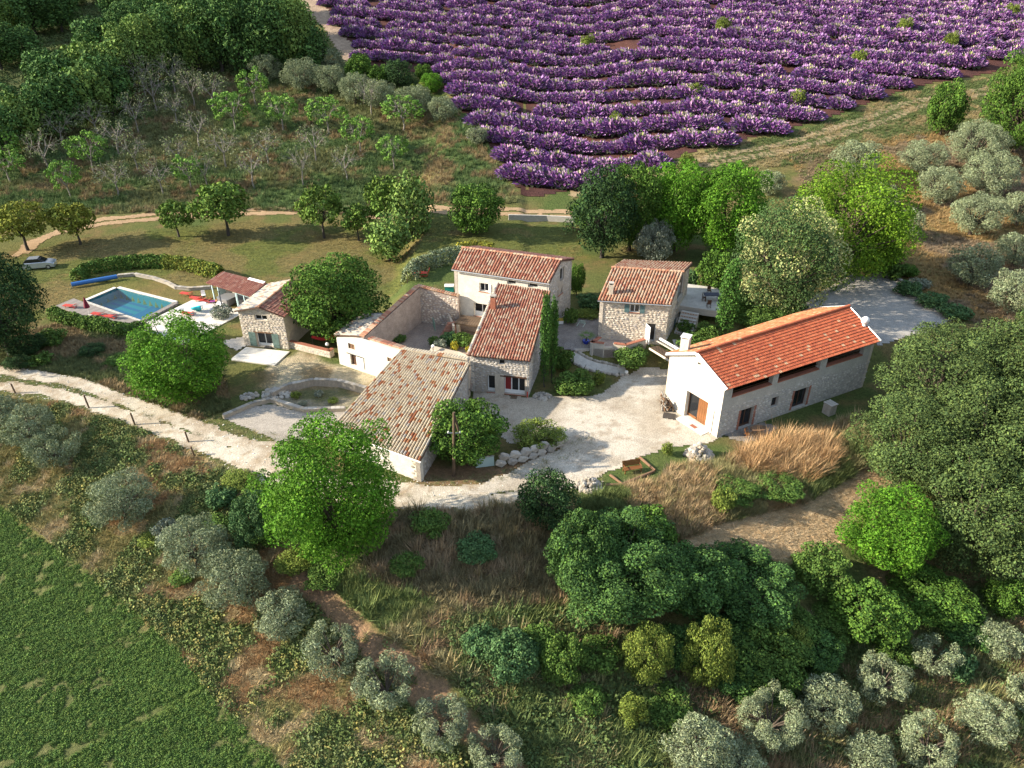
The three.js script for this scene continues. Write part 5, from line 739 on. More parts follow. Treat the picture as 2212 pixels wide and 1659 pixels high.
// utility pole: two timbers leaning together
{ const P = gp(980, 1028), t = thing('utility_pole', 'old wooden utility pole of two timbers leaning together beside the low barn', 'utility pole', P); const tip = un(985, 866, 6.6).sub(P), h = tip.y; tip.set(.25, 6.4, -.4); part(t, 'pole', rod(V(0, -.4, 0), tip, .16, .11, 9), M.woodOld); part(t, 'strut', rod(V(1.3, -.4, -1.6), tip.clone().add(V(.05, -.4, 0)), .15, .1, 9), M.woodOld); part(t, 'crossarm', box(1.2, .06, .08, .2, 4.4, -.25), M.metalGrey); for (const x of [-.3, .7]) part(t, 'insulator', new THREE.CylinderGeometry(.05, .06, .16, 8).translate(x, 4.5, -.25), M.white); }
// fence posts along the track
[[34, 850, 20], [193, 882, 27], [292, 918, 25], [408, 955, 22], [420, 985, 20]].forEach(([u, v, h], i) => { const P = gp(u, v), t = thing('fence_post', ['short weathered timber fence post by the track near the dark tree', 'leaning timber fence post between the track and the olive trees', 'timber fence post beside the bright part of the track', 'timber fence post on the stony edge of the track', 'broken timber fence post above the rusty shrubs'][i], 'fence post', P, 'fence posts along the track'); part(t, 'post', rod(V(0, -.3, 0), V(-.1, h * mpp(P) / .83, 0), .09, .08, 6), M.woodOld); part(t, 'cap', rod(V(-.1, h * mpp(P) / .83 - .02, 0), V(-.1, h * mpp(P) / .83 + .05, 0), .085, .06, 6), M.woodTan); });
// bench inside a log frame
{
  const P = gp(1365, 1018), t = thing('garden_bench', 'orange wooden garden bench in a grass plot framed with logs', 'bench', P, null, .25); for (let i = 0; i < 4; i++) part(t, 'seat_slat', box(1.7, .04, .11, 0, .45, -.1 + i * .13), M.woodOrange); for (let i = 0; i < 4; i++) part(t, 'back_slat', box(1.7, .13, .03, 0, .56 + i * .14, -.24 - i * .03), M.woodOrange); for (const x of [-.75, .75]) { for (const z of [-.2, .25]) part(t, 'leg', box(.07, .45, .07, x, .22, z), M.woodOrange); part(t, 'armrest', box(.08, .04, .55, x, .66, .02), M.woodOrange); }
  const lg = (a, b, l) => { const A = gp(...a), B = gp(...b), g = thing('log', l, 'log', A, 'logs framing the bench plot'); wpart(g, 'bark', rod(A.clone().add(V(0, .13, 0)), B.clone().add(V(0, .13, 0)), .15, .13, 8), M.woodTan); wpart(g, 'cut_end', rod(A.clone().add(V(0, .13, 0)), A.clone().lerp(B, .01).add(V(0, .13, 0)), .155, .155, 8), M.woodOld); };
}
{ const lg = (a, b, l, rd) => { const A = gp(...a), B = gp(...b), g = thing('log', l, 'log', A, 'logs framing the bench plot'); wpart(g, 'bark', rod(A.clone().add(V(0, .1, 0)), B.clone().add(V(0, .1, 0)), rd, rd * .85, 8), M.woodTan); wpart(g, 'cut_end', rod(A.clone().add(V(0, .1, 0)), A.clone().lerp(B, .01).add(V(0, .1, 0)), rd * 1.03, rd * 1.03, 8), M.woodOld); };
  lg([1308, 1050], [1345, 1048], 'short log at the stone heap corner of the bench plot', .14); lg([1345, 1048], [1412, 1020], 'long pale log along the lower edge of the bench plot', .15); lg([1382, 990], [1415, 1018], 'log on the uphill side of the bench plot', .14); lg([1318, 1028], [1345, 1048], 'slanting log beside the white stone heap', .13);
  plantPx('shrubGold', 'young_pine', 'small young pine with round top and bare stem by the stone heap', 'tree', null, 1441, 985, 27, 32, { v: 0 });
}
{ // wood pile, pallet, slab table and chair by the barn
  const P = gp(1440, 882), t = thing('firewood_pile', 'heap of split firewood against the white barn gable', 'firewood', P), r = rng(4); for (let i = 0; i < 110; i++) { const a = r(), b = r(), y = .12 + (1 - a) * 1.35 * r(); const k = part(t, 'split_log', new THREE.CylinderGeometry(.09, .1, .45, 5), pick([M.woodOld, M.woodTan, M.rock[2]], r)); k.position.set((a - .35) * 1.7, y, (b - .5) * 1.7 - a * .3); k.rotation.set(1.4 + (r() - .5) * .5, r() * 3, r()); }
  const q = thing('pallet', 'dark wooden pallet lying on the gravel by the firewood', 'pallet', gp(...Z7(205, 1140)), null, -.3); for (let i = 0; i < 5; i++) part(q, 'board', box(1.2, .03, .15, 0, .15, -.4 + i * .2), M.darkBark); for (const x of [-.5, 0, .5]) part(q, 'bearer', box(.1, .12, 1, x, .07, 0), M.darkBark);
  const tb = thing('garden_table', 'oval wooden table on the flagstones beside the barn', 'table', gp(...Z7(960, 1290)), null, .2); part(tb, 'top', new THREE.CylinderGeometry(.62, .62, .05, 20).scale(1.35, 1, .75).translate(0, .73, 0), M.woodTan); for (const [x, z] of [[-.55, -.25], [.55, -.25], [-.55, .25], [.55, .25]]) part(tb, 'leg', beam(V(x, 0, z), V(-x * .6, .72, z), .05), M.woodTan);
  const ch = thing('folding_chair', 'orange wooden folding chair at the oval table', 'chair', gp(...Z7(868, 1315)), null, .8); for (let i = 0; i < 4; i++) part(ch, 'seat_slat', box(.45, .02, .09, 0, .45, -.16 + i * .11), M.woodOrange); for (let i = 0; i < 3; i++) part(ch, 'back_slat', box(.45, .09, .02, 0, .65 + i * .14, -.24), M.woodOrange); for (const x of [-.2, .2]) { part(ch, 'leg', beam(V(x, 0, .25), V(x, 1.0, -.25), .035), M.woodOrange); part(ch, 'leg', beam(V(x, 0, -.2), V(x, .46, .22), .035), M.woodOrange); }
  const fsP = wpoly([[650, 1290], [760, 1245], [1010, 1190], [1150, 1230], [1000, 1320], [860, 1365], [740, 1330]].map(p => { const g = gp(...Z7(...p)); return [g.x, g.z]; }));
  structure('flagstones', gridGeo(...fsP.box, .3, (x, z) => H(x, z) + .05, (x, z) => mixc([.42, .4, .37], [.3, .28, .26], vn(x * 2, z * 2)), (x, z) => sdPoly(fsP, x, z) > 0), M.gravel, 'rough flagstones beside the barn door', 'paving');
  const bx = thing('stone_box', 'small stone buttress box with slab top against the barn wall', 'buttress', gp(...Z7(1570, 1110)), null, .5); part(bx, 'body', box(.9, 1.3, .9, 0, .5, 0), M.mortar); for (let i = 0; i < 3; i++) part(bx, 'slab', box(.3, .08, 1.05, -.33 + i * .33, 1.2, 0), M.rock[1]);
}
// ---------- terrace, bridge and stairs round the square house ----------
{
  const y = 2, P = [[668, 1068], [570, 1130], [725, 1150], [838, 1148], [985, 1168], [1215, 1100], [1300, 1075], [1460, 1060]].map(p => un(...Z6(...p), y + .75)), { front, q0, q1 } = CW;
  const g = thing('raised_terrace', 'raised terrace of the square house with red brick parapet caps', 'terrace', V(P[1].x, 0, P[1].z));
  const fl = [front.at(0, 0), ...P.slice(1, 6).map(flat), front.at(front.L * .75, 0)], sh = new THREE.Shape(fl.map(p => new THREE.Vector2(p.x, -p.z))); wpart(g, 'floor', new THREE.ExtrudeGeometry(sh, { depth: 2.4, bevelEnabled: false }).rotateX(-Math.PI / 2).translate(0, y - 2.4, 0), M.pinkRender);
  const walls = [[P[0], P[1]], [P[1], P[2]], [P[2], P[3]], [P[3], P[4]], [P[4], P[5]]]; walls.forEach(([a, b], i) => { const low = i === 2, w = Wall(a, b); wpart(g, 'parapet', wallGeo(w, -.4, [[-.05, y + (low ? .25 : .7)], [w.L + .05, y + (low ? .25 : .7)]], [], .3), i < 2 ? M.concrete : M.mortarPale); if (!low) { const n = Math.max(2, Math.round(w.L / .32)); for (let k = 0; k < n; k++) wpart(g, 'brick', wbox(w, w.L * k / n + .008, w.L * (k + 1) / n - .008, y + .7, y + .77, -.36, .06), M.terracotta); } });
  const tb = thing('metal_table', 'small green metal table on the raised terrace', 'table', un(...Z6(905, 1085), y)); part(tb, 'top', box(.75, .04, .65, 0, .7, 0), M.ironGreen); for (const [x, z] of [[-.32, -.27], [.32, -.27], [-.32, .27], [.32, .27]]) part(tb, 'leg', box(.04, .7, .04, x, .35, z), M.ironGreen);
  const ch = thing('slatted_chair', 'pale green slatted chair on the raised terrace', 'chair', un(...Z6(995, 1100), y), null, .3); for (let i = 0; i < 6; i++) part(ch, 'slat', box(.07, .03, .6, -.25 + i * .1, .42, 0), M.paleGreen); for (let i = 0; i < 6; i++) part(ch, 'back_slat', box(.07, .5, .03, -.25 + i * .1, .7, -.3), M.paleGreen); for (const [x, z] of [[-.28, -.28], [.28, -.28], [-.28, .28], [.28, .28]]) part(ch, 'leg', box(.05, .45, .05, x, .22, z), M.paleGreen); for (const x of [-.3, .3]) part(ch, 'armrest', box(.06, .04, .6, x, .62, 0), M.paleGreen);
  // footbridge to the barn loft
  const a = un(...Z6(1262, 1185), 2.2), b = un(...Z6(1500, 1330), 2.6), a2 = un(...Z6(1330, 1095), 2.9), b2 = un(...Z6(1545, 1245), 3.3), br = thing('footbridge', 'narrow footbridge with solid white rail from the terrace to the barn', 'bridge', flat(a)); const d = flat(b).sub(flat(a)).normalize(), n = d.clone().cross(UP).negate(), L = flat(b).distanceTo(flat(a)), rise = .4;
  const at = (s, o, yy) => flat(a).addScaledVector(d, s).addScaledVector(n, o).setY(2.1 + rise * s / L + yy);
  for (let i = 0; i < 12; i++) wpart(br, 'plank', quadGeo([at(L * i / 12, 0, 0), at(L * (i + .93) / 12, 0, 0), at(L * (i + .93) / 12, 1.1, 0), at(L * i / 12, 1.1, 0)], .06), M.woodOld); wpart(br, 'rail', quadGeo([at(0, 1.1, .95), at(L, 1.1, .95), at(L, 1.3, .95), at(0, 1.3, .95)], .18), M.white); wpart(br, 'rail_panel', beam(at(0, 1.2, .45), at(L, 1.2, .45), .85, .1), M.mortarPale); wpart(br, 'side_beam', beam(at(0, 0, -.15), at(L, 0, -.15), .25, .2), M.mortarPale); for (let i = 0; i < 14; i++) wpart(br, 'baluster', beam(at(L * (i + .5) / 14, .02, 0), at(L * (i + .5) / 14, .02, .7), .04), M.black);
  // stone stairs up the side of the house
  const s0 = un(...Z6(1645, 1050), 2), s1 = un(...Z6(1735, 790), 3.6), st = thing('stone_stairs', 'wide stone stairs with tile studs climbing beside the square house', 'stairs', s0.clone()); const sd = flat(s1).sub(flat(s0)), sn = 7, ang = -Math.atan2(sd.z, sd.x) + Math.PI / 2; for (let i = 0; i < sn; i++) { const k = part(st, 'step', box(2.0, .25 * (i + 1) + .6, sd.length() / sn, 0, (.25 * (i + 1)) / 2 - .3, 0), M.concrete); k.position.set(sd.x * (i + .5) / sn, 0, sd.z * (i + .5) / sn); k.rotation.y = ang + Math.PI; for (let j = 0; j < 6; j++) part(k, 'riser_tile', box(.12, .1, .02, -.75 + j * .3, .25 * (i + 1) - .12, sd.length() / sn / 2 + .012), M.terracotta); }
  const mt = thing('door_mat', 'black mat at the foot of the stone stairs', 'mat', un(...Z6(1655, 1030), 2.0)); part(mt, 'mat', box(1.2, .04, .5, 0, .02, .9), M.black); part(mt, 'edge', box(1.26, .02, .56, 0, .01, .9), M.woodDark);
  structure('stair_landing', new THREE.BoxGeometry(3.2, .6, 3).translate(s0.x + .2, 1.69, s0.z + 1.6), M.concrete, 'concrete landing at the foot of the stone stairs', 'landing');
  const rt = un(...Z6(1830, 640), 3.75); structure('rear_terrace', new THREE.BoxGeometry(6, .8, 7).rotateY(-.35).translate(rt.x, 3.4, rt.z - 1), M.concrete, 'shaded concrete terrace behind the square house', 'terrace');
  const dt = thing('dining_table', 'dark garden dining table on the shaded rear terrace', 'table', un(...Z6(1975, 640), 3.8)); part(dt, 'top', box(1.8, .06, 1, 0, .74, 0), mat(C(.05, .055, .08))); for (const [x, z] of [[-.8, -.4], [.8, -.4], [-.8, .4], [.8, .4]]) part(dt, 'leg', box(.06, .72, .06, x, .36, z), M.woodDark);
  const dc = thing('dining_chair', 'dark wooden chair at the end of the rear terrace table', 'chair', un(...Z6(1890, 650), 3.8), 'chairs of the rear terrace', 1.4); part(dc, 'seat', box(.45, .04, .45, 0, .45, 0), M.woodDark); part(dc, 'backrest', box(.45, .5, .04, 0, .75, -.22), M.woodDark); for (const [x, z] of [[-.2, -.2], [.2, -.2], [-.2, .2], [.2, .2]]) part(dc, 'leg', box(.04, .45, .04, x, .22, z), M.woodDark);
  copyThing(dc, un(...Z6(1945, 725), 3.8), 3.1, null, 'dark wooden chair on the yard side of the rear terrace table'); copyThing(dc, un(...Z6(1950, 570), 3.8), 0, null, 'dark wooden chair on the hill side of the rear terrace table');
  // patio between the houses: lounge chair, palm pot, bin, steps
  const ptp = [[160, 900], [660, 880], [700, 1010], [660, 1080], [570, 1210], [390, 1230], [180, 1200]].map(p => un(...Z6(...p), 1.6)).map(p => [p.x, p.z]); structure('stone_patio', gridGeo(...wpoly(ptp).box, .25, (x, z) => Math.max(1.6, H(x, z) + .04), (x, z) => mixc([.42, .40, .39], [.32, .3, .29], vn(x * 2.4, z * 2.4)), (x, z) => sdPoly(ptp, x, z) > 0), M.gravel, 'crazy paved patio between the two stone houses', 'patio');
  const ws = [[390, 1235], [570, 1215]].map(p => un(...Z6(...p), 1.6)), ww = Wall(ws[0], ws[1]), rw = thing('retaining_wall', 'low stone retaining wall at the front of the paved patio', 'wall', flat(ws[0])), rk = wpart(rw, 'wall', wallGeo(ww, -.3, [[0, 1.62], [ww.L, 1.62]], [], .5), M.mortar); stones(rw, rk, ww, 0, ww.L, .1, 1.55, { most: 60, mats: M.stoneGrey, seed: 140 });
  const ss = thing('stone_steps', 'rough stone steps down from the paved patio', 'steps', un(...Z6(320, 1250), .5)); for (let i = 0; i < 4; i++) part(ss, 'step', box(1.5, .3 * (4 - i), .4, 0, .15 * (4 - i) - .1, -.6 + i * .38), M.rock[i % 3]).rotation.y = -.2;
  const lc = copyThing(ch, un(...Z6(455, 975), 1.62), -.35, [1.25, .85, 1.9], 'pale green reclining lounge chair on the paved patio'); 
  const pot = thing('potted_palm', 'small palm in a cobalt blue pot on the patio edge', 'potted plant', un(...Z6(512, 1165), 1.62)); part(pot, 'pot', new THREE.LatheGeometry([[0, 0], [.28, 0], [.38, .5], [.42, .52], [.42, .58], [.34, .56], [0, .5]].map(p => new THREE.Vector2(...p)), 16), mat(C(.01, .03, .3), { roughness: .25 })); part(pot, 'trunk', rod(V(0, .5, 0), V(.05, 1.0, 0), .09, .07, 7), M.bark); { const L = new Leaves(), r = rng(5); for (let i = 0; i < 16; i++) { const a = i * .4 + r(), l = .9 + .3 * r(); for (let k = 0; k < 7; k++) { const b = (k - 3) * .22; L.blade(V(.05 + Math.cos(a) * .35, 1.25, Math.sin(a) * .35), V(.05 + Math.cos(a + b) * l, 1.15 + .25 * r(), Math.sin(a + b) * l), .07, jit([.09, .15, .04], r)); } } part(pot, 'fronds', L.geo(), M.leaf); }
  const bn = thing('water_cooler', 'white box with yellow lid standing by the house wall', 'box', un(...Z6(212, 945), 1.62)); part(bn, 'body', box(.7, .8, .6, 0, .4, 0), M.white); part(bn, 'lid', box(.74, .1, .64, 0, .86, 0), mat(C(.5, .36, .06)));
  const ph = thing('garden_path', 'narrow paved garden path edged with white stones', 'path', gp(...Z6(360, 1290))); { const c = [[350, 1290], [430, 1340], [520, 1390], [640, 1430], [760, 1450], [900, 1480], [980, 1470]].map(p => gp(...Z6(...p))), r = rng(8); for (let i = 1; i < c.length; i++) { const a = c[i - 1], b = c[i], d2 = b.clone().sub(a).setY(0).normalize(), nn = d2.clone().cross(UP); wpart(ph, 'paving', quadGeo([a.clone().addScaledVector(nn, .5), b.clone().addScaledVector(nn, .5), b.clone().addScaledVector(nn, -.5), a.clone().addScaledVector(nn, -.5)].map(p => p.setY(H(p.x, p.z) + .08)), .2), M.concrete); for (let k = 0; k < 5; k++) for (const s of [-.65, .65]) { const q = a.clone().lerp(b, (k + .5) / 5).addScaledVector(nn, s), m = part(ph, 'edging_stone', STONES[k % 4], M.rock[k % 3]); m.position.copy(q.setY(H(q.x, q.z) + .1)).sub(ph.position); m.scale.setScalar(.28 + .2 * r()); } } }
  const dp = thing('garden_lamp', 'white globe lamp at the end of the garden path', 'lamp', gp(...Z6(985, 1520)), 'globe lamps'); part(dp, 'post', rod(V(0, -.1, 0), V(0, .3, 0), .05), M.black); part(dp, 'globe', new THREE.SphereGeometry(.2, 12, 10).translate(0, .42, 0), M.globe);
}
{ // red hammock frame and other bits in the back garden
  const t = thing('hammock_stand', 'red metal hammock stand beside the clipped shrubs', 'hammock stand', gp(908, 598)); part(t, 'bar', beam(V(-.9, .1, 0), V(.9, .1, 0), .08), M.redPlastic); part(t, 'arm', beam(V(-.9, .1, 0), V(-1.3, 1.3, 0), .08), M.redPlastic); part(t, 'arm', beam(V(.9, .1, 0), V(1.3, 1.3, 0), .08), M.redPlastic); part(t, 'seat', box(1.9, .06, .7, 0, .6, 0), M.redPlastic);
  const h2 = thing('garden_swing', 'red cloth hammock hanging under the dark green tree', 'hammock', gp(...Z2(1150, 1075))); part(h2, 'cloth', new THREE.TubeGeometry(new THREE.QuadraticBezierCurve3(V(-1.5, 1.4, .3), V(0, .3, 0), V(1.5, 1.6, -.3)), 12, .22, 6), mat(C(.45, .03, .03))); part(h2, 'post', rod(V(1.5, 0, -.3), V(1.5, 1.7, -.3), .05), M.woodOld); part(h2, 'post', rod(V(-1.5, 0, .3), V(-1.5, 1.5, .3), .05), M.woodOld);
  const b = thing('storage_box', 'teal garden box with white lid beside the long house', 'box', gp(...Z4(138, 755))); part(b, 'body', box(1.1, .7, .7, 0, .35, 0), mat(C(.02, .3, .26))); part(b, 'lid', box(1.2, .1, .8, 0, .76, 0), M.white);
}
// ---------- trees ----------
plantPx('locust', 'locust_tree', 'large bright green locust tree below the track beside the low barn', 'tree', null, 735, 1230, 285, 308, { v: 0 });
plantPx('locust', 'locust_tree', 'rounded bright green tree on the bank between the pool and the track', 'tree', null, 404, 872, 226, 196, { v: 1 });
plantPx('locustLime', 'locust_tree', 'tall lime green tree above the gravel court', 'tree', null, 1800, 612, 262, 270, { v: 1 }); plantPx('locustLime', 'locust_tree', 'lime green tree at the corner of the gravel court', 'tree', null, 1880, 600, 110, 150, { v: 2 });
plantPx('dark', 'evergreen_tree', 'dark evergreen tree standing over the parked car', 'tree', null, 25, 775, 205, 240, { v: 0 });
plantPx('broad', 'chestnut_tree', 'dense dark green tree between the cottage and the workshop', 'tree', null, 725, 742, 220, 190, { v: 0 });
plantPx('broad', 'fig_tree', 'dense green fig tree beside the utility pole', 'tree', null, 1010, 1005, 172, 148, { v: 1 });
plantPx('chestnut', 'flowering_chestnut', 'broad chestnut tree covered in pale cream blossom behind the barn', 'tree', null, 1678, 690, 255, 255, { v: 0 });
plantPx('cypress', 'cypress_tree', 'dark cypress beside the rear terrace table', 'tree', null, 1560, 740, 48, 175, { v: 0 });
plantPx('cypress', 'cypress_tree', 'tall narrow cypress close against the glazed wing', 'tree', null, 1176, 836, 27, 196, { v: 1 }); plantPx('cypress', 'cypress_tree', 'second narrow cypress standing by the wing on the garden side', 'tree', null, 1193, 828, 23, 180, { v: 2 });
const backT = [['dark', 1300, 560, 150, 190, 'dark round tree behind the square house nearest the lawn'], ['broad', 1360, 545, 150, 185, 'deep green tree in the row behind the square house'], ['locust', 1455, 545, 140, 190, 'fresh green tree in the row behind the square house'], ['locust', 1560, 560, 165, 200, 'tall fresh green tree behind the square house next to the blossoming one'], ['shrubGrey', 1412, 566, 90, 92, 'small grey green tree with forked trunk behind the square house'], ['broad', 1270, 500, 80, 80, 'bushy green tree at the end of the white concrete wall'], ['broad', 1540, 640, 80, 100, 'shaded green tree filling the gap beside the cypress']];
backT.forEach(([k, u, v, w, h, l], i) => plantPx(k, 'garden_tree', l, 'tree', 'trees behind the square house', u, v, w, h, { v: i % 3 }));
const lawnT = [['lawnTree', 387, 512, 84, 80], ['lawnTree', 493, 509, 116, 115], ['lawnTree', 701, 514, 105, 120], ['lawnTreeGold', 61, 541, 125, 112], ['lawnTreeGold', 174, 528, 92, 92]];
['small round tree with dark trunk on the lawn edge', 'wide green tree with dark trunk on the lawn edge', 'tree with dark trunk and thin top on the lawn edge', 'yellow green lawn tree with dark trunk beside the sandy road bend', 'smaller yellow green lawn tree with dark trunk'].forEach((l, i) => plantPx(lawnT[i][0], 'lawn_tree', l, 'tree', 'lawn trees along the sandy road', ...lawnT[i].slice(1), { v: i % 3 }));
[['forestLight', 892, 522, 105, 150, 'tall oval tree in the clump at the end of the lawn'], ['lawnTree', 838, 505, 95, 130, 'pale green tree at the back of the lawn clump'], ['forestLight', 842, 566, 100, 105, 'low forked tree at the front of the lawn clump'], ['broad', 1030, 508, 118, 108, 'round dark green tree beside the sandy road'], ['lawnTree', 775, 520, 70, 85, 'thin green tree at the left of the lawn clump']].forEach(([k, u, v, w, h, l], i) => plantPx(k, 'lawn_tree', l, 'tree', 'tree clump at the end of the lawn', u, v, w, h, { v: (i + 1) % 3 }));
// orchard
const O = [[1155, 610, 1], [1035, 730, 1], [650, 900, 1], [785, 1015, 1], [470, 1310, 0], [70, 1200, 0], [1370, 1250, 1], [1680, 1240, 1], [2000, 1220, 1], [1770, 1080, 0.5], [1490, 1100, 0.5], [1315, 970, .5], [2165, 880, 0], [780, 1295, .5], [915, 880, .5], [1170, 820, 1], [1415, 720, .5], [1075, 1280, .5], [910, 1130, .5], [620, 1140, 0], [325, 1130, 1], [1265, 1250, 0], [1190, 1115, .5], [1690, 700, 0], [1550, 860, 0], [560, 800, 0], [180, 940, 0], [420, 960, .5], [1280, 700, .5], [2290, 1190, 1], [2380, 1015, 0], [2600, 1115, 0], [2660, 860, 0], [2085, 1060, .5], [960, 640, .5], [2450, 760, .5], [1870, 860, 0], [60, 1090, 0]];
O.forEach(([x, y, b], i) => { const u = x * .3276, v = y * .3276, k = b === 0 ? 'orchard' : 'orchardThin'; plantPx(k, 'walnut_tree', b === 0 ? 'leafy young walnut tree with pale trunk in the sloping orchard' : b === 1 ? 'almost bare young walnut tree with pale trunk in the sloping orchard' : 'sparsely leaved young walnut tree with pale trunk in the sloping orchard', 'tree', b === 0 ? 'leafy orchard trees' : b === 1 ? 'bare orchard trees' : 'sparse orchard trees', u, v, rr(66, 92), rr(72, 92), { v: i % 3 }); });
// wood on the hill
const F = [[10, 350, 115, 125], [62, 322, 110, 125], [20, 300, 110, 115], [112, 305, 105, 125], [160, 285, 110, 125], [205, 268, 105, 120], [245, 250, 110, 125], [150, 235, 110, 115], [205, 218, 110, 120], [258, 208, 110, 120], [292, 190, 115, 130], [335, 175, 115, 135], [380, 160, 120, 140], [430, 155, 125, 145], [480, 155, 130, 155], [535, 165, 135, 170], [590, 162, 130, 160], [640, 152, 120, 145], [680, 155, 85, 95], [290, 130, 110, 115], [345, 115, 115, 120], [400, 105, 120, 120], [460, 100, 120, 125], [520, 100, 125, 130], [580, 95, 120, 125], [630, 85, 95, 100], [300, 70, 100, 95], [360, 55, 110, 100], [430, 48, 110, 100], [500, 45, 110, 100], [570, 42, 100, 95], [225, 150, 105, 105], [270, 60, 90, 90], [15, 85, 130, 120], [80, 80, 120, 115], [135, 70, 110, 100], [40, 40, 120, 90], [110, 25, 110, 80], [5, 150, 110, 100], [60, 140, 90, 80], [110, 195, 90, 85], [170, 15, 90, 70], [610, 35, 70, 80]];
F.forEach(([u, v, w, h], i) => plantPx(i % 4 === 1 || (i > 7 && i < 12) ? 'forestLight' : 'forest', 'forest_tree', i % 4 === 1 || (i > 7 && i < 12) ? 'light green broadleaved tree in the hillside wood' : 'deep green broadleaved tree in the hillside wood', 'tree', i % 4 === 1 || (i > 7 && i < 12) ? 'lighter trees of the hillside wood' : 'darker trees of the hillside wood', u, v, w, h, { v: i % 3 }));
// olives: foreground left
const oL = [[12, 892, 78], [78, 928, 118], [132, 978, 112], [275, 1085, 145], [435, 1180, 152], [520, 1252, 150], [615, 1330, 124], [727, 1403, 132], [835, 1478, 142], [955, 1560, 124], [1068, 1628, 126]];
oL.forEach(([u, v, w], i) => crownPx(i === 2 || i > 6 ? 'oliveOpen' : 'olive', 'olive_tree', i < 3 ? 'silvery olive tree in the group below the track fence' : i === 7 || i === 8 || i === 9 ? 'silvery olive tree pruned to an open ring beside the bare earth path' : 'full silvery olive tree in the row between the green field and the bank', 'tree', i < 3 ? 'olives below the fence' : i === 7 || i === 8 || i === 9 ? 'ring pruned olives' : 'olives along the field', u, v, w, .8, { v: i % 3 }));
crownPx('shrubGrey', 'olive_shoot', 'small grey green olive sapling between the large olives', 'shrub', null, 365, 1145, 60, .8);
[[1508, 1613, 150], [1650, 1555, 150], [1777, 1522, 128], [1895, 1471, 112], [2144, 1384, 98], [2010, 1424, 100], [2112, 1550, 122], [1994, 1608, 130], [1871, 1633, 105], [2205, 1499, 84], [1590, 1640, 110]].forEach(([u, v, w], i) => crownPx(i % 2 ? 'oliveOpen' : 'olive', 'olive_tree', 'silvery olive tree in the rough dry grass of the lower grove', 'tree', 'olives of the lower grove', u, v, w, .85, { v: i % 3 }));
[[1842, 360, 112], [1985, 350, 98], [2102, 325, 130], [2020, 410, 98], [2130, 388, 118], [2095, 475, 112], [2195, 460, 90], [1905, 435, 76], [1945, 492, 84], [2185, 548, 92], [2095, 582, 114], [2182, 640, 116], [1660, 402, 66]].forEach(([u, v, w], i) => crownPx('olive', 'olive_tree', 'rounded silvery olive tree on the brown slope above the gravel court', 'tree', 'olives of the upper grove', u, v, w, .78, { v: i % 3 }));
[[580, 157, 72], [655, 172, 84], [715, 182, 74], [770, 202, 78], [825, 216, 80], [895, 232, 84], [957, 245, 66], [720, 137, 62], [1030, 300, 50]].forEach(([u, v, w], i) => crownPx('olive', 'olive_tree', 'grey olive tree between the orchard and the lavender field', 'tree', 'olives beside the lavender', u, v, w, .8, { v: i % 3 }));
[['broad', 780, 160, 66], ['dark', 862, 172, 66], ['broad', 822, 172, 50], ['shrubGold', 905, 208, 46], ['locust', 932, 190, 50], ['broad', 915, 165, 40]].forEach(([k, u, v, w], i) => crownPx(k, 'wild_bush', ['broad green bush at the corner of the lavender field', 'nearly black bush at the corner of the lavender field', 'green bush squeezed between the darker bushes above the olives', 'golden green broom bush above the olives', 'fresh green bush at the lavender edge', 'small green bush at the lavender edge'][i], 'shrub', null, u, v, w, .9));
// right hand side: oaks and thicket
[['oak', 2005, 935, 270, 240, 'spreading grey green oak beside the far end of the barn'], ['oak', 2160, 935, 260, 255, 'tall oak at the back of the oak clump'], ['oak', 1945, 1075, 245, 235, 'oak overhanging the straw path'], ['oak', 2100, 1095, 300, 290, 'massive dark oak in the middle of the clump'], ['oak', 2215, 1050, 260, 330, 'oak at the outer edge of the clump'], ['oak', 2080, 1240, 270, 280, 'oak low on the slope above the thicket'], ['oak', 2200, 1230, 240, 260, 'shaded oak low on the slope'], ['broad', 2190, 330, 170, 220, 'dark green tree at the end of the field path'], ['broad', 2030, 292, 82, 115, 'single dense green tree beside the field path'], ['oak', 2240, 760, 120, 110, 'oak above the clump towards the upper grove']].forEach(([k, u, v, w, h, l], i) => plantPx(k, 'oak_tree', l, 'tree', null, u, v, w, h, { v: i % 3 }));
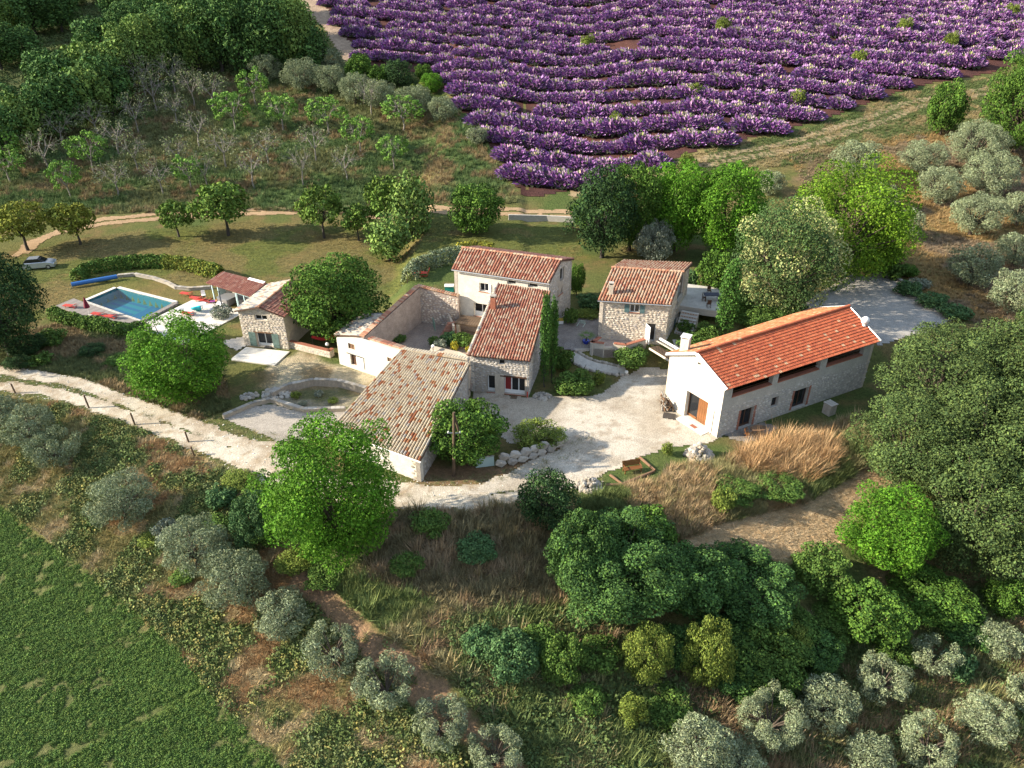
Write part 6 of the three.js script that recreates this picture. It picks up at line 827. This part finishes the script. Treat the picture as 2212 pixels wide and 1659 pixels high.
[['locust', 1905, 1240, 200, 190, 'bright green climbing thicket at the foot of the oaks'], ['broad', 2010, 1345, 180, 125, 'low green thicket below the oaks'], ['broad', 1865, 1398, 165, 150, 'round green bush with large leaves in the hollow'], ['shrubGold', 1392, 1480, 118, 130, 'yellow green bushy sapling in the hollow'], ['shrubGold', 1522, 1490, 118, 150, 'tall yellow green sapling in the hollow'], ['shrub', 1640, 1500, 190, 160, 'dark green bramble thicket in the hollow'], ['shrubGold', 1680, 1430, 130, 110, 'bramble thicket with pale flowers in the hollow'], ['shrubTeal', 1108, 1480, 125, 120, 'blue green shrub below the dry bank'], ['shrub', 1212, 1480, 96, 110, 'thin green shrub below the dry bank'], ['shrubGold', 1365, 1575, 66, 75, 'small yellow green bush in the tall grass'], ['shrubTeal', 2060, 1470, 80, 70, 'dark teal bush among the lower olives'], ['broad', 2160, 1330, 90, 90, 'green bush under the outer oak'], ['thicket', 1340, 1345, 320, 255, 'huge broadleaved thicket below the yard bank'], ['thicket', 1260, 1300, 180, 190, 'leafy left shoulder of the huge thicket'], ['thicket', 1480, 1330, 200, 170, 'dark rounded thicket beside the straw path'], ['thicket', 1610, 1345, 230, 165, 'large dark green thicket below the straw path'], ['shrub', 1760, 1280, 120, 110, 'dark bush at the shaded end of the thicket'], ['broad', 1390, 1210, 130, 120, 'green bush above the huge thicket'], ['dark', 1180, 1150, 132, 138, 'almost black ivy covered tree stump at the track edge'], ['shrub', 1590, 1090, 100, 60, 'green bush in the dry grass bank'], ['shrub', 1680, 1080, 110, 62, 'bright green bush at the foot of the grass bank'], ['shrubGold', 1558, 1108, 56, 58, 'round yellow green bush at the edge of the straw path'], ['shrubTeal', 560, 1180, 110, 120, 'blue green shrub against the large locust tree'], ['shrubTeal', 480, 1100, 70, 55, 'low green shrub above the olives'], ['shrubTeal', 1030, 1220, 90, 70, 'dark green shrub in the shade of the bank'], ['shrub', 930, 1160, 90, 60, 'dark shrub in the shadow of the large locust tree'], ['shrubGold', 250, 1085, 60, 40, 'yellowish low bush beside the large olive']].forEach(([k, u, v, w, h, l], i) => plantPx(k, 'thicket', l, 'shrub', null, u, v, w, h, { v: i % 3, trunkName: 'stems', crownName: 'foliage' }));
// filling of the hollow and the bank
[['thicket', 1450, 1440, 130, 95], ['thicket', 1560, 1420, 140, 90], ['shrub', 1700, 1390, 130, 85], ['thicket', 1750, 1440, 140, 95], ['shrub', 1800, 1380, 110, 80], ['thicket', 1590, 1500, 150, 100], ['shrub', 1290, 1450, 100, 80], ['shrub', 1160, 1430, 110, 80], ['shrubTeal', 1040, 1420, 90, 70], ['shrub', 1930, 1440, 100, 70], ['thicket', 2080, 1400, 130, 90], ['shrub', 1270, 1540, 90, 60], ['shrub', 1440, 1560, 110, 60]].forEach(([k, u, v, w, h], i) => plantPx(k, 'hollow_shrub', 'green shrub in the mass of bushes filling the hollow above the lower olives', 'shrub', 'bushes filling the hollow', u, v, w, h, { v: i % 3, trunkName: 'stems', crownName: 'foliage' }));
[[520, 1060, 80, 50], [560, 1110, 90, 70], [590, 1180, 100, 80], [640, 1240, 90, 60], [700, 1270, 90, 50], [470, 1150, 70, 40], [330, 1180, 60, 34], [400, 1260, 60, 34], [880, 1240, 80, 50]].forEach(([u, v, w, h], i) => plantPx(i % 3 ? 'shrub' : 'shrubGold', 'bank_shrub', i % 3 ? 'low green shrub on the weedy bank around the large locust tree' : 'yellow green shrub on the weedy bank around the large locust tree', 'shrub', i % 3 ? 'green shrubs of the bank' : 'yellow green shrubs of the bank', u, v, w, h, { v: i % 3, trunkName: 'stems', crownName: 'foliage' }));
[[640, 862, 24, 18], [690, 858, 22, 16], [720, 872, 26, 16], [655, 878, 20, 14]].forEach(([u, v, w, h], i) => plantPx(i % 2 ? 'shrubGrey' : 'shrubGold', 'bed_plant', i % 2 ? 'grey low plant in the walled bed above the parking' : 'spiky yellowish plant in the walled bed above the parking', 'plant', i % 2 ? 'grey bed plants' : 'yellowish bed plants', u, v, w, h, { v: i % 3, trunkName: 'stems', crownName: 'foliage' }));
// garden shrubs
const G = [['shrubYellow', ...Z3(1210, 258), 20, 22, 'bright yellow flowering shrub in the courtyard bed'], ['shrubYellow', ...Z3(1333, 268), 12, 14, 'small yellow shrub by the wing wall'], ['shrubGold', ...Z6(660, 1640), 30, 32, 'round golden shrub at the garden path'], ['shrubGrey', ...Z3(1080, 245), 34, 24, 'grey green shrub in the courtyard bed'], ['shrub', ...Z3(1290, 210), 46, 30, 'dark green shrub under the balcony'], ['shrub', ...Z3(1030, 215), 30, 22, 'dark green shrub at the foot of the courtyard stairs'], ['shrubTeal', ...Z3(1160, 190), 40, 26, 'blue green shrub in the middle of the courtyard bed'], ['shrub', ...Z3(700, 165), 36, 12, 'low reddish rose bed along the courtyard wall'], ['broad', ...Z4(-180, 1130), 16, 34, 'climbing plant on the courtyard wall'], ['shrub', ...Z6(1040, 1442), 80, 54, 'glossy ivy mound covering the terrace wall'], ['shrub', 1238, 855, 90, 62, 'low clipped dark green juniper beside the yard'], ['shrub', 1215, 800, 50, 50, 'dark shrub at the foot of the cypress'], ['broad', 1245, 640, 40, 70, 'ivy climbing beside the long house'], ['shrubGold', 1268, 690, 56, 26, 'lime green ground shrub on the patio bank'], ['shrubTeal', 1275, 668, 60, 36, 'blue green shrub on the patio bank'], ['shrub', 1232, 700, 36, 36, 'dark rose bush at the patio corner'], ['shrubGold', 1160, 975, 118, 78, 'golden green clipped bush on the block wall'], ['shrubGrey', 480, 690, 46, 34, 'grey leaved bush at the corner of the pool patio'], ['shrub', 1490, 760, 60, 44, 'shaded green shrub below the rear terrace'], ['shrub', 1525, 745, 60, 50, 'dark green shrub between the stairs and the cypress'], ['shrubTeal', 1490, 625, 36, 44, 'blue green shrub at the house corner'], ['shrubTeal', 1960, 640, 60, 34, 'grey green shrub beside the court edging'], ['shrubTeal', 2010, 665, 66, 36, 'blue green shrub along the court edging'], ['shrubTeal', 2060, 690, 70, 36, 'blue green shrub at the corner of the court'], ['shrub', 1925, 605, 50, 40, 'dark green shrub above the court edging'], ['shrubGrey', 1985, 625, 50, 26, 'pale grey shrub above the court edging'], ['shrubGold', 930, 990, 1, 1, '']];
G.pop(); const yard0 = G.filter(q => /courtyard|under the balcony|by the wing wall/.test(q[5])); for (const q of yard0) G.splice(G.indexOf(q), 1); yard0.forEach(([k, u, v, w, h, l], i) => { const P = un(u, v, .96), m = mpp(P); plant(k, 'garden_shrub', l, 'shrub', null, P, w * m, h * m, { v: i % 3, trunkName: 'stems', crownName: 'foliage' }); });
G.forEach(([k, u, v, w, h, l], i) => plantPx(k, 'garden_shrub', l, 'shrub', null, u, v, w, h, { v: i % 3, trunkName: 'stems', crownName: 'foliage' }));
[[1590, 690, 90, 60], [1640, 720, 100, 60], [1700, 690, 80, 50], [1480, 720, 40, 30], [1880, 580, 60, 50], [1920, 570, 60, 40], [1960, 600, 50, 30], [1700, 650, 70, 60]].forEach(([u, v, w, h], i) => plantPx(i % 2 ? 'shrub' : 'broad', 'undergrowth_shrub', 'shaded green undergrowth shrub between the blossoming tree and the court', 'shrub', 'undergrowth behind the barn', u, v, w, h, { v: i % 3, trunkName: 'stems', crownName: 'foliage' }));
[[60, 770, 90, 50], [110, 750, 70, 40], [40, 800, 60, 36], [90, 790, 50, 30], [200, 770, 60, 30], [255, 790, 60, 28]].forEach(([u, v, w, h], i) => plantPx(i % 2 ? 'shrub' : 'dark', 'undergrowth_shrub', 'dark low shrub on the shaded bank below the pool hedge', 'shrub', 'shrubs below the pool hedge', u, v, w, h, { v: i % 3, trunkName: 'stems', crownName: 'foliage' }));
const hp = l => l.map(p => gp(...p)), hg = [[.075, .14, .028], [.06, .115, .025], [.1, .165, .03]], hy = [[.15, .18, .03], [.1, .15, .03], [.19, .2, .035]];
hedge('garden_hedge', 'long clipped hedge curving behind the pool', hp([[168, 612], [185, 596], [215, 586], [260, 580], [310, 577], [360, 577]]), 1.6, 1.7, hg, 420, .22, 3); hedge('garden_hedge', 'yellowish end of the hedge towards the pool house', hp([[360, 577], [400, 580], [440, 590], [480, 603]]), 1.8, 1.8, hy, 420, .22, 4); hedge('garden_hedge', 'dark clipped hedge along the near side of the pool deck', hp([[118, 688], [150, 700], [200, 712], [260, 722], [325, 728]]), 1.4, 1.6, hg, 460, .2, 5);
hedge('garden_hedge', 'grey green clipped hedge beside the long house', hp([[880, 612], [900, 590], [930, 575], [970, 565], [1000, 560]]), 2.2, 1.9, [[.17, .21, .12], [.12, .16, .08], [.22, .25, .15]], 420, .2, 6); hedge('garden_hedge', 'yellow flowering hedge behind the roof of the long house', hp([[985, 548], [1030, 542], [1065, 545]]), 1.4, 1.4, [[.3, .28, .04], [.2, .22, .04]], 300, .2, 7);
// ---------- lavender ----------
{
  const mk = seed => {
    const L = new Leaves(), r = rng(seed);
    for (let i = 0; i < 1300; i++) {
      const d = dirv(r); d.y = Math.abs(d.y) * .9 + .05; d.normalize(); const lump = .8 + .35 * vn(d.x * 2.5 + seed * 9, d.z * 2.5 + 40);
      const P = V(d.x * 1.3 * lump * (.8 + .2 * r()), d.y * .92 * lump * (.75 + .25 * r()), d.z * 1.3 * lump * (.8 + .2 * r())), rad = Math.hypot(P.x - .15, P.z + .1), t = r();
      const c = rad < .55 && t < .38 ? pick([[.44, .40, .25], [.5, .42, .4], [.3, .34, .13], [.46, .38, .42]], r) : t < .46 ? [.215, .085, .27] : t < .74 ? [.40, .24, .43] : t < .87 ? [.10, .05, .17] : [.08, .12, .045];
      L.spike(P, d.add(V(0, .3, 0)).add(dirv(r).multiplyScalar(.45)).normalize(), .36 * (.6 + .7 * r()), .15, jit(c, r, .3), r() < .5 ? 1 : -1);
    }
    for (let i = 0; i < 160; i++) { const d = dirv(r); d.y = Math.abs(d.y) * .6; const P = V(d.x * 1.2, d.y * .65 + .05, d.z * 1.2); L.leaf(P, d.add(V(0, .3, 0)).normalize(), .55, .28, jit([.05, .055, .035], r), r); }
    return L.geo();
  };
  const geos = [1, 2, 3, 4, 5].map(mk), r = rng(77), protos = geos.map(g => g); const spots = [];
  const w = R.lav, ang = .22, dx = Math.cos(ang), dz = Math.sin(ang), nx = -dz, nz = dx, rowGap = 7.2, c0 = [w.box[0], w.box[2]];
  for (let row = -70; row < 70; row++) for (let k = -80; k < 120; k++) { const s = k * 4.3 + (row % 2) * 1.9 + (r() - .5) * 1.2, t = row * rowGap + (r() - .5) * .3, x = 20 + dx * s + nx * t, z = -150 + dz * s + nz * t; if (x < w.box[0] - 1 || x > w.box[1] + 1 || z < w.box[2] - 1 || z > w.box[3] + 1) continue; if (sdPoly(w, x, z) < -.2 || r() < .02) continue; const P = V(x, H(x, z) + .05, z), f = depth(P), u = CU + FOC * x / f; if (u < -80 || u > 2290) continue; spots.push([P, f, 2.1 * (.8 + .42 * r()), -ang + (r() < .5 ? Math.PI : 0) + (r() - .5) * .4, 0 | r() * 5]); }
  spots.sort((a, b) => a[1] - b[1]); console.log('lavender', spots.length);
  spots.slice(0, 300).forEach(([P, f, s, a, v], i) => { const t = single('lavender_bush', geos[v], M.flower, 'mounded purple lavender bush in the rows of the lavender field', 'lavender', P, 'lavender rows', a); t.scale.set(s * 1.2, s * .98, s * .84); });
  const rest = spots.slice(300); geos.forEach((g, v) => { const l = rest.filter(s => s[4] === v); if (!l.length) return; const im = new THREE.InstancedMesh(g, M.flower, l.length), m = new THREE.Matrix4(), q = new THREE.Quaternion(); l.forEach(([P, f, s, a], i) => { q.setFromAxisAngle(UP, a); im.setMatrixAt(i, m.compose(P, q, V(s * 1.2, s * .98, s * .84))); }); im.name = numbered('lavender_rows'); tag(im, 'far rows of purple lavender at the top of the field', 'lavender', null, 'stuff'); scene.add(im); });
  [[1720, 215], [1330, 262], [2050, 90], [1950, 60], [1560, 60], [1270, 95], [1850, 130], [1480, 350], [1500, 200], [2180, 30]].forEach(([u, v], i) => plantPx('shrubGold', 'weed_plant', 'bright yellow green weed growing among the lavender rows', 'plant', 'weeds in the lavender', u, v + 15, 34, 36, { v: i % 3, trunkName: 'stems', crownName: 'foliage' }));
}
// ---------- ground cover ----------
{
  const tufts = [1, 2, 3].map(s => tuftGeo(s, 18, .5, .45, .045)), tall = [4, 5, 6].map(s => tuftGeo(s, 26, 1.0, .7, .05)), clumps = [7, 8, 9].map(s => clumpGeo(s)), herbs = [10, 11].map(s => clumpGeo(s, 40, .55, .16));
  const blocked = (x, z) => trackF(x, z) > -.1 || trackG(x, z) > -.1 || inP(R.yard, x, z) || inP(R.park, x, z) || inP(R.brownPath, x, z) && vn(x * 2, z * 2) < .93;
  const dryPal = (x, z, r) => { const n1 = fbm(x * .11, z * .11), n2 = fbm(x * .33 + 40, z * .33), n3 = fbm(x * .9 + 7, z * .9, 3); if (n2 > .44 + r() * .08) return [.14, .175, .065]; if (n3 > .58) return [.42, .33, .18]; return n1 < .45 ? (r() < .5 ? [.34, .2, .095] : [.28, .2, .1]) : r() < .5 ? [.32, .27, .11] : [.2, .2, .08]; };
  scatter('dry_grass', 'rusty and ochre dry grass around the foreground olives', 'grass', 46000, R.dryBand, [...tufts.map(g => g.clone().scale(1, .6, 1)), tufts[0]], dryPal, .4, 1.3, { seed: 1, skip: blocked });
  scatter('wild_herbs', 'low green herbs among the dry grass', 'plants', 9000, R.dryBand, herbs, [[.12, .16, .05], [.15, .18, .07], [.09, .13, .04], [.22, .21, .07]], .4, 1.4, { seed: 2, skip: (x, z, r) => blocked(x, z) || fbm(x * .33 + 40, z * .33) < .42 + r() * .16 });
  scatter('crop_plants', 'dense low green crop leaves covering the field', 'crop', 85000, R.crop, clumps, [[.09, .155, .034], [.072, .13, .03], [.115, .175, .042], [.062, .11, .03]], .3, .85, { seed: 3, skip: (x, z, r) => fbm(x * .9 + 7, z * .9, 3) > .52 + r() * .24 || vn((x * .55 + z * .83) * 1.9, 3) < r() * .45 || sdPoly(R.crop, x, z) < (fbm(x * .5, z * .5, 2) - .4) * 3 * r() });
  scatter('bank_grass', 'tangled grass and weeds on the bank below the track', 'grass', 26000, poly([[760, 1240], [850, 1100], [1120, 1090], [1240, 1110], [1220, 1330], [1480, 1370], [1900, 1300], [2290, 1250], [2290, 1680], [1160, 1680], [1010, 1500], [880, 1400], [700, 1270]]), [...tufts, ...tufts.map(g => g.clone().scale(1, .6, 1)), tall[0]], (x, z, r) => { const n = fbm(x * .2 + 3, z * .2), m = fbm(x * .6, z * .6); return inP(R.bank, x, z) ? (m > .5 ? [.2, .17, .09] : [.3, .22, .13]) : n > .5 ? [.14, .18, .06] : m > .54 ? [.3, .26, .13] : n < .38 ? [.27, .19, .11] : [.2, .2, .085]; }, .6, 1.5, { seed: 4, skip: blocked });
  scatter('bank_weeds', 'leafy weeds on the bank and in the hollow', 'plants', 9000, poly([[960, 1330], [1220, 1330], [1480, 1370], [1900, 1300], [2290, 1250], [2290, 1680], [1160, 1680], [1010, 1500]]), herbs, [[.10, .15, .05], [.125, .17, .055], [.08, .12, .045]], .6, 1.7, { seed: 5 });
  const knoll = poly([[1250, 1085], [1310, 1062], [1420, 1045], [1450, 1010], [1560, 1000], [1640, 965], [1760, 935], [1850, 900], [1900, 960], [1840, 1030], [1740, 1085], [1560, 1130], [1440, 1180], [1260, 1150]]);
  scatter('tall_dry_grass', 'tall straw coloured grass on the knoll below the barn', 'grass', 15000, knoll, [...tufts, ...tufts, ...tall], (x, z, r) => { const n = fbm(x * .25 + 8, z * .25); return n > .53 + clamp((x - 14) / 40, -.12, .1) ? [.13, .165, .055] : n > .46 ? [.26, .24, .11] : r() < .45 ? [.42, .3, .17] : r() < .5 ? [.32, .23, .12] : [.22, .2, .09]; }, .5, 1.3, { seed: 6, skip: (x, z) => inP(R.yard, x, z) });
  const big = [12, 13].map(s => tuftGeo(s, 60, 2, 1.5, .06)); scatter('straw_clump', 'big tawny clump of tall dry grass below the barn table', 'grass', 150, poly([[1590, 985], [1700, 950], [1790, 960], [1800, 1010], [1740, 1040], [1620, 1020]]), big, [[.5, .33, .17], [.44, .28, .14]], .7, 1.1, { seed: 16 });
  scatter('straw_litter', 'cut straw lying on the mown path', 'straw', 9000, R.straw, tufts.map(g => g.clone().scale(1, .25, 1)), [[.66, .5, .3], [.56, .41, .23], [.46, .33, .18]], .6, 1.2, { seed: 7 });
  scatter('orchard_grass', 'long grass under the orchard trees', 'grass', 30000, R.orchard, [...tufts, ...tall], (x, z, r) => { const n1 = fbm(x * .11, z * .11), n2 = fbm(x * .33 + 40, z * .33); return n2 > .6 ? [.25, .19, .1] : n1 > .5 ? [.17, .185, .08] : [.11, .165, .06]; }, .6, 1.4, { seed: 8 });
  scatter('lawn_grass', 'short lawn grass with weeds', 'grass', 16000, R.lawn, tufts.map(g => g.clone().scale(1, .35, 1)), (x, z, r) => { const n1 = fbm(x * .11, z * .11); return n1 > .5 ? [.22, .19, .08] : [.15, .17, .055]; }, .5, 1, { seed: 9, skip: (x, z) => sdPoly([[-58, -96], [-30, -96], [-30, -80], [-58, -80]], x, z) > 0 });
  scatter('grove_grass', 'sparse dry grass between the upper olives', 'grass', 12000, R.oliveHill, tufts, (x, z, r) => fbm(x * .11, z * .11) > .5 ? [.32, .22, .1] : [.22, .17, .11], .6, 1.2, { seed: 10 });
  scatter('verge_grass', 'grass verge between the lavender and the path', 'grass', 12000, R.sideField, tufts, (x, z, r) => fbm(x * .33 + 40, z * .33) > .48 ? [.11, .15, .055] : [.28, .23, .12], .6, 1.1, { seed: 11 });
  scatter('slope_grass', 'rough grass on the slope between the pool hedge and the track', 'grass', 12000, poly([[-40, 740], [120, 700], [330, 740], [480, 800], [500, 880], [430, 910], [300, 860], [150, 815], [-40, 790]]), tufts, (x, z, r) => fbm(x * .3, z * .3) > .5 ? [.12, .14, .055] : [.25, .19, .1], .5, 1.2, { seed: 12, skip: blocked });
  scatter('forest_floor', 'dark undergrowth filling the gaps of the hillside wood', 'undergrowth', 9000, R.forest, herbs, [[.09, .13, .045], [.075, .11, .04], [.12, .15, .055]], 1.2, 3, { seed: 13 });
  scatter('grove_straw', 'tall brown dry grass between the olives of the lower grove', 'grass', 7000, poly([[1420, 1690], [1480, 1560], [1700, 1500], [1880, 1430], [2290, 1330], [2290, 1690]]), [...tufts, ...tall], (x, z, r) => fbm(x * .4, z * .4) > .52 ? [.16, .17, .07] : r() < .5 ? [.33, .22, .12] : [.27, .2, .11], .6, 1.4, { seed: 25, skip: (x, z) => fbm(x * .3 + 11, z * .3) < .44 });
  scatter('yard_weeds', 'small weeds and dry tufts along the edges of the gravel', 'plants', 1500, R.yard, [...tufts.map(g => g.clone().scale(.7, .4, .7)), clumps[0].clone().scale(.6, .4, .6)], [[.2, .2, .09], [.32, .26, .14], [.13, .16, .06]], .3, .8, { seed: 21, skip: (x, z, r) => sdPoly(R.yard, x, z) > .5 + r() * r() * 2 });
  scatter('loose_stones', 'loose limestone pebbles on the chalk track and yard', 'stones', 3500, R.yard, STONES.slice(0, 2), [[.62, .58, .5], [.5, .46, .4], [.7, .66, .58]], .05, .14, { seed: 22, mat: stoneWhite });
  const trk = wpoly([[-75, -82], [-40, -72], [-10, -56], [8, -58], [8, -44], [-12, -44], [-45, -60], [-75, -70]]);
  scatter('track_stones', 'loose stones and rubble along the chalk track edges', 'stones', 5000, trk, STONES.slice(0, 2), [[.62, .58, .5], [.5, .46, .4], [.7, .66, .58]], .06, .22, { seed: 23, mat: stoneWhite, skip: (x, z, r) => Math.max(trackF(x, z), trackG(x, z)) < -.9 * r() });
  scatter('track_weeds', 'grass growing between the wheel ruts of the track', 'grass', 5000, trk, tufts.map(g => g.clone().scale(1, .5, 1)), [[.2, .2, .08], [.3, .25, .13], [.14, .16, .06]], .3, .9, { seed: 24, skip: (x, z, r) => { const k = Math.max(trackF(x, z), trackG(x, z)); return k > .15 || k < -1.4; } });
}
scene.traverse(o => { if (o.isMesh) { o.castShadow = true; o.receiveShadow = true; } });
renderer.render(scene, camera);
